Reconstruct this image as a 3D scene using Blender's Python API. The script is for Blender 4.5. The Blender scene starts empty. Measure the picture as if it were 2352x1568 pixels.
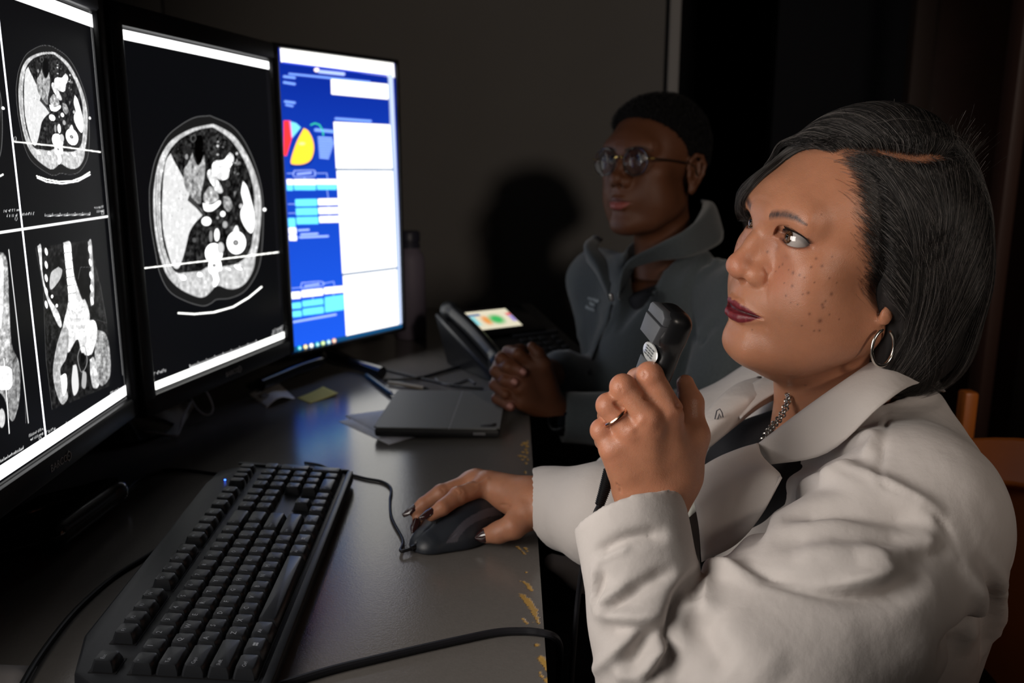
import bpy, bmesh, math, random
import numpy as np
from mathutils import Vector, Matrix, Quaternion, Euler

random.seed(7)
RNG = np.random.RandomState(11)
C = bpy.context.scene.collection
PI = math.pi

# ------------------------------------------------------------------ camera, world, lamps, exposure
CAMZ = 1.145                     # eye height of the photographer; the desk top is at 0.745
PITCH = math.radians(12)
FPX = 1940.0
cam_data = bpy.data.cameras.new('camera')
cam_data.sensor_width = 36.0
cam_data.lens = FPX / 2352 * 36.0
cam_data.clip_start = 0.02
cam_data.dof.use_dof = True
cam_data.dof.focus_distance = 0.73
cam_data.dof.aperture_fstop = 5.6
cam = bpy.data.objects.new('camera', cam_data)
cam.location = (0, 0, CAMZ)
cam.rotation_euler = (PI / 2 - PITCH, 0, 0)
C.objects.link(cam)
bpy.context.scene.camera = cam
world = bpy.data.worlds.new('world')
bpy.context.scene.world = world
world.use_nodes = True
world.node_tree.nodes['Background'].inputs[0].default_value = (0.55, 0.6, 0.75, 1)
world.node_tree.nodes['Background'].inputs[1].default_value = 0.002
vs = bpy.context.scene.view_settings
vs.view_transform = 'Standard'
vs.look = 'None'
vs.exposure = 0.0
vs.gamma = 1.0
vs.use_curve_mapping = False
cy = bpy.context.scene.cycles
cy.max_bounces = 5
cy.diffuse_bounces = 3
cy.glossy_bounces = 3
cy.transmission_bounces = 4
cy.adaptive_threshold = 0.035


def area_light(name, loc, target, size, power, color, size_y=None):
    d = bpy.data.lights.new(name, 'AREA')
    d.energy = power
    d.color = color
    d.size = size
    if size_y:
        d.shape = 'RECTANGLE'
        d.size_y = size_y
    o = bpy.data.objects.new(name, d)
    o.location = loc
    o.rotation_euler = (Vector(target) - Vector(loc)).to_track_quat('-Z', 'Y').to_euler()
    C.objects.link(o)
    return o


# spot by the door, inferred from the wall shadow, and a soft side light
sd = bpy.data.lights.new('ceiling_spot_by_door', 'SPOT')
sd.energy = 42.0
sd.color = (1.0, 0.86, 0.74)
sd.spot_size = math.radians(46)
sd.spot_blend = 0.7
sd.shadow_soft_size = 0.12
so = bpy.data.objects.new('ceiling_spot_by_door', sd)
so.location = (0.90, -0.95, 1.66)
so.rotation_euler = (Vector((0.30, 2.35, 1.10)) - Vector(so.location)).to_track_quat('-Z', 'Y').to_euler()
C.objects.link(so)
area_light('unseen_screen_light', (-0.47, 0.33, 1.16), (0.35, 0.62, 1.02), 0.40, 2.1, (1.0, 0.93, 0.86), 0.5).data.spread = math.radians(104)  # added soft light standing in for an unseen fourth screen

# ------------------------------------------------------------------ helpers
CP, SP = math.cos(PITCH), math.sin(PITCH)


def ray(px, py):
    a = (px - 1176) / FPX
    b = (py - 784) / FPX
    return np.array([a, CP - b * SP, -SP - b * CP])


def at(px, py, y):               # a point of the room at depth y seen along a sight line
    r = ray(px, py) * (y / ray(px, py)[1])
    return np.array([r[0], r[1], r[2] + CAMZ])


DESK = 0.745


def on_desk(px, py, h=0.0):
    r = ray(px, py)
    r = r * ((DESK + h - CAMZ) / r[2])
    return np.array([r[0], r[1], DESK + h])


def pix(P):                      # room points -> sight line coordinates (authoring of screens and wear)
    P = np.asarray(P, float)
    X, Y, Z = P[..., 0], P[..., 1], P[..., 2] - CAMZ
    zc = Y * CP - Z * SP
    yc = -(Y * SP + Z * CP)
    return np.stack([1176 + FPX * X / zc, 784 + FPX * yc / zc], -1)


_mats = {}


def mat(name, color=(0.5, 0.5, 0.5), rough=0.5, metal=0.0, spec=0.5, emit=None, emit_s=0.0, bump=None, attr=None,
        var=0.0, var_scale=20.0, trans=0.0, ior=1.45, coat=0.0, sheen=0.0, sss=0.0, sss_r=(0.008, 0.003, 0.0015), aniso=0.0,
        rough_var=0.0, alpha=1.0):
    if name in _mats:
        return _mats[name]
    m = bpy.data.materials.new(name)
    m.use_nodes = True
    nt = m.node_tree
    N, L = nt.nodes, nt.links
    b = N['Principled BSDF']
    b.inputs['Base Color'].default_value = (*color, 1)
    b.inputs['Roughness'].default_value = rough
    b.inputs['Metallic'].default_value = metal
    b.inputs['Specular IOR Level'].default_value = spec
    b.inputs['Transmission Weight'].default_value = trans
    b.inputs['IOR'].default_value = ior
    b.inputs['Coat Weight'].default_value = coat
    b.inputs['Sheen Weight'].default_value = sheen
    b.inputs['Alpha'].default_value = alpha
    if sss:
        b.inputs['Subsurface Weight'].default_value = sss
        b.inputs['Subsurface Radius'].default_value = sss_r
        b.inputs['Subsurface Scale'].default_value = 1.0
    tc = N.new('ShaderNodeTexCoord')
    col_out = None
    if attr:
        a = N.new('ShaderNodeAttribute')
        a.attribute_name = attr
        col_out = a.outputs['Color']
    if var:
        n = N.new('ShaderNodeTexNoise')
        n.inputs['Scale'].default_value = var_scale
        n.inputs['Detail'].default_value = 6
        L.new(tc.outputs['Object'], n.inputs['Vector'])
        mr = N.new('ShaderNodeMapRange')
        mr.inputs[3].default_value = 1 - var
        mr.inputs[4].default_value = 1 + var
        L.new(n.outputs[0], mr.inputs[0])
        mul = N.new('ShaderNodeVectorMath')
        mul.operation = 'SCALE'
        if col_out is not None:
            L.new(col_out, mul.inputs[0])
        else:
            mul.inputs[0].default_value = color
        L.new(mr.outputs[0], mul.inputs['Scale'])
        col_out = mul.outputs[0]
    if col_out is not None:
        L.new(col_out, b.inputs['Base Color'])
    if emit is not None:
        b.inputs['Emission Color'].default_value = (*emit, 1)
        b.inputs['Emission Strength'].default_value = emit_s
    if bump:
        last = None
        for sc, st, kind in bump:
            if kind == 'weave':
                n = N.new('ShaderNodeTexWave')
                n.inputs['Scale'].default_value = sc
                n.inputs['Distortion'].default_value = 1.0
                o = n.outputs['Fac']
            elif kind == 'cells':
                n = N.new('ShaderNodeTexVoronoi')
                n.inputs['Scale'].default_value = sc
                o = n.outputs['Distance']
            else:
                n = N.new('ShaderNodeTexNoise')
                n.inputs['Scale'].default_value = sc
                n.inputs['Detail'].default_value = 4
                o = n.outputs[0]
            L.new(tc.outputs['Object'], n.inputs['Vector'])
            bp = N.new('ShaderNodeBump')
            bp.inputs['Strength'].default_value = 1.0
            bp.inputs['Distance'].default_value = st
            L.new(o, bp.inputs['Height'])
            if last is not None:
                L.new(last, bp.inputs['Normal'])
            last = bp.outputs[0]
        L.new(last, b.inputs['Normal'])
    _mats[name] = m
    return m


def screen_mat(name, strength, gloss=0.25):
    m = bpy.data.materials.new(name)
    m.use_nodes = True
    nt = m.node_tree
    b = nt.nodes['Principled BSDF']
    b.inputs['Base Color'].default_value = (0.012, 0.012, 0.014, 1)
    b.inputs['Roughness'].default_value = gloss
    a = nt.nodes.new('ShaderNodeAttribute')
    a.attribute_name = 'col'
    nt.links.new(a.outputs['Color'], b.inputs['Emission Color'])
    b.inputs['Emission Strength'].default_value = strength
    _mats[name] = m
    return m


def mesh_np(name, V, F, smooth=True):
    """V (n,3) array, F (m,4) or (m,3) int array -> mesh"""
    V = np.asarray(V, np.float32)
    F = np.asarray(F, np.int32)
    me = bpy.data.meshes.new(name)
    me.vertices.add(len(V))
    me.vertices.foreach_set('co', V.ravel())
    k = F.shape[1]
    me.loops.add(F.size)
    me.loops.foreach_set('vertex_index', F.ravel())
    me.polygons.add(len(F))
    me.polygons.foreach_set('loop_start', np.arange(0, F.size, k, dtype=np.int32))
    me.polygons.foreach_set('use_smooth', np.full(len(F), smooth))
    me.update(calc_edges=True)
    return me


def set_col(me, colors, name='col'):
    a = me.color_attributes.new(name, 'FLOAT_COLOR', 'POINT')
    c4 = np.ones((len(me.vertices), 4), np.float32)
    c4[:, :3] = colors
    a.data.foreach_set('color', c4.ravel())


def link(name, me, m=None, parent=None, label=None, cat=None, group=None, kind=None, loc=None):
    o = bpy.data.objects.new(name, me)
    C.objects.link(o)
    if m is not None and me is not None and not me.materials:
        me.materials.append(m)
    if parent is not None:
        o.parent = parent
        o.matrix_parent_inverse = parent.matrix_world.inverted() if loc is None and False else Matrix()
    if loc is not None:
        o.location = loc
    if label:
        o['label'] = label
    if cat:
        o['category'] = cat
    if group:
        o['group'] = group
    if kind:
        o['kind'] = kind
    return o


def thing(name, label, cat, loc=(0, 0, 0), rot=(0, 0, 0), group=None):
    o = link(name, None, None, None, label, cat, group)
    o.location = loc
    o.rotation_euler = rot
    return o


class MB:
    """collects shapes in local coordinates and links them as one mesh object"""

    def __init__(s):
        s.bm = bmesh.new()

    def box(s, c, d, bev=0.0, rot=None, seg=2):
        r = bmesh.ops.create_cube(s.bm, size=1.0)
        vs_ = r['verts']
        M = Matrix.Translation(Vector(c)) @ (rot.to_matrix().to_4x4() if rot is not None else Matrix()) @ Matrix.Diagonal((*d, 1))
        if bev:
            bmesh.ops.scale(s.bm, verts=vs_, vec=d)
            es = list({e for v in vs_ for e in v.link_edges})
            b = bmesh.ops.bevel(s.bm, geom=es, offset=min(bev, min(d) * 0.49), segments=seg, affect='EDGES', profile=0.5)
            vs_ = list({v for f in b['faces'] for v in f.verts} | {v for v in vs_ if v.is_valid})
            M = Matrix.Translation(Vector(c)) @ (rot.to_matrix().to_4x4() if rot is not None else Matrix())
        bmesh.ops.transform(s.bm, matrix=M, verts=vs_)
        return s

    def tube(s, pts, rad, n=10, cap=True, closed=False):
        pts = [Vector(p) for p in pts]
        m = len(pts)
        rads = rad if hasattr(rad, '__len__') else [rad] * m
        rings = []
        prev = None
        for i, p in enumerate(pts):
            if closed:
                t = (pts[(i + 1) % m] - pts[i - 1]).normalized()
            else:
                t = (pts[min(i + 1, m - 1)] - pts[max(i - 1, 0)]).normalized()
            if prev is None:
                up = Vector((0, 0, 1)) if abs(t.z) < 0.9 else Vector((1, 0, 0))
                u = t.cross(up).normalized()
            else:
                u = (prev - t * prev.dot(t)).normalized()
            prev = u
            w = t.cross(u)
            rings.append([s.bm.verts.new(p + (u * math.cos(a) + w * math.sin(a)) * rads[i])
                          for a in [2 * PI * k / n for k in range(n)]])
        rng = range(m) if closed else range(m - 1)
        for i in rng:
            a, b = rings[i], rings[(i + 1) % m]
            for k in range(n):
                s.bm.faces.new((a[k], a[(k + 1) % n], b[(k + 1) % n], b[k]))
        if cap and not closed:
            s.bm.faces.new(list(reversed(rings[0])))
            s.bm.faces.new(rings[-1])
        return s

    def lathe(s, prof, n=32, M=None):
        rings = []
        start = len(s.bm.verts)
        for r, z in prof:
            if r < 1e-6:
                rings.append([s.bm.verts.new((0, 0, z))])
            else:
                rings.append([s.bm.verts.new((r * math.cos(2 * PI * k / n), r * math.sin(2 * PI * k / n), z)) for k in range(n)])
        for a, b in zip(rings, rings[1:]):
            for k in range(n):
                A = a if len(a) == 1 else [a[k], a[(k + 1) % n]]
                B = b if len(b) == 1 else [b[(k + 1) % n], b[k]]
                q = list(A) + list(B)
                if len(q) >= 3:
                    s.bm.faces.new(q)
        if M is not None:
            bmesh.ops.transform(s.bm, matrix=M, verts=[v for r in rings for v in r])
        return s

    def prism(s, poly, z0, z1, M=None, bev=0.0):
        a = [s.bm.verts.new((x, y, z0)) for x, y in poly]
        b = [s.bm.verts.new((x, y, z1)) for x, y in poly]
        n = len(poly)
        f0 = s.bm.faces.new(list(reversed(a)))
        f1 = s.bm.faces.new(b)
        for k in range(n):
            s.bm.faces.new((a[k], a[(k + 1) % n], b[(k + 1) % n], b[k]))
        if bev:
            es = list(f1.edges) + list(f0.edges)
            r = bmesh.ops.bevel(s.bm, geom=es, offset=bev, segments=2, affect='EDGES', profile=0.5)
            vs_ = list({v for f in r['faces'] for v in f.verts} | {v for v in a + b if v.is_valid})
        else:
            vs_ = a + b
        if M is not None:
            bmesh.ops.transform(s.bm, matrix=M, verts=vs_)
        return s

    def build(s, name, m, parent=None, smooth=True, flat_angle=35, **kw):
        bmesh.ops.recalc_face_normals(s.bm, faces=s.bm.faces)
        me = bpy.data.meshes.new(name)
        s.bm.to_mesh(me)
        s.bm.free()
        if smooth:
            me.polygons.foreach_set('use_smooth', np.ones(len(me.polygons), bool))
            try:
                me.set_sharp_from_angle(angle=math.radians(flat_angle))
            except Exception:
                pass
        return link(name, me, m, parent, **kw)


def catmull(pts, n=8):
    P = np.array(pts, float)
    P = np.vstack([2 * P[0] - P[1], P, 2 * P[-1] - P[-2]])
    out = []
    for i in range(1, len(P) - 2):
        for t in np.linspace(0, 1, n, endpoint=False):
            a, b, c, d = P[i - 1], P[i], P[i + 1], P[i + 2]
            out.append(0.5 * ((2 * b) + (-a + c) * t + (2 * a - 5 * b + 4 * c - d) * t * t + (-a + 3 * b - 3 * c + d) * t ** 3))
    out.append(P[-2])
    return np.array(out)


def text_mesh(name, s, size, m, parent=None, extrude=0.0004, M=None, align='CENTER', **kw):
    cu = bpy.data.curves.new(name, 'FONT')
    cu.body = s
    cu.size = size
    cu.extrude = extrude
    cu.align_x = align
    cu.resolution_u = 3
    o = bpy.data.objects.new(name + '_tmp', cu)
    C.objects.link(o)
    dg = bpy.context.evaluated_depsgraph_get()
    me = bpy.data.meshes.new_from_object(o.evaluated_get(dg))
    bpy.data.objects.remove(o)
    if M is not None:
        me.transform(M)
    me.materials.clear()
    return link(name, me, m, parent, **kw)


# ------------------------------------------------------------------ distance-field sculpting
class Sculpt:
    def __init__(s, xs, ys, zs):
        s.ax = [np.asarray(a, np.float32) for a in (xs, ys, zs)]
        s.D = np.full([len(a) for a in s.ax], 1.0, np.float32)

    def reg(s, lo, hi):
        sl, co = [], []
        for i in range(3):
            a = s.ax[i]
            i0 = max(0, int(np.searchsorted(a, lo[i])) - 1)
            i1 = min(len(a), int(np.searchsorted(a, hi[i])) + 1)
            if i1 - i0 < 1:
                return None
            sl.append(slice(i0, i1))
            sh = [1, 1, 1]
            sh[i] = i1 - i0
            co.append(a[i0:i1].reshape(sh))
        return tuple(sl), co

    def op(s, lo, hi, fn, k, mode, margin):
        lo = np.asarray(lo, float) - margin
        hi = np.asarray(hi, float) + margin
        r = s.reg(lo, hi)
        if r is None:
            return s
        sl, (X, Y, Z) = r
        b = fn(X, Y, Z)
        a = s.D[sl]
        if mode == 'u':
            if k > 0:
                h = np.maximum(k - np.abs(a - b), 0) / k
                s.D[sl] = np.minimum(a, b) - h * h * (k * 0.25)
            else:
                s.D[sl] = np.minimum(a, b)
        elif mode == 's':
            b = -b
            if k > 0:
                h = np.maximum(k - np.abs(a - b), 0) / k
                s.D[sl] = np.maximum(a, b) + h * h * (k * 0.25)
            else:
                s.D[sl] = np.maximum(a, b)
        elif mode == 'add':
            s.D[sl] = a + b
        return s

    def cone(s, a, b, ra, rb=None, k=0.0, mode='u', margin=None, flat=None):
        """tapered capsule; flat=(dir, factor) squashes it along dir"""
        rb = ra if rb is None else rb
        a = np.asarray(a, float)
        b = np.asarray(b, float)
        lo = np.minimum(a - ra, b - rb)
        hi = np.maximum(a + ra, b + rb)
        ba = b - a
        L2 = float(ba @ ba) + 1e-12
        if flat is not None:
            fd = np.asarray(flat[0], float)
            fd = fd / np.linalg.norm(fd)
            fd = fd - ba * (fd @ ba) / L2
            fd = fd / (np.linalg.norm(fd) + 1e-9)
            ff = flat[1]
            ext = np.abs(fd) * max(ra, rb) * max(0, 1 / ff - 1) if ff < 1 else 0
            lo = lo - ext
            hi = hi + ext

        def fn(X, Y, Z):
            px, py, pz = X - a[0], Y - a[1], Z - a[2]
            if flat is not None:
                t = px * fd[0] + py * fd[1] + pz * fd[2]
                g = (ff - 1) * t
                px = px + g * fd[0]
                py = py + g * fd[1]
                pz = pz + g * fd[2]
            h = np.clip((px * ba[0] + py * ba[1] + pz * ba[2]) / L2, 0, 1)
            d = np.sqrt((px - ba[0] * h) ** 2 + (py - ba[1] * h) ** 2 + (pz - ba[2] * h) ** 2) - (ra + (rb - ra) * h)
            if flat is not None and ff > 1:
                d = d / (1 + (ff - 1) * 0.5)
            return d.astype(np.float32)
        return s.op(lo, hi, fn, k, mode, (k + 0.012) if margin is None else margin)

    def ell(s, c, r, k=0.0, mode='u', R=None, margin=None):
        c = np.asarray(c, float)
        r = np.asarray(r, float)
        R_ = None if R is None else np.array(R, float)
        if R_ is None:
            e = r
        else:
            e = np.abs(R_) @ r

        def fn(X, Y, Z):
            px, py, pz = X - c[0], Y - c[1], Z - c[2]
            if R_ is not None:
                px, py, pz = (px * R_[0, 0] + py * R_[1, 0] + pz * R_[2, 0],
                              px * R_[0, 1] + py * R_[1, 1] + pz * R_[2, 1],
                              px * R_[0, 2] + py * R_[1, 2] + pz * R_[2, 2])
            k0 = np.sqrt((px / r[0]) ** 2 + (py / r[1]) ** 2 + (pz / r[2]) ** 2)
            k1 = np.sqrt((px / r[0] ** 2) ** 2 + (py / r[1] ** 2) ** 2 + (pz / r[2] ** 2) ** 2) + 1e-9
            return (k0 * (k0 - 1) / k1).astype(np.float32)
        return s.op(c - e, c + e, fn, k, mode, (k + 0.012) if margin is None else margin)

    def chain(s, pts, rads, k=0.0, mode='u', k0=None, flat=None):
        for i in range(len(pts) - 1):
            s.cone(pts[i], pts[i + 1], rads[i], rads[i + 1], (k0 if (i == 0 and k0 is not None) else k), mode, flat=flat)
        return s

    def nets(s):
        D = s.D
        sg = D < 0
        c = [sg[i:sg.shape[0] - 1 + i, j:sg.shape[1] - 1 + j, l:sg.shape[2] - 1 + l] for i in (0, 1) for j in (0, 1) for l in (0, 1)]
        allc = c[0].copy()
        anyc = c[0].copy()
        for q in c[1:]:
            allc &= q
            anyc |= q
        act = anyc & ~allc
        I, J, K = np.nonzero(act)
        n = len(I)
        idx = np.full(act.shape, -1, np.int32)
        idx[I, J, K] = np.arange(n)
        corner = np.array([(i, j, l) for i in (0, 1) for j in (0, 1) for l in (0, 1)])
        val = np.stack([D[I + q[0], J + q[1], K + q[2]] for q in corner], 1)
        acc = np.zeros((n, 3))
        cnt = np.zeros(n)
        for e0 in range(8):
            for ax in range(3):
                if corner[e0][ax] == 0:
                    q = corner[e0].copy()
                    q[ax] = 1
                    e1 = int(q[0] * 4 + q[1] * 2 + q[2])
                    a, b = val[:, e0], val[:, e1]
                    m = (a < 0) != (b < 0)
                    t = np.where(m, a / np.where(a == b, 1, a - b), 0)
                    P = np.repeat(corner[e0][None].astype(float), n, 0)
                    P[:, ax] += t
                    acc += P * m[:, None]
                    cnt += m
        P = acc / cnt[:, None]
        V = np.empty((n, 3))
        for ax, ii in enumerate((I, J, K)):
            A = s.ax[ax]
            V[:, ax] = A[ii] + P[:, ax] * (A[ii + 1] - A[ii])
        F = []
        for ax in range(3):
            a0 = [slice(None)] * 3
            a1 = [slice(None)] * 3
            a0[ax] = slice(0, -1)
            a1[ax] = slice(1, None)
            ch = sg[tuple(a0)] != sg[tuple(a1)]
            o1, o2 = [q for q in range(3) if q != ax]
            e = np.array(np.nonzero(ch))
            ok = (e[o1] > 0) & (e[o2] > 0) & (e[o1] < D.shape[o1] - 1) & (e[o2] < D.shape[o2] - 1)
            e = e[:, ok]
            if e.shape[1] == 0:
                continue

            def cell(d1, d2):
                q = [e[0].copy(), e[1].copy(), e[2].copy()]
                q[o1] -= d1
                q[o2] -= d2
                return idx[q[0], q[1], q[2]]
            quad = np.stack([cell(1, 1), cell(0, 1), cell(0, 0), cell(1, 0)], 1)
            inside = sg[e[0], e[1], e[2]]
            flip = inside if ax != 1 else ~inside
            quad[~flip] = quad[~flip][:, ::-1]
            F.append(quad)
        F = np.vstack(F)
        F = F[(F >= 0).all(1)]
        return V, F


def relax(V, F, it=1, lam=0.5, keep=None):
    for _ in range(it):
        ia = np.concatenate([F[:, [0, 1, 2, 3]].ravel(), F[:, [1, 2, 3, 0]].ravel()])
        ib = np.concatenate([F[:, [1, 2, 3, 0]].ravel(), F[:, [0, 1, 2, 3]].ravel()])
        cnt = np.bincount(ia, minlength=len(V))
        acc = np.stack([np.bincount(ia, V[ib, q], minlength=len(V)) for q in range(3)], 1)
        L = acc / np.maximum(cnt, 1)[:, None] - V
        if keep is not None:
            L = L * keep[:, None]
        V = V + lam * L
    return V


def vnormals(V, F):
    n = np.cross(V[F[:, 2]] - V[F[:, 0]], V[F[:, 3]] - V[F[:, 1]])
    ia = F.ravel()
    nn = np.repeat(n, 4, 0)
    acc = np.stack([np.bincount(ia, nn[:, q], minlength=len(V)) for q in range(3)], 1)
    return acc / (np.linalg.norm(acc, axis=1)[:, None] + 1e-12)


def seg_dist(P, A, B):
    BA = B - A
    t = np.clip(((P - A) @ BA) / (BA @ BA + 1e-12), 0, 1)
    return np.linalg.norm(P - A - t[:, None] * BA, axis=1), t


def stroke(V, N, pts, width, height, taper=True, side=None):
    """push a crease (height<0) or a fold (height>0) along a polyline into the surface"""
    pts = np.asarray(pts, float)
    lo = pts.min(0) - width * 3
    hi = pts.max(0) + width * 3
    m = np.nonzero(((V > lo) & (V < hi)).all(1))[0]
    if len(m) == 0:
        return
    P = V[m]
    best = np.full(len(m), 9.0)
    bt = np.zeros(len(m))
    seg = np.linalg.norm(np.diff(pts, axis=0), axis=1)
    cum = np.concatenate([[0], np.cumsum(seg)])
    for i in range(len(pts) - 1):
        d, t = seg_dist(P, pts[i], pts[i + 1])
        q = d < best
        best[q] = d[q]
        bt[q] = (cum[i] + t[q] * seg[i]) / cum[-1]
    w = np.exp(-(best / width) ** 2)
    if taper:
        w *= np.clip(np.sin(np.clip(bt, 0, 1) * PI) * 1.6 + 0.05, 0, 1)
    V[m] += N[m] * (w * height)[:, None]


def vnoise(P, scale, seed=0):
    """cheap smooth value noise for numpy points"""
    Q = P * scale
    I = np.floor(Q).astype(np.int64)
    Fr = Q - I
    Fr = Fr * Fr * (3 - 2 * Fr)

    def h(a, b, c):
        v = (a * 374761393 + b * 668265263 + c * 2147483647 + seed * 974711) & 0xFFFFFFFF
        v = ((v ^ (v >> 13)) * 1274126177) & 0xFFFFFFFF
        return ((v ^ (v >> 16)) & 0xFFFF) / 65535.0
    out = 0
    for i in (0, 1):
        for j in (0, 1):
            for k in (0, 1):
                w = (Fr[:, 0] if i else 1 - Fr[:, 0]) * (Fr[:, 1] if j else 1 - Fr[:, 1]) * (Fr[:, 2] if k else 1 - Fr[:, 2])
                out = out + w * h(I[:, 0] + i, I[:, 1] + j, I[:, 2] + k)
    return out * 2 - 1
# ------------------------------------------------------------------ the room
WALL_Y = 2.35
m_wall = mat('wall_paint', (0.18, 0.171, 0.16), 0.85, var=0.05, var_scale=6, bump=[(180, 0.0006, 'noise')])
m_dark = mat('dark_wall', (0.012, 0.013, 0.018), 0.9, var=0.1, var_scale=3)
m_trim = mat('grey_trim', (0.34, 0.33, 0.32), 0.6)
m_carpet = mat('carpet', (0.05, 0.05, 0.055), 0.95, var=0.3, var_scale=120, bump=[(400, 0.003, 'noise')])
m_ceil = mat('ceiling_tile', (0.35, 0.35, 0.34), 0.95, var=0.1, var_scale=60, bump=[(200, 0.001, 'noise')])
m_doorwood = mat('door_wood', (0.055, 0.022, 0.014), 0.5, var=0.35, var_scale=9)
m_doorframe = mat('door_frame_paint', (0.085, 0.055, 0.045), 0.6)


def sbox(name, lo, hi, m, bev=0.0, parent=None, **kw):
    lo, hi = Vector(lo), Vector(hi)
    b = MB()
    b.box((lo + hi) / 2, hi - lo, bev)
    if parent is None:
        kw.setdefault('kind', 'structure')
    return b.build(name, m, parent, **kw)


sbox('floor', (-1.6, -1.6, -0.05), (3.2, 4.6, 0.0), m_carpet)
sbox('ceiling', (-1.6, -1.6, 2.6), (3.2, 4.6, 2.65), m_ceil)
sbox('wall_left', (-1.7, -1.6, 0.0), (-1.6, 4.6, 2.6), m_wall)
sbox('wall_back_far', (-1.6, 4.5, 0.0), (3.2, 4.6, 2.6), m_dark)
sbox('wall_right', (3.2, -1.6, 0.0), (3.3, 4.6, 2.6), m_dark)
sbox('wall_front', (-1.6, -1.7, 0.0), (3.2, -1.6, 2.6), m_wall)
xr = at(1527, 100, WALL_Y)[0]
xs_ = at(372, 10, WALL_Y)[0]
# grey partition behind the desk: two panels with a recessed seam, a dark gap and an edge strip
sbox('wall_back', (xs_ + 0.004, WALL_Y, 0.0), (xr, WALL_Y + 0.08, 2.6), m_wall, 0.002)
sbox('wall_back_panel', (-1.6, WALL_Y, 0.0), (xs_ - 0.004, WALL_Y + 0.08, 2.6), m_wall, 0.002)
sbox('trim_1', (xs_ - 0.004, WALL_Y + 0.012, 0.0), (xs_ + 0.004, WALL_Y + 0.07, 2.6), m_dark)
sbox('trim_2', (xr, WALL_Y + 0.02, 0.0), (xr + 0.010, WALL_Y + 0.075, 2.6), m_dark)
sbox('trim_3', (xr + 0.010, WALL_Y - 0.004, 0.0), (xr + 0.040, WALL_Y + 0.08, 2.6), m_trim, 0.003)
sbox('baseboard_back', (-1.6, WALL_Y - 0.012, 0.0), (xr + 0.04, WALL_Y, 0.1), m_dark, 0.002)

# the dark wooden door in the unlit part of the room
DY = 3.0
xa, xb = at(2122, 150, DY)[0], at(2330, 150, DY)[0]
dr = thing('door_1', '', '', (0, 0, 0))
for k_ in ('label', 'category'):
    if k_ in dr:
        del dr[k_]
dr['kind'] = 'structure'
sbox('door_leaf', (xa + 0.02, DY + 0.02, 0.01), (xb + 0.15, DY + 0.06, 2.14), m_doorwood, 0.003, dr)
sbox('door_frame', (xa - 0.05, DY - 0.02, 0.0), (xa + 0.02, DY + 0.08, 2.2), m_doorframe, 0.004, dr)
sbox('door_frame', (xb + 0.15, DY - 0.02, 0.0), (xb + 0.22, DY + 0.08, 2.2), m_doorframe, 0.004, dr)
sbox('door_frame', (xa - 0.05, DY - 0.02, 2.14), (xb + 0.22, DY + 0.08, 2.21), m_doorframe, 0.004, dr)
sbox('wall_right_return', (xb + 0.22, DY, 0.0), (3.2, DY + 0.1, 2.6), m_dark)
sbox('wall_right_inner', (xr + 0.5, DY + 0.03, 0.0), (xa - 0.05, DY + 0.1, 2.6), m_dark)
# nearer wooden post beside the door
pk = at(2330, 100, 2.05)
sbox('trim_4', (pk[0] - 0.012, 2.0, 0.0), (pk[0] + 0.02, 2.06, 2.6), mat('post_wood', (0.06, 0.028, 0.02), 0.5), 0.004)

# ------------------------------------------------------------------ desk with the chipped laminate edge
EX = 0.028
DTH = 0.03


def chip_shapes():
    """worn places of the laminate, outlines in sight-line coordinates on the desk top"""
    s = 2.76
    o = (800, 1000)
    P = []
    P += [[(1078, 998), (1120, 1010), (1160, 1045), (1197, 1095), (1214, 1190), (1203, 1195), (1180, 1150), (1140, 1085), (1100, 1040)]]
    P += [[(1088, 920), (1112, 922), (1150, 940), (1168, 985), (1155, 985), (1125, 950)]]
    P += [[(1100, 1156), (1120, 1162), (1140, 1188), (1128, 1193)]]
    P += [[(1172, 1322), (1190, 1312), (1210, 1322), (1205, 1338), (1180, 1338)]]
    P += [[(1198, 1412), (1216, 1395), (1245, 1400), (1262, 1440), (1285, 1505), (1262, 1495), (1238, 1462), (1214, 1440)]]
    P += [[(1060, 702), (1078, 700), (1130, 752), (1118, 756)], [(1110, 705), (1130, 712), (1138, 735), (1130, 735)]]
    P += [[(1235, 1540), (1262, 1530), (1300, 1600), (1290, 1640)], [(1200, 1500), (1215, 1490), (1240, 1530), (1225, 1530)]]
    for x, y, w, h in [(1120, 48, 22, 7), (1132, 66, 12, 9), (1100, 60, 9, 6), (1125, 88, 14, 6), (1108, 104, 10, 6), (1132, 108, 9, 9),
                       (1092, 128, 16, 6), (1118, 134, 14, 7), (1136, 150, 7, 10), (1104, 152, 12, 5), (1128, 176, 10, 6), (1122, 232, 6, 9),
                       (1135, 35, 8, 6), (1165, 1350, 5, 4), (1190, 1340, 5, 3), (1170, 1182, 4, 3), (1225, 1515, 6, 4), (1090, 800, 5, 3),
                       (1128, 862, 4, 6), (1135, 1295, 4, 3)]:
        P += [[(x - w, y - h * .4), (x - w * .2, y - h), (x + w, y - h * .3), (x + w * .7, y + h * .8), (x - w * .4, y + h)]]
    return [np.array([on_desk(a / s + o[0], b / s + o[1])[:2] for a, b in p]) for p in P]


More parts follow.
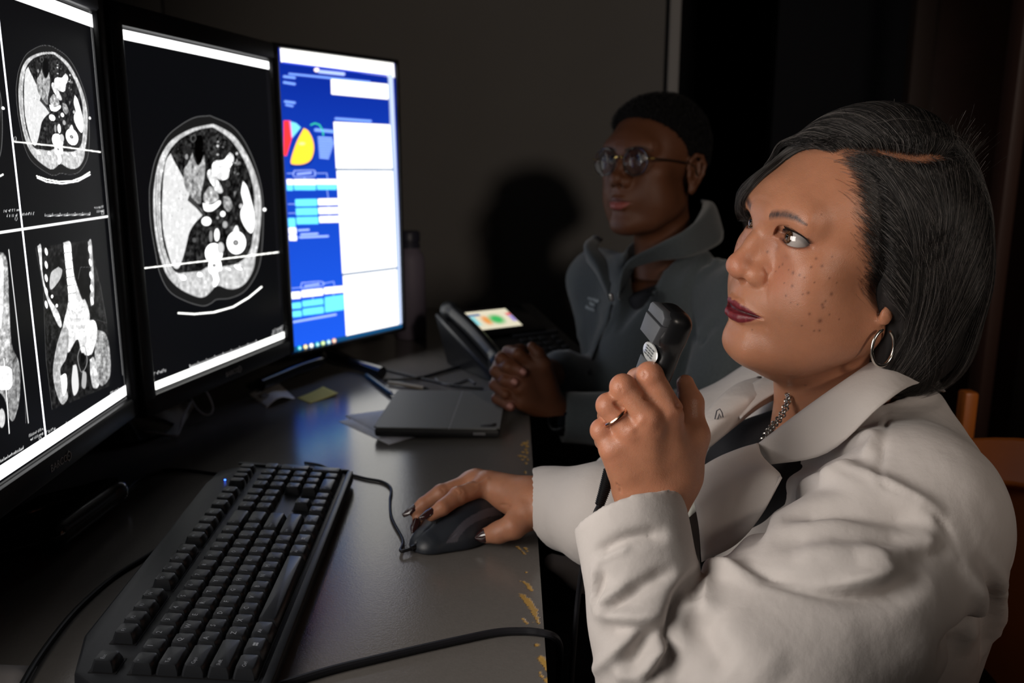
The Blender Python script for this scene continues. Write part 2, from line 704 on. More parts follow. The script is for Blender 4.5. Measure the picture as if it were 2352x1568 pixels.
def poly_sd(X, Y, poly):
    """signed distance (inside negative) to a closed polygon"""
    d = np.full(X.shape, 1e9)
    sgn = np.zeros(X.shape, bool)
    n = len(poly)
    for i in range(n):
        ax, ay = poly[i]
        bx, by = poly[(i + 1) % n]
        ex, ey = bx - ax, by - ay
        wx, wy = X - ax, Y - ay
        t = np.clip((wx * ex + wy * ey) / (ex * ex + ey * ey + 1e-12), 0, 1)
        d = np.minimum(d, (wx - ex * t) ** 2 + (wy - ey * t) ** 2)
        c1 = (ay <= Y) != (by <= Y)
        with np.errstate(divide='ignore', invalid='ignore'):
            xi = ax + (Y - ay) * ex / (ey if abs(ey) > 1e-12 else 1e-12)
        sgn ^= c1 & (X < xi)
    d = np.sqrt(d)
    return np.where(sgn, -d, d)


gx = np.unique(np.concatenate([np.linspace(-1.15, -0.06, 8), np.linspace(-0.06, EX, 75)]))
gy = np.unique(np.concatenate([np.linspace(-0.5, 0.5, 6), np.linspace(0.5, 1.35, 640), np.linspace(1.35, 2.33, 8)]))
GX, GY = np.meshgrid(gx, gy, indexing='ij')
wear = np.zeros(GX.shape)
for ch in chip_shapes():
    ch = ch[::-1]
    mlo, mhi = ch.min(0) - 0.01, ch.max(0) + 0.01
    mm = (GX > mlo[0]) & (GX < mhi[0]) & (GY > mlo[1]) & (GY < mhi[1])
    if mm.any():
        P3 = np.stack([GX[mm], GY[mm], 0 * GX[mm]], 1)
        sd = poly_sd(GX[mm], GY[mm], ch) + 0.0012 * vnoise(P3, 420.0, 3)
        wear[mm] = np.maximum(wear[mm], np.clip(0.5 - sd / 0.0008, 0, 1))
nx, ny = GX.shape
V = np.stack([GX.ravel(), GY.ravel(), DESK - 0.0006 * wear.ravel()], 1)
ids = np.arange(nx * ny).reshape(nx, ny)
F = np.stack([ids[:-1, :-1].ravel(), ids[1:, :-1].ravel(), ids[1:, 1:].ravel(), ids[:-1, 1:].ravel()], 1)
# sides and underside
perim = np.concatenate([ids[:, 0], ids[-1, 1:], ids[::-1, -1][1:], ids[0, ::-1][1:-1]])
nb = len(perim)
low = V[perim].copy()
low[:, 2] = DESK - DTH
base = len(V)
V = np.vstack([V, low])
qs = np.stack([perim, np.arange(nb) + base, np.roll(np.arange(nb), -1) + base, np.roll(perim, -1)], 1)
F = np.vstack([F, qs])
me = mesh_np('desk_top', V, F, False)
wc = np.concatenate([wear.ravel(), np.zeros(nb)])[:, None]
nz = vnoise(V, 90.0, 5)[:, None] * 0.25 + 1
lam = np.array([0.158, 0.146, 0.136])[None]
wood = np.array([0.55, 0.33, 0.085])[None] * nz
set_col(me, lam * (1 - wc) + wood * wc)
m_desk = mat('desk_laminate', rough=0.17, attr='col', var=0.10, var_scale=260, bump=[(520, 0.00010, 'noise')], spec=0.5)
desk = thing('desk', 'long grey laminate desk with chipped yellow-brown wooden edge', 'desk', (0, 0, 0))
link('desk_top', me, m_desk, desk)
m_blackmetal = mat('black_metal', (0.01, 0.01, 0.011), 0.45)
sbox('support_panel', (-1.1, 1.9, 0.0), (-0.1, 1.93, DESK - DTH), m_blackmetal, 0.002, desk)
sbox('support_panel', (-1.1, -0.45, 0.0), (-0.1, -0.42, DESK - DTH), m_blackmetal, 0.002, desk)
sbox('rear_panel', (-1.14, -0.42, 0.1), (-1.11, 1.9, DESK - DTH), m_blackmetal, 0.002, desk)

# ------------------------------------------------------------------ screens
class Canvas:
    """colours of a lit display, drawn in the 2-D coordinates X, Y given per point"""

    def __init__(s, X, Y, bg):
        s.X, s.Y = X, Y
        s.c = np.empty((len(X), 3))
        s.c[:] = bg

    def near(s, pts, pad):
        p = np.asarray(pts, float)
        lo, hi = p.min(0) - pad, p.max(0) + pad
        return np.nonzero((s.X > lo[0]) & (s.X < hi[0]) & (s.Y > lo[1]) & (s.Y < hi[1]))[0]

    def put(s, m, a, col):
        a = np.clip(a, 0, 1)[:, None]
        col = np.asarray(col, float)
        if col.ndim == 0:
            col = np.array([col, col, col])
        s.c[m] = s.c[m] * (1 - a) + col * a

    def poly(s, pts, col, soft=1.2, alpha=1.0, tex=0.0, ts=0.12, round_=0.0, smooth=False):
        pts = np.asarray(pts, float)
        if smooth:
            pts = catmull(np.vstack([pts, pts[:1]]), 5)[:-1]
        m = s.near(pts, 4 + round_)
        if len(m) == 0:
            return s
        sd = poly_sd(s.X[m], s.Y[m], pts) - round_
        a = np.clip(0.5 - sd / soft, 0, 1) * alpha
        if tex:
            P = np.stack([s.X[m] * 1.6, s.Y[m], 0 * s.X[m]], 1)
            g = 1 + tex * (vnoise(P, ts, 1) + 0.6 * vnoise(P, ts * 2.3, 2))
            col = np.asarray(col, float)
            if col.ndim == 0:
                col = np.array([col] * 3)
            col = np.clip(col[None] * g[:, None], 0, 1.2)
        s.put(m, a, col)
        return s

    def ring(s, pts, col, w, soft=1.2, alpha=1.0):
        pts = catmull(np.vstack([pts, pts[:1]]), 5)[:-1]
        m = s.near(pts, 6 + w)
        if len(m):
            sd = np.abs(poly_sd(s.X[m], s.Y[m], pts)) - w / 2
            s.put(m, np.clip(0.5 - sd / soft, 0, 1) * alpha, col)
        return s

    def line(s, pts, col, w, soft=1.0, alpha=1.0):
        pts = np.asarray(pts, float)
        m = s.near(pts, 4 + w)
        if len(m) == 0:
            return s
        P = np.stack([s.X[m], s.Y[m]], 1)
        d = np.full(len(m), 1e9)
        for a, b in zip(pts, pts[1:]):
            d = np.minimum(d, seg_dist(P, a, b)[0])
        s.put(m, np.clip(0.5 - (d - w / 2) / soft, 0, 1) * alpha, col)
        return s

    def ell(s, c, r, col, soft=1.2, rot=0.0, tex=0.0, alpha=1.0):
        t = np.linspace(0, 2 * PI, 22, endpoint=False)
        R = np.array([[math.cos(rot), -math.sin(rot)], [math.sin(rot), math.cos(rot)]])
        p = (R @ np.stack([r[0] * np.cos(t), r[1] * np.sin(t)])).T + np.array(c)
        return s.poly(p, col, soft, alpha, tex)


def Z1(pts, oy=0.0):             # 2.24x reading of the photograph's upper left
    return [(x / 2.24, y / 2.24 + oy) for x, y in pts]


def Z2(pts):
    return Z1(pts, 600.0)


def draw_ct(c):
    skin = Z1([(1080, 595), (1180, 640), (1240, 700), (1290, 790), (1330, 900), (1350, 1000), (1355, 1100), (1350, 1250)]) + \
        Z2([(1335, 20), (1300, 100), (1250, 160), (1180, 190), (1115, 196), (1085, 216), (1040, 229), (950, 202), (870, 152), (822, 60)]) + \
        Z1([(800, 1300), (775, 1150), (768, 1000), (775, 930), (800, 820), (855, 710), (920, 650), (1000, 605)])
    c.poly(skin, 0.13, 1.5, smooth=True)
    c.ring(skin, 0.42, 1.6, 1.4)
    wall = Z1([(1075, 640), (1110, 642), (1200, 695), (1262, 780), (1305, 870), (1333, 960), (1345, 1060), (1338, 1180), (1322, 1290), (1290, 1400),
               (1250, 1465), (1190, 1488), (1130, 1470), (1100, 1480), (1070, 1515), (1030, 1530), (960, 1505), (900, 1465), (850, 1400), (815, 1290),
               (793, 1150), (788, 1020), (797, 920), (820, 820), (860, 745), (910, 700), (990, 660)])
    inner = Z1([(1085, 655), (1105, 660), (1180, 712), (1240, 795), (1280, 880), (1305, 980), (1308, 1080), (1303, 1190), (1285, 1290), (1230, 1350),
                (1150, 1370), (1050, 1390), (960, 1400), (905, 1400), (870, 1340), (838, 1240), (828, 1120), (826, 1000), (836, 900), (860, 800),
                (900, 740), (950, 700), (1020, 668)])
    c.poly(wall, 0.80, 1.6, tex=0.16, smooth=True)
    c.ring([((a[0] * 2 + b[0]) / 3, (a[1] * 2 + b[1]) / 3) for a, b in zip(wall[12:24], wall[13:25])], 0.35, 1.0, 1.0, 0.0)
    c.poly(inner, 0.15, 1.6, tex=0.7, smooth=True)
    c.line(Z1([(806, 900), (800, 1020), (806, 1150), (828, 1280), (862, 1390), (905, 1450)]), 0.25, 1.0)
    c.line(Z1([(818, 900), (812, 1020), (816, 1150), (835, 1260)]), 0.35, 0.8)
    c.line(Z1([(1325, 960), (1330, 1080), (1320, 1200), (1302, 1300)]), 0.45, 0.8)
    liver = Z1([(878, 788), (897, 830), (930, 890), (962, 955), (985, 1030), (1035, 1075), (1042, 1105), (1005, 1145), (975, 1195), (958, 1265),
                (940, 1330), (918, 1380), (888, 1368), (862, 1290), (842, 1200), (834, 1100), (836, 1000), (842, 900), (855, 825)])
    c.poly(liver, 0.90, 1.4, tex=0.05, smooth=True)
    c.poly(Z1([(975, 1000), (1000, 1030), (1040, 1085), (1060, 1110), (1045, 1110), (1010, 1070), (965, 1030)]), 0.25, 1.5)
    c.poly(Z1([(990, 785), (1003, 828), (1018, 850), (1034, 838), (1050, 800), (1056, 880), (1046, 940), (1035, 990), (1030, 1050), (985, 1015),
               (950, 955), (944, 880), (968, 838)]), 0.62, 1.6, tex=0.35, smooth=True)
    c.poly(Z1([(1002, 700), (1040, 700), (1046, 780), (1036, 832), (1018, 835), (1005, 800)]), 0.008, 1.4, smooth=True)
    c.ring(Z1([(985, 700), (1000, 695), (1008, 712), (995, 730), (982, 720)]), 0.4, 1.6)
    c.poly(Z1([(1182, 782), (1200, 800), (1202, 830), (1182, 868), (1174, 915), (1135, 925), (1096, 900), (1090, 852), (1110, 826), (1152, 820)]),
           0.95, 1.5, tex=0.06, smooth=True)
    c.poly(Z1([(1085, 868), (1106, 905), (1132, 945), (1147, 985), (1122, 992), (1092, 952), (1068, 908), (1068, 880)]), 0.9, 1.5, tex=0.12, smooth=True)
    c.poly(Z1([(1046, 1005), (1080, 958), (1115, 985), (1122, 1028), (1072, 1050), (1050, 1035)]), 0.72, 1.6, tex=0.3, smooth=True)
    c.poly(Z1([(1042, 1043), (1088, 1052), (1128, 1030), (1134, 1050), (1092, 1086), (1052, 1082)]), 0.97, 1.4, smooth=True)
    c.poly(Z1([(1150, 1010), (1180, 1015), (1196, 1060), (1176, 1088), (1152, 1062)]), 0.7, 2.0, tex=0.35, smooth=True)
    c.poly(Z1([(1202, 985), (1216, 985), (1206, 1015)]), 0.5, 1.5)
    c.poly(Z1([(1250, 930), (1272, 960), (1290, 1020), (1307, 1090), (1307, 1165), (1292, 1200), (1262, 1172), (1240, 1125), (1238, 1085), (1253, 1050),
               (1240, 990)]), 0.97, 1.4, smooth=True)
    for x, y, r, r2, v in [(1062, 1138, 26, 24, .97), (1146, 1100, 14, 15, .97), (1158, 1155, 13, 18, .7), (1116, 1208, 14, 34, .97),
                           (1085, 1215, 9, 30, .6), (1000, 1235, 10, 12, .35), (960, 806, 8, 14, .6), (1216, 1248, 50, 60, .98),
                           (1100, 1302, 46, 52, 1.0), (1135, 1275, 18, 30, .85), (1195, 1170, 10, 8, .4), (1240, 1060, 10, 12, .8), (1120, 1120, 7, 7, .6)]:
        c.ell((x / 2.24, y / 2.24), (r / 2.24, r2 / 2.24), v, 1.3)
    c.poly(Z1([(1196, 1190), (1232, 1190), (1222, 1160), (1212, 1160)]), 0.95, 1.4)
    c.ell((1213 / 2.24, 1248 / 2.24), (6, 6), 0.35, 3.0)
    c.ell((1213 / 2.24, 1248 / 2.24), (2, 2), 0.9, 2.0)
    for sd_ in range(46):        # bowel gas pattern
        r = np.random.RandomState(sd_)
        cx, cy = ((1118, 738) if sd_ < 26 else (1216, 848))
        x, y = cx + r.randn() * (22 if sd_ < 26 else 12), cy + r.randn() * (26 if sd_ < 26 else 30)
        c.ell((x / 2.24, y / 2.24), (r.uniform(1.2, 3.2), r.uniform(1.2, 4)), r.choice([0.005, 0.5, 0.9, 0.02, 0.3]), 1.4)
    # spine and back muscles
    c.poly(Z1([(868, 1395), (905, 1412), (955, 1412), (1020, 1400), (1072, 1372), (1100, 1400), (1104, 1468), (1075, 1508), (1032, 1526), (965, 1500),
               (905, 1462)]), 0.80, 1.5, tex=0.16, smooth=True)
    c.poly(Z1([(1112, 1400), (1150, 1372), (1190, 1382), (1240, 1372), (1290, 1335), (1312, 1330), (1300, 1395), (1256, 1462), (1192, 1486), (1132, 1466)]),
           0.80, 1.5, tex=0.16, smooth=True)
    c.poly(Z1([(1076, 1330), (1128, 1330), (1142, 1385), (1120, 1400), (1128, 1440), (1112, 1472), (1098, 1470), (1096, 1420), (1072, 1390)]), 1.0, 1.6, smooth=True)
    for x, y, r, r2 in [(942, 1428, 17, 14), (1028, 1412, 14, 12), (1225, 1376, 24, 8), (1180, 1385, 8, 5)]:
        c.ell((x / 2.24, y / 2.24), (r / 2.24, r2 / 2.24), 1.0, 1.5, 0.5)
    c.ell((1102 / 2.24, 1365 / 2.24), (4, 4), 0.55, 2.0)
    for i in range(60):
        r = np.random.RandomState(i + 100)
        x, y = r.uniform(880, 1260), r.uniform(700, 1130)
        c.ell((x / 2.24, y / 2.24), (r.uniform(.6, 1.6), r.uniform(.6, 2)), r.uniform(.15, .5), 1.4, alpha=0.6)
    c.line(Z2([(918, 266), (1000, 271), (1100, 262), (1200, 234), (1280, 186), (1345, 132)]), (1, 1, .993), 4.2, 1.6)
    c.ell((1361 / 2.24, 1078 / 2.24), (4, 4), 1.0, 1.4)


def draw_coronal(c):
    body = Z2([(183, -70), (475, -112), (485, -20), (520, 120), (552, 320), (560, 440), (566, 640), (268, 765), (235, 520), (228, 300), (215, 60)])
    c.poly(body, 0.13, 1.4, tex=0.6)
    c.line(Z2([(183, -70), (200, 20), (225, 150), (228, 300), (236, 500), (268, 762)]), 0.28, 1.2)
    c.line(Z2([(480, 0), (515, 120), (550, 318), (500, 300)]), 0.28, 1.2)
    for a, b in ((0.9, [(192, -78), (212, -80), (220, 60), (250, 180), (300, 260), (318, 330), (300, 330), (255, 230), (222, 120)]),
                 (0.75, [(452, -100), (470, -104), (482, 60), (484, 180), (470, 230), (462, 170), (468, 60)])):
        c.poly(Z2(b), a, 1.6, tex=0.15, smooth=True)
    c.poly(Z2([(300, 28), (320, 45), (310, 90), (270, 142), (255, 130), (262, 60)]), 0.78, 1.5, tex=0.08, smooth=True)
    c.poly(Z2([(405, -90), (440, -90), (470, 150), (440, 230), (400, 120), (380, 20)]), 0.05, 2, tex=0.9)
    c.line(Z2([(402, 90), (414, 30), (470, 30)]), 0.35, 1.2)
    for k in range(5):           # rib ends
        for x, y in ((238, -50 + k * 68), (462 + k * 3, -60 + k * 66)):
            c.ell((x / 2.24, (y) / 2.24 + 600), (3.4, 9), 0.98, 1.5, -0.2)
    for i, (x, y) in enumerate([(268, 180), (292, 228)]):
        c.ell((x / 2.24, y / 2.24 + 600), (3, 4), 0.98, 1.3)
    c.poly(Z2([(325, -96), (362, -98), (372, 0), (384, 80), (420, 190), (440, 200), (462, 290), (440, 420), (462, 480), (420, 470), (398, 400), (352, 470),
               (330, 420), (322, 340), (350, 210), (345, 80), (335, 0)]), 0.9, 1.8, tex=0.12, smooth=True)
    for k in range(8):           # vertebrae
        y = -80 + k * 42
        c.poly(Z2([(327 + k * 4, y), (364 + k * 4, y - 6), (368 + k * 4, y + 28), (331 + k * 4, y + 34)]), 1.0, 1.6)
        c.line(Z2([(327 + k * 4, y + 37), (368 + k * 4, y + 31)]), 0.5, 1.2)
    for s_ in (-1, 1):           # hip wings and thighs
        for k in range(5):
            x0 = 395 + s_ * (14 + k * 9)
            c.line(Z2([(395 + s_ * 6, 220 + k * 34), (x0 + s_ * 14, 205 + k * 36), (x0 + s_ * 4, 236 + k * 36)]), 1.0, 2.6, 1.6)
    c.poly(Z2([(318, 345), (350, 345), (352, 420), (340, 500), (310, 560), (335, 640), (350, 700), (318, 735), (285, 660), (272, 560), (290, 440)]), 0.72, 1.8, tex=0.2, smooth=True)
    c.poly(Z2([(495, 350), (545, 375), (566, 470), (566, 590), (520, 640), (490, 560), (488, 440)]), 0.62, 1.8, tex=0.35, smooth=True)
    c.poly(Z2([(455, 300), (490, 310), (500, 380), (470, 480), (440, 430)]), 0.95, 1.8, tex=0.08, smooth=True)
    c.poly(Z2([(375, 535), (395, 540), (405, 650), (380, 690), (368, 620)]), 0.9, 1.8, smooth=True)
    c.poly(Z2([(462, 505), (485, 500), (510, 630), (480, 650), (465, 580)]), 0.85, 1.8, tex=0.2, smooth=True)
    c.poly(Z2([(310, 590), (340, 580), (345, 650), (325, 690)]), 1.0, 1.8, smooth=True)
    c.ell((426 / 2.24, 497 / 2.24 + 600), (5.5, 12), 0.01, 1.4)
    c.ring(Z2([(414, 440), (436, 440), (448, 520), (420, 570), (400, 500)]), 0.6, 1.6)
    c.poly(Z2([(425, 560), (445, 580), (440, 650), (420, 640)]), 0.7, 1.6, smooth=True)
    for k in range(14):
        c.line(Z2([(495 + k * 2, 380 + k * 18), (560, 372 + k * 20)]), 0.3, 0.7, 1.0, 0.5)


def draw_sagittal(c):
    c.poly(Z2([(-60, -30), (30, -30), (48, 200), (60, 420), (98, 520), (104, 640), (80, 800), (50, 810), (20, 700), (-60, 560)]), 0.5, 2, tex=0.4, smooth=True)
    c.poly(Z2([(-60, -20), (28, -25), (44, 200), (52, 400), (40, 520), (-60, 560)]), 0.72, 2, tex=0.3, smooth=True)
    c.poly(Z2([(-30, -20), (12, -20), (18, 150), (8, 330), (-30, 330)]), 0.95, 2.4, tex=0.1, smooth=True)
    c.poly(Z2([(-40, 540), (50, 545), (70, 600), (44, 660), (-40, 640)]), 1.0, 2.4, tex=0.1, smooth=True)
    c.poly(Z2([(60, 540), (90, 560), (104, 650), (92, 760), (60, 800), (46, 720), (64, 640)]), 0.55, 2, tex=0.3, smooth=True)
    c.ell((4, 960), (8, 22), 0.85, 2.0, tex=0.1)
    c.line(Z2([(45, -60), (75, 200), (100, 460), (130, 700), (133, 830)]), 0.4, 1.2)


def tiny_text(c, org, du, dv, n, seed, col=0.9):
    """rows of unreadably small screen lettering"""
    r = np.random.RandomState(seed)
    org, du, dv = np.array(org, float), np.array(du, float), np.array(dv, float)
    x = 0.0
    while x < n:
        k = r.randint(0, 4)
        p = org + du * x
        if k == 0:
            c.line([p, p + dv], col, 1.0, 0.9)
        elif k == 1:
            c.line([p, p + dv, p + dv + du * .5], col, 1.0, 0.9)
        elif k == 2:
            c.ring(np.array([p, p + du * .5, p + du * .5 + dv * .6, p + dv * .6]), col, 0.9, 0.8)
        else:
            c.line([p + dv * .5, p + du * .5 + dv * .5, p + du * .5], col, 1.0, 0.9)
        x += 0.75 if r.rand() < .85 else 1.4


class Screen:
    """a flat display: bl = lower left corner, yaw of its width direction, size, tilt"""

    def __init__(s, br, yaw, W, H, tilt=0.0):
        a = math.radians(yaw)
        s.h = np.array([math.cos(a), math.sin(a), 0])
        s.n = np.array([s.h[1], -s.h[0], 0.0])
        t = math.radians(tilt)
        s.up = np.array([0, 0, 1.0]) * math.cos(t) - s.n * math.sin(t)
        s.n = np.cross(s.h, s.up)
        s.W, s.H = W, H
        s.br = np.array(br) + np.array([0, 0, CAMZ])
        s.bl = s.br - s.h * W

    def P(s, u, v, w=0.0):
        u, v = np.asarray(u, float)[..., None], np.asarray(v, float)[..., None]
        return s.bl + s.h * u + s.up * v + s.n * w

    def M(s):                    # local frame: x right, y up, z out of the screen
        return Matrix(((s.h[0], s.up[0], s.n[0], s.bl[0]), (s.h[1], s.up[1], s.n[1], s.bl[1]), (s.h[2], s.up[2], s.n[2], s.bl[2]), (0, 0, 0, 1)))

    def uv_of(s, px, py):        # screen coordinates of a sight line
        r = ray(px, py)
        o = np.array([0, 0, CAMZ])
        k = ((s.bl - o) @ s.n) / (r @ s.n)
        q = o + r * k - s.bl
        return q @ s.h, q @ s.up

    def grid(s, nu, nv, u0=0.0):
        u = np.linspace(u0, s.W, nu)
        v = np.linspace(0, s.H, nv)
        U, Vv = np.meshgrid(u, v, indexing='ij')
        ids = np.arange(nu * nv).reshape(nu, nv)
        F = np.stack([ids[:-1, :-1].ravel(), ids[1:, :-1].ravel(), ids[1:, 1:].ravel(), ids[:-1, 1:].ravel()], 1)
        return U.ravel(), Vv.ravel(), F


S_MID = Screen((-0.3675, 1.338, -0.2815), 76.5, 0.335, 0.432)
S_LEFT = Screen((-0.456, 0.964, -0.274), 92.6, 0.324, 0.432, -0.4)
S_THIRD = Screen((-0.232, 1.749, -0.341), 54.8, 0.299, 0.531)
m_bezel = mat('monitor_plastic', (0.012, 0.012, 0.013), 0.38, bump=[(900, 0.00008, 'noise')])
m_lip = mat('bezel_lip', (0.09, 0.09, 0.095), 0.3)
m_logo = mat('grey_logo_print', (0.45, 0.45, 0.46), 0.5)


def paint_screen(sc, nu, nv, draw, matname, strength, parent, u0=0.0, grey=False):
    U, Vv, F = sc.grid(nu, nv, u0)
    pw = sc.P(U, Vv)
    px = pix(pw)
    cv = Canvas(px[:, 0], px[:, 1], (0, 0, 0))
    draw(cv, U, Vv)
    if grey:                     # drawn in display grey levels: turn into light
        k = np.clip((cv.c - 0.93) / 0.07, 0, 1)
        cv.c = np.clip(cv.c * np.where(cv.c > 0.2, 1.06, 1.0), 0, 1) ** 2.2 / strength * (1 + (strength - 1) * k)
    loc = np.stack([U, Vv, np.full(len(U), 0.0)], 1)
    me = mesh_np('display', loc, F, False)
    set_col(me, np.clip(cv.c, 0, 1.2))
    return link('display', me, screen_mat(matname, strength), parent)


def draw_mid(c, U, Vv):
    c.c[:] = (0.072, 0.075, 0.084)
    draw_ct(c)
    mm = Vv > S_MID.H - 0.0135
    c.c[mm] = 1.0
    c.c[Vv > S_MID.H - 0.0028] = 0.0
    c.c[Vv > S_MID.H - 0.0014] = 0.35
    b = (Vv < 0.0135) & (Vv > 0.0035)
    c.c[b] = (1, 1, .995)
    c.c[(Vv < 0.0028)] = 0.02
    c.c[(Vv < 0.0018)] = 0.3
    g = (np.abs(U - (S_MID.W - 0.008)) < 0.0032) & (Vv > 0.055) & (Vv < S_MID.H - 0.017)
    c.c[g] = (0.10, 0.10, 0.11)
    c.c[U > S_MID.W - 0.0016] = 0.12
    # horizontal reference line, ruler, corner lettering
    c.line(Z1([(735, 1380), (1060, 1342), (1432, 1297)]), (1, 1, .993), 3.0, 1.3)
    c.ring(np.array(Z1([(731, 1360), (738, 1360), (738, 1374), (731, 1374)])), 0.9, 1.2, 1.0)
    c.line(Z2([(978, 546), (1320, 420)]), 0.95, 1.3, 1.0)
    for k in range(41):
        t = k / 40
        x, y = 978 + t * 342, 546 - t * 126
        hh = 14 if k % 5 == 0 else 8
        c.line(Z2([(x, y), (x - 2, y - hh)]), 0.95, 1.1, 0.9)
    tiny_text(c, (348, 864), (4.2, -1.5), (0.2, -6.5), 8, 4)
    tiny_text(c, (624, 771), (3.6, -1.4), (0.2, -6.0), 7, 5, 0.85)
    tiny_text(c, (627, 762), (3.6, -1.4), (0.2, -6.0), 6, 6, 0.85)


def draw_left(c, U, Vv):
    c.c[:] = (0.072, 0.075, 0.084)
    # upper right pane: same slice as the middle monitor, smaller
    uv = np.array([S_LEFT.uv_of(*p) for p in ((40, 232), (206, 268), (112, 104), (143, 404))])
    mid = np.array([S_MID.uv_of(*p) for p in ((344, 446), (607, 470), (482, 266), (480, 702))])
    su = (mid[1, 0] - mid[0, 0]) / (uv[1, 0] - uv[0, 0])
    sv = (mid[2, 1] - mid[3, 1]) / (uv[2, 1] - uv[3, 1])
    mu = mid[0, 0] + (U - uv[0, 0]) * su
    mv = mid[3, 1] + (Vv - uv[3, 1]) * sv
    v_sep = S_LEFT.uv_of(245, 497)[1]
    u_sep = S_LEFT.uv_of(60, 600)[0]
    m = (Vv > v_sep + 0.004) & (U > u_sep + 0.003)
    P = pix(S_MID.P(mu[m], mv[m]))
    sub = Canvas(P[:, 0], P[:, 1], (0.072, 0.075, 0.084))
    draw_ct(sub)
    sub.X, sub.Y = c.X[m], c.Y[m]
    c.c[m] = sub.c
    # upper left pane: another slice whose rim shows at the frame edge
    m2 = (Vv > v_sep + 0.004) & (U < u_sep - 0.003)
    P = pix(S_MID.P(mu[m2] + 0.171 * su, mv[m2]))
    sub = Canvas(P[:, 0], P[:, 1], (0.072, 0.075, 0.084))
    draw_ct(sub)
    c.c[m2] = sub.c
    k = Canvas(c.X, c.Y, 0)
    k.c = c.c
    draw_coronal(k)
    draw_sagittal(k)
    W, H = S_LEFT.W, S_LEFT.H
    c.c[Vv > H - 0.0155] = 1.0
    c.c[Vv > H - 0.0030] = 0.0
    c.c[Vv > H - 0.0014] = 0.3
    c.c[(Vv < 0.0165) & (Vv > 0.0045)] = 1.0
    c.c[(Vv < 0.0030)] = 0.02
    c.c[(Vv < 0.0018)] = 0.3
    c.c[(np.abs(Vv - v_sep) < 0.0011) & (U < W - 0.006)] = 0.95
    c.c[(np.abs(U - u_sep) < 0.0015) & (Vv > 0.016)] = (0.99, 0.99, 1.0)
    c.c[(U > W - 0.0062) & (U < W - 0.0050) & (Vv > 0.03)] = 0.65
    c.c[(U > W - 0.0030) & (U < W - 0.0018)] = 0.35
    c.line(Z2([(20, 500), (48, 885)]), 0.95, 2.4, 1.2)
    c.line(Z2([(45, -60), (90, 330), (146, 830)]), 0.92, 2.4, 1.2)
    c.line(Z1([(72, 728), (150, 737), (300, 752), (516, 782)]), (1, 1, .993), 3.0, 1.3)
    c.ring(np.array(Z1([(72, 706), (82, 706), (82, 722), (72, 722)])), 0.9, 1.2, 1.0)
    c.line(Z1([(192, 914), (240, 935), (320, 945), (400, 932), (463, 898)]), 1.0, 3.2, 1.3)
    c.line(Z1([(232, 1112), (463, 1104)]), 0.95, 1.2, 1.0)
    for q in range(31):
        t = q / 30
        c.line(Z1([(232 + t * 231, 1112 - t * 8), (232 + t * 231, 1112 - t * 8 - (13 if q % 5 == 0 else 8))]), 0.95, 1.0, 0.9)
        c.line(Z2([(342 + t * 210, 840 - t * 120), (341 + t * 210, 840 - t * 120 - (14 if q % 5 == 0 else 8))]), 0.95, 1.0, 0.9)
        c.line(Z2([(0 + t * 120, 1034 - t * 70), (t * 120, 1034 - t * 70 - (14 if q % 5 == 0 else 8))]), 0.95, 1.0, 0.9)
    tiny_text(c, (9, 487), (3.8, -.3), (0, -5), 9, 11)
    tiny_text(c, (14, 498), (3.8, -.3), (0, -5), 7, 12)
    tiny_text(c, (50, 495), (3.6, -.3), (0, -5), 8, 13)
    tiny_text(c, (217, 479), (3.4, -.4), (0, -5), 6, 14)
    tiny_text(c, (223, 488), (3.4, -.4), (0, -5), 5, 15)
    tiny_text(c, (67, 1003), (3.6, -1.9), (0, -5), 9, 16)
    tiny_text(c, (70, 1012), (3.6, -1.9), (0, -5), 8, 17)
    tiny_text(c, (104, 996), (3.6, -1.7), (0, -5), 7, 18)
    tiny_text(c, (254, 905), (3.4, -1.7), (0, -5), 7, 19)
    tiny_text(c, (257, 912), (3.4, -1.7), (0, -5), 6, 20)
    for x, y in ((37, 502), (236, 489), (92, 1006)):
        c.ring(np.array([(x - 2, y - 3), (x + 2, y - 3), (x + 2, y + 3), (x - 2, y + 3)]), 0.9, 1.0, 0.9)


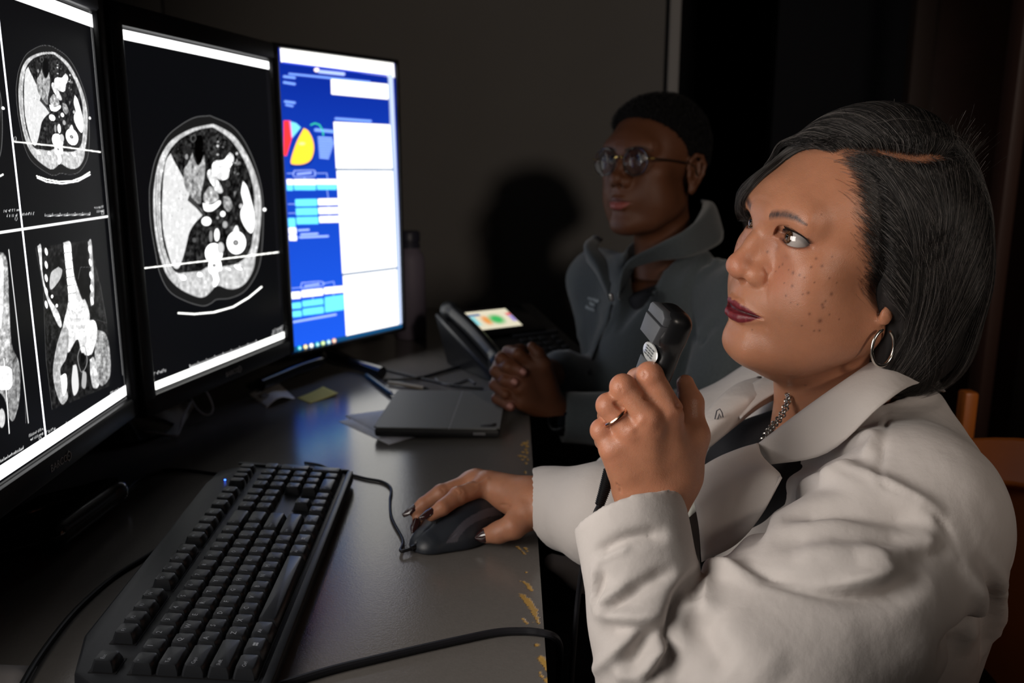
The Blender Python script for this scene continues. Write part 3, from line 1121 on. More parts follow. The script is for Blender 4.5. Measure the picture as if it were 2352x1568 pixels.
def draw_third(c, U, Vv):
    o = (600, 80)

    def T(pts):
        return [(x / 2.09 + o[0], y / 2.09 + o[1]) for x, y in pts]
    H, W = S_THIRD.H, S_THIRD.W
    g = np.clip(1 - Vv / H, 0, 1)
    c.c[:] = np.stack([0.0012 + 0.006 * g, 0.010 + 0.055 * g, 0.17 + 0.34 * g], 1)
    # dark band near the right of the lower half
    white = (1.0, 0.985, 0.94)
    cy = (0.12, 0.62, 0.95)
    pale = (0.16, 0.30, 0.80)
    c.poly(T([(90, 50), (635, 120), (640, 205), (95, 130)]), white, 1.4)
    c.poly(T([(102, 128), (606, 192), (606, 200), (102, 137)]), (0.02, 0.05, 0.5), 1.6)
    c.poly(T([(608, 185), (632, 190), (682, 1420), (658, 1420)]), (0.38, 0.45, 0.62), 1.4)
    c.poly(T([(338, 214), (606, 240), (608, 306), (340, 282)]), white, 1.6, round_=1.5)
    c.poly(T([(350, 420), (616, 434), (626, 642), (362, 640)]), white, 1.6, round_=1.2)
    c.poly(T([(364, 650), (628, 652), (648, 1115), (392, 1148)]), white, 1.6, round_=1.0)
    c.poly(T([(394, 1155), (648, 1122), (660, 1400), (410, 1443)]), white, 1.6, round_=0.8)
    dk_ = (0.02, 0.07, 0.16)
    c.line(T([(360, 646), (628, 647)]), dk_, 5.0, 2.0)
    c.line(T([(390, 1151), (650, 1119)]), dk_, 5.0, 2.0)
    c.line(T([(608, 205), (640, 700), (662, 1400)]), (0.10, 0.16, 0.30), 1.6, 1.4)
    # title and heading lines (too blurred to read)
    c.ell(T([(266, 168)])[0], (6, 5), (0.9, 0.75, 0.7), 1.6)
    c.line(T([(280, 176), (395, 188)]), (0.35, 0.45, 0.9), 7, 3)
    for a, b, w in (((135, 187), (520, 226), 4), ((110, 200), (160, 206), 5), ((110, 228), (160, 236), 5), ((115, 320), (160, 326), 5),
                    ((120, 336), (150, 342), 4), ((358, 402), (525, 414), 5), ((262, 456), (345, 464), 7)):
        c.line(T([a, b]), pale, w, 3)
    for k in range(9):
        c.line(T([(275 + k, 492 + k * 12), (346 - abs(k - 2) * 4, 496 + k * 12)]), (0.22, 0.36, 0.85), 3.6, 2.4)
    # pie chart
    c.poly(T([(108, 412), (134, 412), (148, 492), (122, 580), (108, 580)]), (0.85, 0.03, 0.03), 1.8)
    c.poly(T([(134, 412), (142, 414), (152, 492), (144, 495)]), (0.6, 0.15, 0.45), 1.5)
    c.poly(T([(143, 416), (168, 424), (190, 444), (150, 494)]), (0.16, 0.58, 0.75), 1.6, smooth=False)
    c.poly(T([(200, 455), (222, 470), (246, 510), (256, 560), (242, 610), (206, 632), (160, 634), (142, 620)]), (0.0, 0.01, 0.12), 5, alpha=.8, smooth=True)
    c.poly(T([(204, 448), (226, 462), (246, 500), (253, 548), (240, 596), (208, 618), (160, 622), (142, 606), (168, 520)]), (1.0, 0.52, 0.03), 1.8, smooth=True)
    c.ell(T([(196, 522)])[0], (7, 3), (1.0, 0.75, 0.25), 4)
    c.line(T([(238, 432), (258, 424), (280, 432), (296, 460), (298, 482)]), (0.03, 0.45, 0.25), 3, 1.5)
    # flow chart
    for pts in ([(125, 665), (158, 664)], [(255, 664), (315, 664), (318, 690)], [(208, 682), (209, 694)], [(316, 742), (322, 784)],
                [(130, 812), (165, 812)], [(132, 856), (165, 855)], [(168, 938), (225, 935)], [(168, 972), (190, 970)],
                [(148, 1216), (195, 1212)], [(294, 1194), (348, 1184), (352, 1206)], [(244, 1220), (246, 1232)], [(248, 1252), (248, 1272)], [(346, 1240), (348, 1252)],
                [(322, 815), (324, 830)], [(326, 858), (326, 872)]):
        c.line(T(pts), (0.25, 0.36, 0.75), 1.5, 1.2)
    for a in (([(158, 652), (250, 650), (256, 664), (252, 678), (160, 680)]), ([(194, 1190), (288, 1184), (292, 1204), (198, 1216)])):
        c.ring(np.array(T(a)), (0.3, 0.4, 0.8), 1.6, 1.4)
        c.line(T([((a[0][0] + 16), (a[0][1] + 16)), (a[1][0] - 12, a[1][1] + 12)]), (0.3, 0.4, 0.85), 4, 2.5)

    def bx(x0, y0, x1, y1, sk, col):
        c.poly(T([(x0, y0), (x1, y0 + sk), (x1 + 2, y1 + sk), (x0 + 2, y1)]), col, 1.8, round_=1.5)
    bx(125, 696, 148, 718, 0, white)
    bx(158, 696, 258, 718, 0, white)
    bx(268, 696, 358, 718, 0, white)
    bx(125, 722, 148, 744, 0, cy)
    bx(160, 722, 258, 742, 0, cy)
    bx(270, 720, 358, 740, 0, cy)
    for k in range(3):
        bx(166 + k * 3, 792 + k * 43, 264 + k * 3, 820 + k * 43, -2, cy)
        bx(275 + k * 3, 790 + k * 42, 364 + k * 3, 814 + k * 42, -2, white)
    bx(132, 882, 160, 918, 0, cy)
    bx(134, 928, 164, 952, 0, white)
    bx(136, 962, 166, 984, 0, white)
    c.line(T([(180, 938), (228, 935)]), (.3, .42, .85), 4, 2.5)
    c.line(T([(188, 972), (320, 966)]), (.3, .42, .85), 4, 2.5)
    c.line(T([(192, 958), (270, 954)]), (.3, .42, .85), 4, 2.5)
    bx(146, 1238, 184, 1264, -3, white)
    bx(196, 1230, 292, 1256, -10, white)
    bx(304, 1216, 390, 1240, -8, white)
    bx(148, 1290, 188, 1312, -4, cy)
    bx(200, 1280, 294, 1302, -12, cy)
    bx(308, 1262, 392, 1328, -12, cy)
    bx(150, 1330, 190, 1352, -4, cy)
    bx(202, 1318, 296, 1344, -12, cy)
    c.line(T([(155, 1378), (358, 1342)]), (.3, .42, .85), 4, 2.5)
    # task bar
    c.poly(T([(150, 1500), (680, 1385), (684, 1420), (150, 1540)]), (0.004, 0.045, 0.12), 1.4)
    for i, (x, col) in enumerate(zip((184, 213, 241, 270, 297, 324, 350),
                                     ((0.02, .5, .6), (.95, .7, .2), (.9, .92, .9), (.1, .55, .6), (.5, .7, .15), (.3, .6, .75), (.9, .45, .25)))):
        y = 1502 - i * 5.8
        c.ell(T([(x, y)])[0], (4.2, 4.6), col, 2.0)
        c.ell(T([(x + 2, y + 2)])[0], (1.6, 1.8), (0.8, 0.85, 0.8), 1.6)


def monitor(sc, label, draw, nu, nv, strength, bez, dep, parent_extra, u0=0.0, top=None):
    t = thing('monitor', label, 'monitor', group='portrait monitors on the desk')
    t.matrix_world = sc.M()
    W, H = sc.W, sc.H
    bt = top or bez
    paint_screen(sc, nu, nv, draw, 'display_%s' % parent_extra, strength, t, u0, parent_extra != 'third')
    if u0 > 0:
        b = MB()
        b.box((u0 / 2, H / 2, 0.0), (u0, H, 0.0006))
        b.build('display_rest', mat('display_off', (0.01, 0.01, 0.012), 0.25), t)
    f = MB()
    zt = 0.006
    f.box((-bez / 2, H / 2, zt - dep / 2), (bez, H + 2 * bt, dep), 0.004)
    f.box((W + bez / 2, H / 2, zt - dep / 2), (bez, H + 2 * bt, dep), 0.004)
    f.box((W / 2, -bt / 2, zt - dep / 2), (W + 2 * bez, bt, dep), 0.004)
    f.box((W / 2, H + bt / 2, zt - dep / 2), (W + 2 * bez, bt, dep), 0.004)
    f.build('bezel', m_bezel, t)
    k = MB()
    k.box((W / 2, H / 2, -0.004), (W + bez, H + bt, 0.006))
    k.box((W / 2, H / 2, -0.045), (W * 0.8, H * 0.75, 0.07), 0.015)
    k.box((W / 2, H / 2, -0.022), (W + 1.2 * bez, H + 1.2 * bt, 0.032), 0.01)
    k.build('housing', m_bezel, t)
    return t


mon_l = monitor(S_LEFT, 'nearest black portrait monitor showing four scan panes', draw_left, 400, 560, 2.6, 0.022, 0.05, 'left', u0=0.045, top=0.026)
mon_m = monitor(S_MID, 'black portrait monitor showing one large abdominal scan slice', draw_mid, 400, 560, 2.6, 0.022, 0.05, 'middle', top=0.026)
mon_t = monitor(S_THIRD, 'thin-framed portrait monitor showing a blue and white poster page', draw_third, 300, 560, 1.9, 0.008, 0.03, 'third')


def maker_logo(t, u, v, size, cut=False):
    M = Matrix.Translation((u, v, 0.0062))
    text_mesh('maker_logo', 'BARCO', size, m_logo, t, 0.0002, M, 'LEFT')
    b = MB()
    r = size * 0.42
    ctr = (u + size * 3.62, v + size * 0.35, 0.0064)
    b.tube([(ctr[0] + r * math.cos(a), ctr[1] + r * math.sin(a), ctr[2]) for a in np.linspace(0, 2 * PI, 20, endpoint=False)], size * 0.06, 6, closed=True)
    b.box(ctr, (size * .2, size * .2, 0.0003))
    for a in range(4):
        b.box((ctr[0] + r * 1.15 * math.cos(a * PI / 2), ctr[1] + r * 1.15 * math.sin(a * PI / 2), ctr[2]), (size * .14, size * .14, 0.0003))
    b.build('maker_emblem', m_logo, t)


for sc, t, p, q in ((S_LEFT, mon_l, (101, 1078), (148, 1050)), (S_MID, mon_m, (510, 863), (545, 848))):
    u0_, v0_ = sc.uv_of(*p)
    u1_, v1_ = sc.uv_of(*q)
    maker_logo(t, u0_, -0.0165, (u1_ - u0_) / 4.0)

# stands
m_gloss = mat('glossy_black', (0.008, 0.008, 0.009), 0.22, coat=0.4)


def stand_neck(t, sc, x_off=0.0, back=0.10):
    base = sc.P(sc.W / 2 + x_off, 0.10, -back)
    b = MB()
    inv = sc.M().inverted()
    p0 = inv @ Vector((base[0], base[1], DESK + 0.03))
    p1 = inv @ Vector(sc.P(sc.W / 2 + x_off, 0.12, -0.07))
    b.tube([p0, (p0 + p1) / 2, p1], [0.026, 0.022, 0.022], 14)
    b.tube([p1, p1 + Vector((0, 0, 0.05))], 0.03, 14)
    b.build('stand_neck', m_gloss, t)
    return base, inv


base, inv = stand_neck(mon_l, S_LEFT)
foot = MB()
pA, pB = on_desk(108, 1240, 0.021), on_desk(262, 1128, 0.021)
pA = pA + (pA - pB) * 0.02
hub = Vector((base[0] - 0.02, base[1], DESK + 0.015))
foot.tube([inv @ Vector(p) for p in catmull([pA, pA * 0.75 + pB * 0.25, pB * 0.8 + pA * 0.2, pB, (pB[0] - 0.03, pB[1] - 0.01, DESK + .018),
                                            (hub[0] + .03, pB[1] - 0.05, DESK + 0.017), hub], 6)],
          [0.004, 0.012, .0155] + [0.016] * 20 + [0.0145] * 7 + [0.0115] * 7, 14)
foot.tube([inv @ Vector(p) for p in [(pA[0], pA[1] + 0.02, DESK + 0.017), (hub[0] + 0.02, pA[1] - 0.03, DESK + 0.014), hub]], 0.011, 12)
foot.build('stand_foot', m_gloss, mon_l)
base, inv = stand_neck(mon_m, S_MID, 0.0, 0.20)
foot = MB()
foot.lathe([(0, 0), (0.08, 0), (0.085, 0.006), (0.07, 0.012), (0.03, 0.02), (0.028, 0.03), (0, 0.03)], 36, inv @ Matrix.Translation((base[0], base[1], DESK + 0.0003)))
foot.build('stand_foot', m_gloss, mon_m)
base, inv = stand_neck(mon_t, S_THIRD)
foot = MB()
gA, gB = on_desk(598, 884, 0.024), on_desk(736, 826, 0.032)
foot.tube([inv @ Vector(p) for p in catmull([gA, (gA + gB) / 2, gB, (base[0], base[1], DESK + 0.03)], 6)], 0.011, 12)
foot.tube([inv @ Vector(p) for p in [(base[0], base[1], DESK + 0.02), (gB[0] + 0.12, gB[1] - 0.02, DESK + 0.012)]], 0.011, 12)
foot.build('stand_foot', m_gloss, mon_t)
# ------------------------------------------------------------------ keyboard
U0 = 0.01905
kb_o = np.array([-0.1941842, 0.57200443, -0.39505652 + CAMZ])
ku = np.array([-0.04207852, 0.99909625, 0.0060])
kn0 = np.array([0.094, -0.002, 0.9956])
ku = ku / np.linalg.norm(ku)
kv = np.cross(kn0, ku)
kv = kv / np.linalg.norm(kv)
kn = np.cross(ku, kv)
kb_o[2] = DESK + 0.0045
m_kb = mat('keyboard_plastic', (0.016, 0.018, 0.022), 0.42, bump=[(1500, 0.00006, 'noise')])
m_key = mat('key_plastic', (0.020, 0.022, 0.026), 0.34, bump=[(2500, 0.00005, 'noise')])
m_kwell = mat('key_well', (0.004, 0.004, 0.005), 0.6)
m_legend = mat('key_print', (0.42, 0.45, 0.5), 0.5)
kb = thing('keyboard', 'black full-size keyboard with white key lettering and blue light', 'keyboard')
kb.matrix_world = Matrix(((ku[0], kv[0], kn[0], kb_o[0]), (ku[1], kv[1], kn[1], kb_o[1]), (ku[2], kv[2], kn[2], kb_o[2]), (0, 0, 0, 1)))
a_, b_, c_, d_ = -0.62 * U0, 23.15 * U0, -0.62 * U0, 7.7 * U0
MB().prism([(a_ + .006, c_), (b_ - .006, c_), (b_, c_ + .006), (b_, d_ - .03), (b_ - .03, d_ + .002), (b_ - 0.07, d_ + .004), (a_ + .06, d_ + .002), (a_ + .012, d_ - .012), (a_, d_ - .03), (a_, c_ + .006)],
           -0.003, 0.0105, None, 0.0025).build('case', m_kb, kb)
w = MB()
w.box((b_ / 2 + a_ / 2, c_ + 0.004, 0.0118), (b_ - a_ - 0.012, 0.007, 0.003), 0.0012)
w.box((b_ - 0.004, 3.3 * U0, 0.0118), (0.006, 7.2 * U0, 0.003), 0.0012)
w.build('raised_rim', m_kb, kb)
wells = MB()
for x0, x1, y0, y1 in [(0, 15, 0, 5), (0, 1, 5.5, 6.5), (2, 6, 5.5, 6.5), (6.5, 10.5, 5.5, 6.5), (11, 15, 5.5, 6.5), (15.25, 18.25, 5.5, 6.5), (15.25, 18.25, 0, 1),
                       (16.25, 17.25, 1, 2), (15.25, 18.25, 3, 5), (18.5, 22.5, 0, 5)]:
    wells.box(((x0 + x1) / 2 * U0, (y0 + y1) / 2 * U0, 0.0107), ((x1 - x0) * U0 + .0016, (y1 - y0) * U0 + .0016, 0.0005))
wells.build('key_well', m_kwell, kb)
for u_ in (1.5, 21.0):
    MB().box((u_ * U0, 7.0 * U0, -0.008), (0.02, 0.006, 0.016), 0.002).build('tilt_foot', m_kb, kb)
_keymesh = {}


def key_mesh(w_, h_):
    q = (w_, h_)
    if q in _keymesh:
        return _keymesh[q]
    b = bmesh.new()
    W_, H_ = w_ * U0 - 0.0006, h_ * U0 - 0.0006
    rings = []
    for z, ins, dy in ((0.0105, 0, 0), (0.0145, 0.0006, 0), (0.0192, 0.0022, 0.0006), (0.0198, 0.0034, 0.0006)):
        r = []
        for sx, sy in ((-1, -1), (1, -1), (1, 1), (-1, 1)):
            cx, cy = sx * (W_ / 2 - ins), sy * (H_ / 2 - ins) + dy
            rr = 0.0018
            for (ox, oy) in (((0, -sy * rr), (-sx * rr, 0)) if sx * sy < 0 else ((-sx * rr, 0), (0, -sy * rr))):
                r.append(b.verts.new((cx + ox, cy + oy, z)))
        rings.append(r)
    # orient ring consistently by angle
    rings = [sorted(r, key=lambda v: math.atan2(v.co.y, v.co.x)) for r in rings]
    for p, q2 in zip(rings, rings[1:]):
        for k in range(8):
            b.faces.new((p[k], p[(k + 1) % 8], q2[(k + 1) % 8], q2[k]))
    ctr = b.verts.new((0, 0.0006, 0.0190))
    for k in range(8):
        b.faces.new((rings[-1][k], rings[-1][(k + 1) % 8], ctr))
    bmesh.ops.recalc_face_normals(b, faces=b.faces)
    me = bpy.data.meshes.new('key')
    b.to_mesh(me)
    b.free()
    me.polygons.foreach_set('use_smooth', np.ones(len(me.polygons), bool))
    me.set_sharp_from_angle(angle=math.radians(40))
    me.materials.append(m_key)
    _keymesh[q] = me
    return me


legends = []


def key(u, v, w_, h_=1, s=''):
    o = link('key', key_mesh(w_, h_), None, kb)
    o.location = (u * U0, v * U0, 0)
    if s:
        legends.append((u, v, w_, s))


def krow(v, u, items):
    for it in items:
        s, w_ = it if isinstance(it, tuple) else (it, 1)
        key(u + w_ / 2, v, w_, 1, s)
        u += w_


krow(0.5, 0, [('Ctrl', 1.25), ('#', 1.25), ('Alt', 1.25), ('', 6.25), ('Alt', 1.25), ('#', 1.25), ('=', 1.25), ('Ctrl', 1.25)])
krow(1.5, 0, [('Shift', 2.25)] + list('ZXCVBNM,./') + [('Shift', 2.75)])
krow(2.5, 0, [('Caps', 1.75)] + list("ASDFGHJKL;'") + [('Enter', 2.25)])
krow(3.5, 0, [('Tab', 1.5)] + list('QWERTYUIOP[]') + [('\\', 1.5)])
krow(4.5, 0, list('`1234567890-=') + [('<-', 2)])
key(0.5, 6, 1, 1, 'Esc')
for g_, u_ in enumerate((2, 6.5, 11)):
    krow(6, u_, ['F%d' % (g_ * 4 + i + 1) for i in range(4)])
krow(6, 15.25, ['Prt', 'Scr', 'Pau'])
krow(4.5, 15.25, ['Ins', 'Hm', 'Pg'])
krow(3.5, 15.25, ['Del', 'End', 'Pg'])
key(16.75, 1.5, 1, 1, '^')
krow(0.5, 15.25, ['<', 'v', '>'])
krow(4.5, 18.5, ['Num', '/', '*', '-'])
krow(3.5, 18.5, list('789'))
krow(2.5, 18.5, list('456'))
krow(1.5, 18.5, list('123'))
key(22, 3, 1, 2, '+')
key(22, 1, 1, 2, '')
key(19.5, 0.5, 2, 1, '0')
key(21, 0.5, 1, 1, '.')
krow(6, 18.9, [('', .8), ('', .8), ('', .8), ('', .8)])
lb = bmesh.new()
for (u, v, w_, s) in legends:
    if s == '#':
        for dx in (-1, 1):
            for dy in (-1, 1):
                r = bmesh.ops.create_cube(lb, size=1)
                bmesh.ops.transform(lb, matrix=Matrix.Translation((u * U0 + dx * .0011, v * U0 + .0006 + dy * .0011, .01935)) @ Matrix.Diagonal((.0017, .0017, .0003, 1)), verts=r['verts'])
        continue
    cu = bpy.data.curves.new('t', 'FONT')
    cu.body = s
    cu.size = 0.0062 if len(s) == 1 else 0.0042
    cu.resolution_u = 1
    ot = bpy.data.objects.new('t', cu)
    C.objects.link(ot)
    mt = bpy.data.meshes.new_from_object(ot.evaluated_get(bpy.context.evaluated_depsgraph_get()))
    bpy.data.objects.remove(ot)
    mt.transform(Matrix.Translation((u * U0 - w_ * U0 / 2 + 0.0042, v * U0 + 0.0005, 0.01975)))
    lb.from_mesh(mt)
me = bpy.data.meshes.new('key_lettering')
lb.to_mesh(me)
lb.free()
me.materials.clear()
link('key_lettering', me, m_legend, kb, kind='stuff')
b = MB()
b.lathe([(0, 0.0112), (0.0011, 0.0112), (0.0009, 0.0122), (0, 0.0124)], 12, Matrix.Translation((20.0 * U0, 6.95 * U0, 0)))
b.build('indicator_light', mat('blue_led', (0.02, 0.05, 0.5), 0.3, emit=(0.03, 0.12, 1.0), emit_s=9.0), kb)

m_cable = mat('black_cable', (0.006, 0.006, 0.007), 0.42)
m_cable2 = mat('heavy_black_cable', (0.010, 0.010, 0.013), 0.5)


def cable(name, pts, r, label, m=m_cable, group=None, parent=None, cat='cable'):
    b = MB()
    b.tube(catmull(pts, 8), r, 10)
    if parent is not None:
        return b.build(name, m, parent)
    return b.build(name, m, None, label=label, cat=cat, group=group)


def dk(*p, r=0.002):
    return [on_desk(x, y, r) for x, y in p]


cable('keyboard_cable', [on_desk(536, 1094, 0.008)] + dk((480, 1086), (420, 1079), (372, 1080), (320, 1100), (286, 1128), (240, 1160), (150, 1180), (60, 1185), (-20, 1190), r=0.0022),
      0.0021, 'thin black cable running left from the top corner of the keyboard')
cable('looped_cable', dk((480, 1165), (445, 1195), (400, 1235), (340, 1275), (260, 1325), (190, 1385), (140, 1440), (85, 1515), (40, 1590), r=0.0026), 0.0025,
      'black cable curving over the bare desk beside the function keys')

# ------------------------------------------------------------------ mouse
md = on_desk(1128, 1196) - on_desk(962, 1262)
md = md / np.linalg.norm(md)
mouse = thing('computer_mouse', 'black corded mouse under the hand with painted nails', 'mouse')
m_o = on_desk(966, 1264) + md * 0.060
my = -md
mx = np.cross(my, [0, 0, 1])
mouse.matrix_world = Matrix(((mx[0], my[0], 0, m_o[0]), (mx[1], my[1], 0, m_o[1]), (0, 0, 1, m_o[2]), (0, 0, 0, 1)))


def mouse_shape(s, grow=0.0):
    s.ell((0, -0.012, 0.004), (0.036 + grow, 0.056 + grow, 0.038 + grow), 0)
    s.cone((-0.004, 0.02, 0.006), (0.0, 0.045, 0.003), 0.029 + grow, 0.024 + grow, 0.02, flat=((0, 0, 1), 1.35))
    s.cone((0.020, -0.02, 0.008), (0.018, 0.02, 0.006), 0.013 + grow, 0.012 + grow, 0.015)


axm = np.arange(-0.045, 0.0451, 0.0013)
aym = np.arange(-0.072, 0.0801, 0.0013)
azm = np.arange(-0.004, 0.0501, 0.0013)
s = Sculpt(axm, aym, azm)
mouse_shape(s)
s.op((-1, -1, -0.1), (1, 1, 0.1), lambda X, Y, Z: (Z - 0.001) + 0 * X + 0 * Y, 0.002, 's', 0)
Vm, Fm = s.nets()
Vm = relax(Vm, Fm, 2)
Nm = vnormals(Vm, Fm)
stroke(Vm, Nm, [(0, 0.066, 0.01), (0, 0.04, 0.028), (0, 0.012, 0.04)], 0.0010, -0.0016, False)
stroke(Vm, Nm, [(-0.024, 0.062, 0.008), (-0.026, 0.03, 0.02), (-0.030, -0.01, 0.024), (-0.024, -0.04, 0.02)], 0.0009, -0.0014, False)
stroke(Vm, Nm, [(0.022, 0.062, 0.008), (0.026, 0.03, 0.02), (0.030, -0.01, 0.024), (0.024, -0.04, 0.02)], 0.0009, -0.0014, False)
mm_ = mesh_np('shell', Vm, Fm)
sidecol = np.where(((np.abs(Vm[:, 0]) > 0.024) & (np.abs(Vm[:, 0]) < 0.030) & (Vm[:, 1] > -0.03))[:, None] & (Vm[:, 2] > 0.012)[:, None], np.array([[0.075, 0.07, 0.085]]), np.array([[0.022, 0.026, 0.034]]))
set_col(mm_, sidecol)
link('shell', mm_, mat('mouse_plastic', rough=0.38, attr='col'), mouse)
b = MB()
b.tube([(-0.0045, 0.034, 0.0275), (0.0045, 0.034, 0.0275)], 0.0085, 20)
b.build('scroll_wheel', mat('wheel_rubber', (0.05, 0.05, 0.055), 0.3, metal=0.3), mouse)
b = MB()
b.tube([(0.0, 0.062, 0.006), (0.0, 0.072, 0.006)], [0.0042, 0.003], 12)
b.build('strain_relief', m_cable, mouse)
nose = (mouse.matrix_world @ Vector((0, 0.070, 0.006)))
cable('mouse_cable', [nose, nose + Vector((-0.012, -0.004, -0.001))] + dk((925, 1240), (900, 1190), (896, 1150), (898, 1122), (878, 1106), (838, 1098), (800, 1088), (760, 1078), (735, 1068), (700, 1062)),
      0.0018, 'thin black cable from the mouse to the numeric end of the keyboard')
cable('dictation_cable', dk((560, 1600), (660, 1568), (760, 1538), (850, 1516), (960, 1490), (1060, 1468), (1140, 1452), (1200, 1449), r=0.0036) +
      [on_desk(1238, 1452, 0.0036), on_desk(1256, 1460, 0.000) + [0.005, 0, 0], on_desk(1268, 1478, -0.018) + [0.006, 0, 0], on_desk(1272, 1510, -0.07) + [0.006, 0, 0], on_desk(1262, 1560, -0.16) + [0.01, 0, 0]],
      0.0034, 'thick black cable crossing the front of the desk and hanging off its edge', m_cable2)

# ------------------------------------------------------------------ papers, tablet, pens
m_paper = mat('paper', (0.78, 0.80, 0.88), 0.8)
m_paper2 = mat('receipt_paper', (0.78, 0.74, 0.72), 0.8)
m_sticky = mat('sticky_paper', (0.66, 0.55, 0.12), 0.8)


def sheet(name, corners, m, label, h=0.0005, lift=None, n=14, cat='paper', th=0.0004, col=None):
    """bilinear sheet over four desk points (tl,tr,br,bl) with a height profile"""
    c4 = [np.asarray(p, float) for p in corners]
    V = []
    for i in range(n + 1):
        for j in range(n + 1):
            u, v = i / n, j / n
            p = (c4[0] * (1 - u) + c4[1] * u) * (1 - v) + (c4[3] * (1 - u) + c4[2] * u) * v
            p = p.copy()
            p[2] += h + (lift(u, v) if lift else 0)
            V.append(p)
    V = np.array(V)
    ids = np.arange((n + 1) ** 2).reshape(n + 1, n + 1)
    F = np.stack([ids[:-1, :-1].ravel(), ids[1:, :-1].ravel(), ids[1:, 1:].ravel(), ids[:-1, 1:].ravel()], 1)
    me = mesh_np(name, V, F)
    o = link(name, me, m, None, label, cat, 'loose papers on the desk' if cat == 'paper' else None)
    md_ = o.modifiers.new('thickness', 'SOLIDIFY')
    md_.thickness = th
    md_.offset = 1
    return o


# tablet in a grey folio
tl, tr_, br_, bl_ = [on_desk(x, y, 0.018) for x, y in ((915, 896), (1141, 900), (1150, 985), (877, 984))]
ctr = (tl + tr_ + br_ + bl_) / 4
wv = (tr_ - tl + br_ - bl_) / 2
hv = (tl - bl_ + tr_ - br_) / 2
W_, H_ = np.linalg.norm(wv[:2]), np.linalg.norm(hv[:2])
ang = math.atan2(wv[1], wv[0])
tab = thing('tablet', 'grey folio-covered tablet lying on white papers near the desk edge', 'tablet', (ctr[0], ctr[1], DESK + 0.0022), (0, 0, ang))
W_, H_ = 0.186, min(max(H_, 0.2), 0.26)
m_folio = mat('folio_grey', (0.16, 0.165, 0.16), 0.55, bump=[(1400, 0.0001, 'noise')])
m_tabdark = mat('folio_black_rubber', (0.01, 0.01, 0.011), 0.5)
MB().box((0, 0, 0.008), (W_ - 0.002, H_ - 0.002, 0.013), 0.004).build('body', m_tabdark, tab)
b = MB()
b.prism([(-W_ / 2 + .006, -H_ / 2), (W_ * .10 - .0012, -H_ / 2), (W_ * .10 - .0012, H_ / 2), (-W_ / 2 + .006, H_ / 2), (-W_ / 2, H_ / 2 - .006), (-W_ / 2, -H_ / 2 + .006)], 0.0148, 0.0172, None, 0.0006)
b.build('folio_panel', m_folio, tab, smooth=False)
b = MB()
xr_, yb = W_ / 2, -H_ / 2
cx_, cy_ = xr_ - 0.026, yb + 0.012
hole = [(xr_ - .006, yb), (xr_, yb + .006), (xr_, H_ / 2 - .006), (xr_ - .006, H_ / 2), (W_ * .10 + .0012, H_ / 2), (W_ * .10 + .0012, yb)]
b.prism(hole, 0.0148, 0.0172, None, 0.0006)
b.build('folio_panel', m_folio, tab, smooth=False)
MB().box((W_ * .10, 0, 0.0158), (0.0024, H_ - 0.001, 0.0024), 0.0004).build('folio_crease', mat('crease_grey', (0.28, 0.28, 0.28), 0.6), tab)
b = MB()
b.prism([(xr_ - .028, yb + .008), (xr_ - .010, yb + .008), (xr_ - .006, yb + .012), (xr_ - .006, yb + .024), (xr_ - .010, yb + .026), (xr_ - .014, yb + .018), (xr_ - .028, yb + .018), (xr_ - .030, yb + .012)],
        0.0168, 0.0178, None, 0.0003)
b.build('camera_cutout', m_tabdark, tab)
MB().box((xr_ - 0.03, -H_ / 2 - 0.0006, 0.009), (0.018, 0.0012, 0.004), 0.0004).build('side_button', mat('button_grey', (0.14, 0.14, 0.15), 0.4), tab)

p = [on_desk(*q) for q in ((795, 962), (930, 944), (1010, 990), (893, 1021))]
sheet('paper_sheet', [on_desk(778, 968), on_desk(900, 944), on_desk(1015, 985), on_desk(893, 1021)], m_paper, 'white paper sheets jutting out from under the grey tablet', 0.0004, None, 4)
sheet('paper_sheet', [on_desk(793, 955), on_desk(905, 940), on_desk(1018, 978), on_desk(900, 1012)], mat('paper_b', (0.72, 0.74, 0.82), 0.8),
      'upper of two white sheets beneath the grey tablet, turned slightly', 0.0012, None, 4)
sheet('curled_note', [on_desk(570, 905), on_desk(640, 885), on_desk(678, 915), on_desk(612, 938)], m_paper2, 'curled white note with a grey print lying under the middle monitor',
      0.0006, lambda u, v: 0.010 * math.sin(PI * min(1, u * 1.1)) ** 1.0 * (0.5 + 0.5 * v) + 0.004 * (1 - v) * u)
MB().lathe([(0, 0), (0.007, 0.0), (0.007, 0.0004), (0, 0.0004)], 16, Matrix.Translation(Vector(on_desk(609, 908, 0.0095))) @ Matrix.Rotation(0.25, 4, 'X')).build(
    'note_print', mat('grey_print', (0.2, 0.19, 0.18), 0.8), bpy.data.objects['curled_note']).matrix_parent_inverse = Matrix()
sheet('sticky_note', [on_desk(682, 914), on_desk(742, 893), on_desk(777, 908), on_desk(712, 927)], m_sticky, 'yellow sticky note on the desk beside the curled white note', 0.0006,
      lambda u, v: 0.004 * u * u, cat='sticky note')
sheet('paper_sheet', [on_desk(-60, 1524), on_desk(86, 1530), on_desk(50, 1600), on_desk(-60, 1600)], mat('paper_c', (0.5, 0.46, 0.45), 0.8),
      'corner of a pale paper sheet beside the near end of the keyboard', 0.0004, None, 3)


def pen(pa, pb, r, m, label, tip):
    a, b = on_desk(*pa, r + 0.0008), on_desk(*pb, r + 0.0008)
    d = b - a
    L = np.linalg.norm(d)
    d = d / L
    o = thing('pen', label, 'pen')
    q = MB()
    q.tube([a, a + d * L * .88], r, 12)
    q.build('barrel', m, o)
    q = MB()
    q.tube([a + d * L * .88, b], [r, 0.0008], 12)
    q.build('tip', tip, o)
    return o


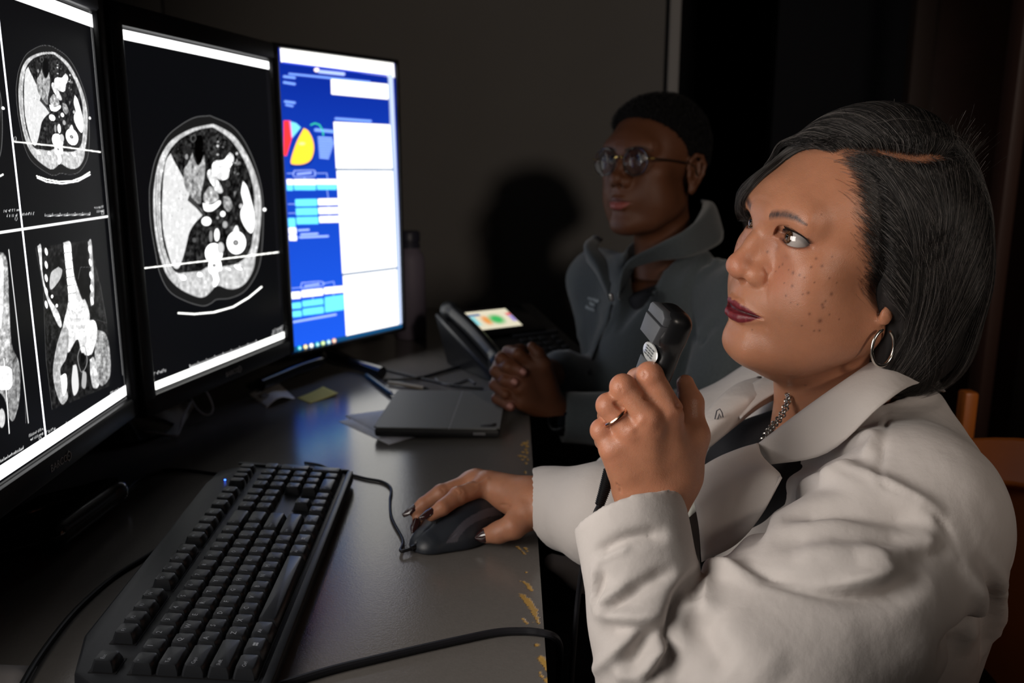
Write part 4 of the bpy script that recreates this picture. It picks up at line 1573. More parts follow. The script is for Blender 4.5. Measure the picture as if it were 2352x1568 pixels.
pen((842, 862), (905, 908), 0.0042, mat('blue_plastic', (0.02, 0.09, 0.15), 0.35), 'blue pen lying just left of the grey tablet', m_gloss)
pen((893, 878), (985, 893), 0.0034, mat('beige_plastic', (0.42, 0.36, 0.26), 0.45), 'beige pencil lying behind the grey tablet', m_gloss)
cable('black_lead', [on_desk(x, y, 0.003) for x, y in ((760, 800), (850, 838), (940, 862), (1000, 876), (1060, 888), (1110, 892))], 0.0022, 'thin black lead between the phone and the grey tablet')
cable('phone_cord', [on_desk(x, y, 0.004) for x, y in ((880, 872), (960, 868), (1020, 852), (1060, 842), (1100, 850))], 0.003, 'dark cord curling in front of the desk phone')
cable('ear_lead', [on_desk(x, y, 0.0024) for x, y in ((1000, 868), (1010, 878), (1030, 884), (1050, 880), (1075, 872), (1090, 880))], 0.0018,
      'short grey earphone lead beside the far edge of the tablet', mat('lead_grey', (0.12, 0.12, 0.13), 0.5))

# folded face mask with its ear loop under the middle monitor
m_mask = mat('mask_fabric', (0.62, 0.64, 0.64), 0.85, bump=[(900, 0.0002, 'noise')])
fm = sheet('face_mask', [on_desk(262, 1002), on_desk(400, 925), on_desk(448, 930), on_desk(408, 1000)], m_mask, 'crumpled pale face mask lying below the gap between the monitors',
           0.001, lambda u, v: 0.016 * math.sin(PI * u) ** 2 * math.sin(PI * v) + 0.004 * math.sin(9 * u + 3 * v) ** 2 * math.sin(PI * v), 24, 'face mask', 0.0008)
b = MB()
b.tube(catmull([on_desk(438, 914, 0.03), on_desk(452, 938, 0.018), on_desk(470, 952, 0.01), on_desk(484, 950, 0.01), on_desk(489, 935, 0.018), on_desk(480, 910, 0.036), on_desk(470, 896, 0.045)], 8), 0.0016, 8)
b.tube(catmull([on_desk(300, 995, 0.006), on_desk(345, 992, 0.012), on_desk(385, 998, 0.008), on_desk(405, 1000, 0.006), on_desk(414, 985, 0.01), on_desk(420, 960, 0.02), on_desk(440, 922, 0.026)], 8), 0.0016, 8)
b.build('ear_loop', mat('elastic_white', (0.5, 0.5, 0.52), 0.7), fm)

# ------------------------------------------------------------------ desk phone
ph_c = at(1120, 800, 1.80)
ph = thing('desk_phone', 'black desk phone with a lit colour screen', 'telephone', (0.005, 1.665, DESK + 0.0005), (0, 0, math.radians(32)))
PT = math.radians(34)
m_phone = mat('phone_plastic', (0.014, 0.014, 0.015), 0.35)
prof = [(-0.105, 0.0), (-0.105, 0.018), (0.115, 0.098), (0.122, 0.092), (0.07, 0.0)]
b = MB()
b.prism(prof, -0.118, 0.118, Matrix(((0, 0, 1, 0), (1, 0, 0, 0), (0, 1, 0, 0), (0, 0, 0, 1))), 0.005)
b.build('body', m_phone, ph)
fd = np.array([0, 0.220, 0.080])
fd /= np.linalg.norm(fd)
fn = np.array([0, -fd[2], fd[1]])
Mf = Matrix(((1, fd[0], fn[0], 0), (0, fd[1], fn[1], -0.105), (0, fd[2], fn[2], 0.018), (0, 0, 0, 1)))


def on_face(b_, c, d, bev=0.001):
    r = MB()
    r.box(c, d, bev)
    bmesh.ops.transform(r.bm, matrix=Mf, verts=r.bm.verts)
    me_ = bpy.data.meshes.new('t')
    r.bm.to_mesh(me_)
    b_.bm.from_mesh(me_)
    r.bm.free()


b = MB()
on_face(b, (0.0, 0.170, 0.003), (0.158, 0.110, 0.006))
b.build('screen_frame', mat('phone_screen_frame', (0.006, 0.006, 0.007), 0.2), ph)
n_ = 40
U, Vv = np.meshgrid(np.linspace(-0.054, 0.054, 60), np.linspace(-0.0325, 0.0325, n_), indexing='ij')
ids = np.arange(60 * n_).reshape(60, n_)
Fq = np.stack([ids[:-1, :-1].ravel(), ids[1:, :-1].ravel(), ids[1:, 1:].ravel(), ids[:-1, 1:].ravel()], 1)
cv = Canvas(U.ravel() * 1000, Vv.ravel() * 1000, (0.85, 0.78, 0.58))
cv.poly([(-54, 16), (-22, 16), (-22, 23), (-54, 23)], (0.03, 0.12, 0.35), 4)
cv.poly([(-54, -16), (-40, -16), (-40, 15), (-54, 15)], (0.25, 0.7, 0.75), 9)
cv.ell((-18, -2), (10, 15), (0.9, 0.35, 0.08), 12)
cv.ell((8, -2), (17, 16), (0.05, 0.5, 0.12), 14)
cv.poly([(42, 8), (54, 8), (54, 16), (42, 16)], (0.9, 0.02, 0.05), 6)
cv.poly([(44, -14), (54, -14), (54, 7), (44, 7)], (0.3, 0.2, 0.7), 8)
Pf = np.array([list(Mf @ Vector((-0.015 + u * 0.92, 0.176 + v * 1.12, 0.0063))) for u, v in zip(U.ravel(), Vv.ravel())])
me = mesh_np('screen', Pf, Fq, False)
set_col(me, cv.c)
link('screen', me, screen_mat('phone_display', 0.95), ph)
b = MB()
for i in range(3):
    for j in range(4):
        on_face(b, (0.010 + i * 0.022, 0.030 + j * 0.020, 0.0022), (0.017, 0.014, 0.0044), 0.0015)
for j in range(4):
    on_face(b, (0.085, 0.03 + j * 0.020, 0.002), (0.014, 0.012, 0.004), 0.0015)
b.build('dial_keys', mat('phone_keys', (0.03, 0.03, 0.032), 0.4), ph)
b = MB()
on_face(b, (0.05, 0.112, 0.0015), (0.11, 0.012, 0.003))
b.build('soft_key_bar', mat('phone_bar', (0.05, 0.05, 0.055), 0.35), ph)
b = MB()
hs = [Mf @ Vector(p) for p in ((-0.095, 0.005, 0.010), (-0.095, 0.03, 0.016), (-0.095, 0.115, 0.020), (-0.095, 0.20, 0.016), (-0.095, 0.225, 0.010))]
b.tube(catmull(hs, 6), [0.019] * 6 + [0.014] * 13 + [0.019] * 6, 16)
b.build('handset', mat('handset_plastic', (0.014, 0.015, 0.016), 0.35), ph)

# ------------------------------------------------------------------ water bottle
bt = thing('water_bottle', 'lavender-grey metal bottle with a dark screw cap beside the bright monitor', 'bottle', (-0.236, 1.93, DESK + 0.0005))
k = 1.0
MB().lathe([(0, 0), (0.034 * k, 0), (0.0365 * k, 0.004), (0.0365 * k, 0.175 * k), (0.034 * k, 0.19 * k), (0.026 * k, 0.203 * k), (0.0235 * k, 0.206 * k), (0.0235 * k, 0.212 * k), (0, 0.212 * k)], 48).build(
    'body', mat('bottle_paint', (0.20, 0.17, 0.22), 0.55, bump=[(800, 0.0001, 'noise')]), bt)
MB().lathe([(0.0235 * k, 0.2085 * k), (0.026 * k, 0.2085 * k), (0.0262 * k, 0.216 * k), (0.0245 * k, 0.218 * k), (0.0245 * k, 0.222 * k), (0.0265 * k, 0.224 * k), (0.0265 * k, 0.242 * k), (0.024 * k, 0.246 * k), (0, 0.246 * k)], 40).build(
    'cap', mat('bottle_cap', (0.04, 0.04, 0.06), 0.4), bt)
# ------------------------------------------------------------------ heads
MMF = 0.001


def frame(right, fwd, up, org):
    r = np.array(right, float)
    f_ = np.array(fwd, float)
    f_ = f_ / np.linalg.norm(f_)
    r = r - f_ * (r @ f_)
    r = r / np.linalg.norm(r)
    u = np.cross(r, f_)
    return np.stack([r, f_, u], 1), np.array(org, float) + np.array([0, 0, CAMZ])


def spaced(lo, hi, segs):
    """axis with local spacing: segs = [(upto, step)]"""
    out = [lo]
    x = lo
    for upto, st in segs:
        while x < upto - 1e-9:
            x += st
            out.append(x)
    return np.array([v for v in out if v <= hi + 1e-9])


def head_sculpt(p):
    """p: dict of shape controls, millimetres; x right, y forward, z up, origin between the ears"""
    st = p.get('step', 1.1)
    xs = spaced(-92, 92, [(-60, 2.2), (60, st), (92, 2.2)]) * MMF
    ys = spaced(-108, 128, [(28, 2.8), (128, st)]) * MMF
    zs = spaced(-190, 140, [(-112, 2.5), (58, st), (140, 2.5)]) * MMF
    s = Sculpt(xs, ys, zs)
    full = p.get('full', 1.0)

    def E(c, r, k=0, mode='u', R=None, both=False):
        c = np.array(c, float) * MMF
        r = np.array(r, float) * MMF
        s.ell(c, r, k * MMF, mode, R)
        if both:
            c2 = c * [-1, 1, 1]
            R2 = None if R is None else np.diag([-1, 1, 1]) @ np.array(R) @ np.diag([-1, 1, 1])
            s.ell(c2, r, k * MMF, mode, R2)

    def Cn(a, b, ra, rb, k=0, mode='u', both=False, flat=None):
        a = np.array(a, float) * MMF
        b = np.array(b, float) * MMF
        s.cone(a, b, ra * MMF, rb * MMF, k * MMF, mode, flat=flat)
        if both:
            m = np.array([-1, 1, 1])
            fl = None if flat is None else (np.array(flat[0]) * m, flat[1])
            s.cone(a * m, b * m, ra * MMF, rb * MMF, k * MMF, mode, flat=fl)

    # skull and forehead
    E((0, -12, 46), (75, 91, 82))
    E((0, 34, 40), (64, 50, 50), 18)
    E((0, 30, 0), (62, 54, 60), 18)
    # jaw
    jw = p.get('jaw', 1.0)
    Cn((54 * jw, -2, -48), (40 * jw, 48, -78), 16 * full, 15 * full, 24, both=True)
    Cn((40 * jw, 48, -78), (12, 76, -88), 15 * full, 15, 14, both=True)
    E((0, 44, -50), (46, 48, 42), 22)
    E((0, 71.5, -86), (23, 17, 18), 16)                       # chin
    E((0, 78, -88), (14, 9, 11), 10)
    # cheekbones and cheeks
    E((45, 52, 0), (20, 24, 17), 18, both=True)
    E((40 * p.get('cheekw', 1), 54, -30), (24 * full, 25, 29), 22, both=True)
    E((46, 30, -52), (24 * full, 34, 30 * full), 24, both=True)
    E((29, 66, -32), (15, 15, 19), 14, both=True)
    # maxilla, muzzle
    E((0, 72, -43), (30, 24, 27), 14)
    # brow
    Cn((10, 83, 38), (44, 70, 38), 9, 8, 14, both=True)
    E((0, 74, 44), (48, 13, 20), 20)
    # eye sockets
    E((33, 93, 21), (17, 14, 12), 10, 's', both=True)
    E((21, 91, 19), (5, 7, 7), 8, 's', both=True)
    E((19, 79.5, 27), (5, 4.5, 7), 9, both=True)
    # lids over the eyeballs
    ec = p['eye']
    for sx in (-1, 1):
        s.ell(np.array([sx * ec[0], ec[1], ec[2]]) * MMF, np.array([15.6, 15.6, 15.6]) * MMF, 0.004)
        s.ell(np.array([sx * (ec[0] + 1), ec[1] + 1.5, ec[2] - 12]) * MMF, np.array([14, 11, 6]) * MMF, 0.008)   # lower lid bag
        s.ell(np.array([sx * (ec[0] + 2), ec[1] + 3, ec[2] + 12.5]) * MMF, np.array([16, 11, 5]) * MMF, 0.006)  # upper fold
    # nose
    nb = p.get('nose', 1.0)
    tip = np.array(p['tip'], float)
    Cn((0, 82, 26), (0, 92, 10), 7, 6.5, 12)
    Cn((0, 92, 10), (0, tip[1] - 9, tip[2] + 4), 6.5 * nb, 8 * nb, 8)
    Cn((5, 78, 12), (10 * nb, 88, -14), 7, 8 * nb, 10, both=True)
    s.ell(np.array([0, tip[1] - 9.5, tip[2]]) * MMF, np.array([11 * nb, 10, 10.0]) * MMF, 0.006)
    E((5 * nb, tip[1] - 10.5, tip[2] - 1), (6, 7.5, 6.5), 5, both=True)
    al = p['ala']
    E((al[0], al[1], al[2]), (7.6, 11.0, 8.8), 6.0, both=True)
    E((al[0] - 3.5, al[1] + 2.5, al[2] - 3), (6.5, 8, 5.5), 4, both=True)
    Cn((0, tip[1] - 9, tip[2] - 6), (0, 90, tip[2] - 15), 4.2, 5, 4)
    # nostrils
    Cn((6.8 * nb, tip[1] - 12, tip[2] - 11.5), (9.2 * nb, tip[1] - 22, tip[2] - 7), 2.9, 3.8, 2, 's', both=True)
    # lips
    mz = p['mz']
    my = p['my']
    mw = p['mw']
    Cn((mw, my - 15.5, mz), (9, my - 3.5, mz + 4.0), 2.2, 4.2, 4, both=True)
    Cn((9, my - 3.5, mz + 4.6), (2.5, my - 1.2, mz + 5.2), 4.7, 4.6, 3, both=True)
    Cn((mw - 1, my - 15.5, mz - 2), (9, my - 4.5, mz - 7.5), 2.6, 5.6 * p.get('lip', 1), 4, both=True)
    Cn((9, my - 4.5, mz - 7.5), (0, my - 3, mz - 8.2), 5.6 * p.get('lip', 1), 6.0 * p.get('lip', 1), 3, both=True)
    op = p.get('open', 1.0)
    for sx in (-1, 1):
        s.chain([np.array(q) * MMF for q in ((sx * (mw + 2), my - 13, mz - .6), (sx * 14, my - 3.5, mz - 1.2), (sx * 6, my + 0.5, mz - 1.4), (0, my + 1.5, mz - 1.2))],
                [0.0008, 0.0012 * op, 0.0017 * op, 0.0018 * op], 0.0012, 's')
    # philtrum and the dip under the lower lip
    Cn((0, my + 2.5, mz + 13), (0, my + 3.5, mz + 22), 2.2, 2.0, 5, 's')
    E((0, my + 4, mz - 20), (16, 7, 5), 9, 's')
    # ears
    if p.get('ear') == 'lobe':
        E((75.0, -7, -30), (3.6, 6.5, 9.5), 3, both=True)
    elif p.get('ear', True):
        for sx in (-1, 1):
            m = np.array([sx, 1, 1])

            def q(*a):
                return np.array(a, float) * m * MMF
            s.ell(q(75, -10, 2), np.array([5, 15, 27]) * MMF, 0.006)
            helix = [q(74, 4, 8), q(78, 2, 22), q(81, -8, 31), q(84, -20, 29), q(85, -28, 16), q(83, -27, 0), q(80, -20, -14), q(77, -10, -26)]
            s.chain(helix, [.003, .0038, .004, .004, .004, .0036, .0034, .0055], 0.002)
            s.chain([q(81, -19, 19), q(81, -20, 4), q(79, -14, -9), q(78, -8, -16)], [.0032, .003, .003, .0035], 0.003)
            s.ell(q(83, -8, -2), np.array([6, 8, 9]) * MMF, 0.003, 's')
            s.chain([q(85, -15, 25), q(86, -24, 14), q(85, -23, 0)], [.0022, .0024, .002], 0.002, 's')
            s.ell(q(76, 1, -3), np.array([3.5, 4, 6]) * MMF, 0.003)
            s.ell(q(75.5, -8, -27), np.array([4.2, 8, 9]) * MMF, 0.004)
    # neck and under the chin
    nk = p.get('neck', 1.0)
    for a, b, ra, rb, k in p['necks']:
        Cn(a, b, ra, rb, k)
    E((0, 34, -88), (40 * full, 40, 20 * p.get('dbl', 1.0)), 18)
    # eyelid openings
    for sx in (-1, 1):
        c0 = np.array([sx * ec[0], ec[1], ec[2]]) * MMF
        gaze = p.get('tiltlid', 0.0)

        def opening(X, Y, Z, c0=c0, sx=sx):
            x, y, z = (X - c0[0]) * sx, Y - c0[1], Z - c0[2]
            r = np.sqrt(x * x + y * y + z * z) + 1e-9
            az = np.arctan2(x, np.maximum(y, 1e-5))              # + towards the temple
            el = np.arcsin(np.clip(z / r, -1, 1))
            a = (az - p['az0']) / p['azw']
            q = np.clip(1 - a * a, 0, 1)
            up_ = p['lu'] * q ** 0.62 * (1 + 0.10 * a) + p['cant'] * a
            lo_ = -p['ll'] * q ** 0.75 * (1 - 0.08 * a) + p['cant'] * a
            d = np.maximum(np.maximum(el - up_, lo_ - el), (np.abs(a) - 1.0) * p['azw']) * 0.0150
            d = np.maximum(d, (0.0005 - y))
            return np.maximum(d, r - 0.023).astype(np.float32)
        s.op(c0 - 0.023, c0 + 0.023, opening, 0.0011, 's', 0.002)
        s.ell(c0, np.array([14.1, 14.1, 14.1]) * MMF, 0.0003, 's')
        s.ell(c0 + np.array([-sx * 11.8, 9.2, -2.2]) * MMF, np.array([4.2, 4.0, 3.4]) * MMF, 0.0015)
    V, F = s.nets()
    V = relax(V, F, 1, 0.4)
    global HEADGRID
    HEADGRID = s
    return V, F


def falloff(d, w):
    return np.clip(1 - d / w, 0, 1)


def gauss_pts(V, pts, rad):
    out = np.zeros(len(V))
    for q in pts:
        out = np.maximum(out, np.exp(-(np.linalg.norm(V - np.array(q) * MMF, axis=1) / (rad * MMF)) ** 2))
    return out


def lerp(c, w, col):
    w = np.clip(w, 0, 1)[:, None]
    return c * (1 - w) + np.array(col)[None] * w


def lip_mask(V, p):
    """1 inside the lip outline seen from the front"""
    mz, my, mw = p['mz'], p['my'], p['mw']
    x = np.abs(V[:, 0]) / MMF
    z = V[:, 2] / MMF - mz
    y = V[:, 1] / MMF
    t = np.clip(x / mw, 0, 1)
    upper = np.interp(t, [0, .12, .3, .6, .85, 1], [6.6, 8.0, 7.2, 4.8, 2.2, 0.0])
    lower = -np.interp(t, [0, .25, .5, .75, 1], [14.2, 13.8, 11.5, 7.2, 0.8]) * p.get('lip', 1) ** .5
    m = np.clip((upper - z) / 1.0, 0, 1) * np.clip((z - lower) / 1.0, 0, 1) * (x < mw) * (y > my - 22)
    return m


def world_pts(R, o, P):
    return np.asarray(P) @ R.T + o


def skin_mat(name, base_rough=0.42, sss=0.25, rad=(0.010, 0.0035, 0.0015)):
    return mat(name, rough=base_rough, attr='col', sss=sss, sss_r=rad, var=0.07, var_scale=160, bump=[(420, 0.00016, 'noise'), (1500, 0.00012, 'cells')], spec=0.45)


def eye_objects(parent, R, o, ec, look, iris_r, iris_col, rad=14.0):
    """eyeball with painted iris, facing along `look` (local)"""
    for sx in (1, -1):
        c = world_pts(R, o, np.array([[sx * ec[0], ec[1], ec[2]]]) * MMF)[0]
        lk = np.array(look, float)
        lk = R @ (lk / np.linalg.norm(lk))
        n, m = 48, 40
        th = np.concatenate([np.linspace(0, 0.6, 26), np.linspace(0.66, PI, m - 26)])
        ph_ = np.linspace(0, 2 * PI, n, endpoint=False)
        u = np.cross(lk, [0, 0, 1])
        u = u / np.linalg.norm(u)
        w = np.cross(lk, u)
        T, Ph = np.meshgrid(th, ph_, indexing='ij')
        r = rad * MMF * (1 + 0.045 * np.exp(-(T / 0.40) ** 4))
        P = c + (np.cos(T)[..., None] * lk + np.sin(T)[..., None] * (np.cos(Ph)[..., None] * u + np.sin(Ph)[..., None] * w)) * r[..., None]
        ids = np.arange(len(th) * n).reshape(len(th), n)
        a_ = ids[:-1]
        b_ = ids[1:]
        F = np.stack([a_.ravel(), b_.ravel(), np.roll(b_, -1, 1).ravel(), np.roll(a_, -1, 1).ravel()], 1)
        me = mesh_np('eyeball', P.reshape(-1, 3), F)
        T_ = T.ravel()
        Ph_ = Ph.ravel()
        white = np.array([0.42, 0.38, 0.36])
        col = np.repeat(white[None], len(T_), 0)
        ir = iris_r
        col *= (1 - 0.55 * np.clip((T_ - 0.75) / 0.7, 0, 1))[:, None]  # shading painted into the eye white, darker towards the corners
        col = lerp(col, falloff(np.abs(T_ - ir), 0.05), np.array(iris_col) * 0.3)
        stri = 0.75 + 0.35 * np.sin(Ph_ * 23 + 3 * np.sin(Ph_ * 7)) * (T_ < ir)
        col[T_ < ir] = np.array(iris_col) * stri[T_ < ir][:, None] * (0.45 + 0.75 * (T_[T_ < ir] / ir)[:, None])
        col[T_ > ir * 0.93] *= 1
        col[(T_ > ir * 0.86) & (T_ <= ir)] *= 0.4
        col[T_ < ir * 0.36] = 0.004
        set_col(me, col)
        link('eyeball', me, mat('eye_wet', rough=0.06, attr='col', coat=1.0, spec=0.6), parent)
# ------------------------------------------------------------------ seated woman in the white coat: head
P1 = dict(eye=(30.8, 67.5, 22.5), tip=(0, 112.5, -13), ala=(15.5, 89.5, -16.5), mz=-51.5, my=98.5, mw=29.5, az0=0.30, azw=1.22, lu=0.47, ll=0.37, cant=-0.12,
          full=1.16, jaw=1.0, cheekw=1.02, nose=1.12, lip=1.0, open=1.4, dbl=1.7, ear='lobe',
          necks=[((0, -14, -40), (0, -34, -110), 54, 50, 26), ((0, -34, -110), (0, -46, -190), 50, 58, 20), ((0, 8, -92), (0, -26, -160), 30, 30, 24)])
R1, O1 = frame((-0.265, 0.952, 0.152), (-0.955, -0.281, 0.097), None, (0.308, 0.80, -0.091))
person1 = thing('person', 'person in white coat with hoop earring speaking into a handheld black recorder', 'person', (0.40, 0.86, 0))
V, F = head_sculpt(P1)
N = vnormals(V, F)
mm = lambda *q: np.array(q, float) * MMF
for sx in (-1, 1):
    def Q(*pts):
        return np.array([[sx * x, y, z] for x, y, z in pts]) * MMF
    # upper lid crease, under-eye crease, crow's feet, smile line, wing crease
    stroke(V, N, Q((19, 83, 26), (26, 86, 31), (35, 85, 33), (44, 79, 30), (50, 72, 24)), 0.0014, -0.0016)
    stroke(V, N, Q((19, 82, 15), (25, 84, 9), (33, 84, 6), (40, 80, 6)), 0.0017, -0.0012)
    stroke(V, N, Q((50, 68, 18), (56, 62, 15), (62, 55, 14)), 0.0012, -0.0008)
    stroke(V, N, Q((22, 88, -12), (27, 86, -24), (31, 84, -36), (34, 80, -46)), 0.0026, -0.0015)
    stroke(V, N, Q((18, 90, -7), (23.5, 86, -13), (24, 85, -20), (20, 88, -26)), 0.0020, -0.0024)
    stroke(V, N, Q((28, 84, -51), (31, 81, -57), (33, 78, -63)), 0.003, -0.0008)
    # lid margins slightly proud
P1c = np.array([0.46, 0.205, 0.118])
sk = np.repeat(P1c[None], len(V), 0)
nz = vnoise(V, 45, 2) * 0.6 + vnoise(V, 110, 3) * 0.4
sk *= (1 + 0.10 * nz)[:, None]
sk = lerp(sk, 0.35 * gauss_pts(V, [(0, 114, -12), (36, 78, -12), (-36, 78, -12)], 20), (0.56, 0.20, 0.13))
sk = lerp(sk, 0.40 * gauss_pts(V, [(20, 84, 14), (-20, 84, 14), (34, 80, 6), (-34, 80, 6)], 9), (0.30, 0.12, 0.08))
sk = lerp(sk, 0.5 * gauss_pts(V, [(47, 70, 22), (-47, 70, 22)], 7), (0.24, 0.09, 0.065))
lm_ = lip_mask(V, P1)
crk = 0.85 + 0.25 * vnoise(V * np.array([1, .3, .15]), 900, 6)
sk = sk * (1 - lm_[:, None]) + np.array([0.20, 0.024, 0.034])[None] * crk[:, None] * lm_[:, None]
gap_ = np.exp(-((V[:, 2] + 0.0529) / 0.0011) ** 2) * (np.abs(V[:, 0]) < 0.026) * lm_
sk = lerp(sk, gap_ * 0.9, (0.02, 0.004, 0.005))
# brows
for sx in (-1, 1):
    x = V[:, 0] * sx / MMF
    z = V[:, 2] / MMF
    mid = np.interp(x, [14, 22, 32, 44, 56], [38, 41, 43.5, 43.0, 38])
    th_ = np.interp(x, [12, 18, 32, 44, 54], [3.0, 4.3, 4.0, 2.8, 1.0])
    w = np.clip(1.25 - np.abs(z - mid) / th_, 0, 1) * (x > 16) * (x < 53) * (V[:, 1] > 0.04)
    sk = lerp(sk, w * (0.85 + 0.2 * vnoise(V * np.array([1.0, 1, .35]), 900, 9)), (0.045, 0.026, 0.024))
# lash line shadow tint
eyes_ = np.array([[s_ * P1['eye'][0], P1['eye'][1], P1['eye'][2]] for s_ in (-1, 1)]) * MMF
LASH = []
for c0 in eyes_:
    sx = np.sign(c0[0])
    q_ = V - c0
    r_ = np.linalg.norm(q_, axis=1) + 1e-9
    az_e = np.arctan2(q_[:, 0] * sx, np.maximum(q_[:, 1], 1e-5))
    el_e = np.arcsin(np.clip(q_[:, 2] / r_, -1, 1))
    a_e = (az_e - P1['az0']) / P1['azw']
    qq = np.clip(1 - a_e * a_e, 0, 1)
    up_e = P1['lu'] * qq ** 0.62 * (1 + 0.10 * a_e) + P1['cant'] * a_e
    lo_e = -P1['ll'] * qq ** 0.75 * (1 - 0.08 * a_e) + P1['cant'] * a_e
    nr = (r_ < 0.0175) & (q_[:, 1] > -0.002) & (np.abs(a_e) < 1.12)
    w_up = np.exp(-((el_e - up_e - 0.02) / 0.075) ** 2) * nr
    w_lo = np.exp(-((el_e - lo_e + 0.02) / 0.06) ** 2) * nr
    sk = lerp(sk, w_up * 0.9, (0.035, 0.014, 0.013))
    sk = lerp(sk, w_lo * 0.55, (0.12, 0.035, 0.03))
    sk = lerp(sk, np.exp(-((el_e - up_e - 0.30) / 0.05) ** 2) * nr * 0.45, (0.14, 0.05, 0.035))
    for k in range(150):
        a_ = -0.82 + 1.75 * (k / 149)
        az_k = P1['az0'] + P1['azw'] * a_
        el_k = P1['lu'] * max(0, 1 - a_ * a_) ** 0.62 * (1 + 0.10 * a_) + P1['cant'] * a_
        d_ = np.array([sx * math.sin(az_k) * math.cos(el_k), math.cos(az_k) * math.cos(el_k), math.sin(el_k)])
        out_ = d_ * 1.0 + np.array([sx * 0.25 * a_, 0.0, -0.10])
        p0_ = c0 + d_ * 0.0151
        L_ = 0.0050 + 0.0018 * a_
        LASH.append([p0_, p0_ + out_ * L_ * 0.4, p0_ + out_ * L_ * 0.8 + np.array([0, 0, 0.0008]), p0_ + out_ * L_ * 1.05 + np.array([0, 0, 0.0022])])
FRK = [(1873, 591, 1.1), (1861, 612, 1.1), (1887, 607, 1.2), (1910, 588, 0.8), (1908, 637, 0.9), (1833, 633, 1.0), (1786, 612, 1.0), (1809, 620, 0.8), (1818, 627, 1.5),
       (1816, 655, 1.3), (1854, 673, 1.2), (1913, 675, 1.5), (1888, 696, 1.3), (1892, 707, 1.2), (1802, 680, 1.0), (1813, 695, 0.8), (1857, 721, 1.1), (1880, 738, 1.9),
       (1838, 748, 0.8), (1867, 762, 0.9), (1880, 760, 1.1), (1725, 759, 0.8), (1759, 578, 1.0), (1794, 606, 1.1), (1890, 490, 0.7), (1930, 730, 0.8), (1907, 725, 0.9),
       (1845, 640, 0.7), (1778, 623, 0.7), (1841, 675, 0.8), (1897, 688, 0.9), (1925, 650, .7), (1850, 888, 1.4), (1830, 700, .7), (1870, 650, .7), (1798, 652, .7)]
pw = world_pts(R1, O1, V)
pv = pix(pw)
dep = pw[:, 1]
fr = np.random.RandomState(5)
cent = []
for x, y, r_ in FRK:
    q = np.nonzero(np.hypot(pv[:, 0] - x, pv[:, 1] - y) < 4)[0]
    if len(q):
        c_ = V[q[np.argmin(dep[q])]]
        cent.append((c_, r_))
        cent.append((c_ * np.array([-1, 1, 1]) + np.array([0, 0, fr.randn() * .006]), r_))
for c_, r_ in cent:
    d = np.linalg.norm((V - c_) * np.array([1, 1, .85]), axis=1) / MMF
    sk = lerp(sk, np.exp(-(d / (r_ * 0.95)) ** 2) * 0.72, (0.10, 0.035, 0.025))
V1h, F1h, C1h = world_pts(R1, O1, V), F, sk
# ------------------------------------------------------------------ hands
def hand_grid(pts, pad=0.03, st=0.0013):
    P = np.array(pts)
    lo, hi = P.min(0) - pad, P.max(0) + pad
    return Sculpt(np.arange(lo[0], hi[0], st), np.arange(lo[1], hi[1], st), np.arange(lo[2], hi[2], st))


def finger(s, pts, rads, kroot=0.008, k=0.003):
    """pts: knuckle .. tip; soft joint bulges"""
    for i in range(len(pts) - 1):
        s.cone(pts[i], pts[i + 1], rads[i], rads[i + 1], kroot if i == 0 else k)


def nail(name, tip, prev, outward, w, l, m, parent, long_=0.0):
    """curved finger nail on the outer side of the last bone"""
    tip, prev, outward = [np.asarray(q, float) for q in (tip, prev, outward)]
    d = tip - prev
    d /= np.linalg.norm(d)
    o = outward - d * (outward @ d)
    o /= np.linalg.norm(o)
    sd = np.cross(d, o)
    V_, n, m_ = [], 10, 12
    for i in range(m_ + 1):
        t = i / m_
        ww = w * (1 - max(0, t - 0.45) ** 2 * (2.6 if long_ else 1.6)) * (0.82 + 0.18 * math.sin(PI * min(1, t * 2.2) / 2))
        for j in range(n + 1):
            a = (j / n - 0.5) * 2.0
            V_.append(tip + d * (-l * 0.45 + (l + long_) * t) + sd * ww * math.sin(a) + o * (w * 1.05 * (math.cos(a) - 1) + 0.0006 - 0.0012 * max(0, t - .5)) + o * w * 0.98)
    V_ = np.array(V_)
    ids = np.arange((m_ + 1) * (n + 1)).reshape(m_ + 1, n + 1)
    F = np.stack([ids[:-1, :-1].ravel(), ids[1:, :-1].ravel(), ids[1:, 1:].ravel(), ids[:-1, 1:].ravel()], 1)
    me = mesh_np(name, V_, F)
    ob = link(name, me, m, parent)
    md_ = ob.modifiers.new('thickness', 'SOLIDIFY')
    md_.thickness = 0.0007
    md_.offset = -1
    return ob


def surf(V, N, pts, tol=4.0, PV=None):
    """the visible surface points under sight lines (authoring aid for creases and seams)"""
    pv_ = pix(V) if PV is None else PV
    eye = np.array([0, 0, CAMZ])
    out = []
    for x, y in pts:
        d = np.hypot(pv_[:, 0] - x, pv_[:, 1] - y)
        for t_ in (tol, tol * 2, tol * 4, tol * 9):
            q = np.nonzero(d < t_)[0]
            q = q[np.sum((V[q] - eye) * N[q], 1) < 0]
            if len(q):
                z = np.linalg.norm(V[q] - eye, axis=1)
                # nearest sheet, then closest to the sight line
                qq = q[z < z.min() + 0.02]
                out.append(V[qq[np.argmin(d[qq])]])
                break
    return np.array(out)


A = at
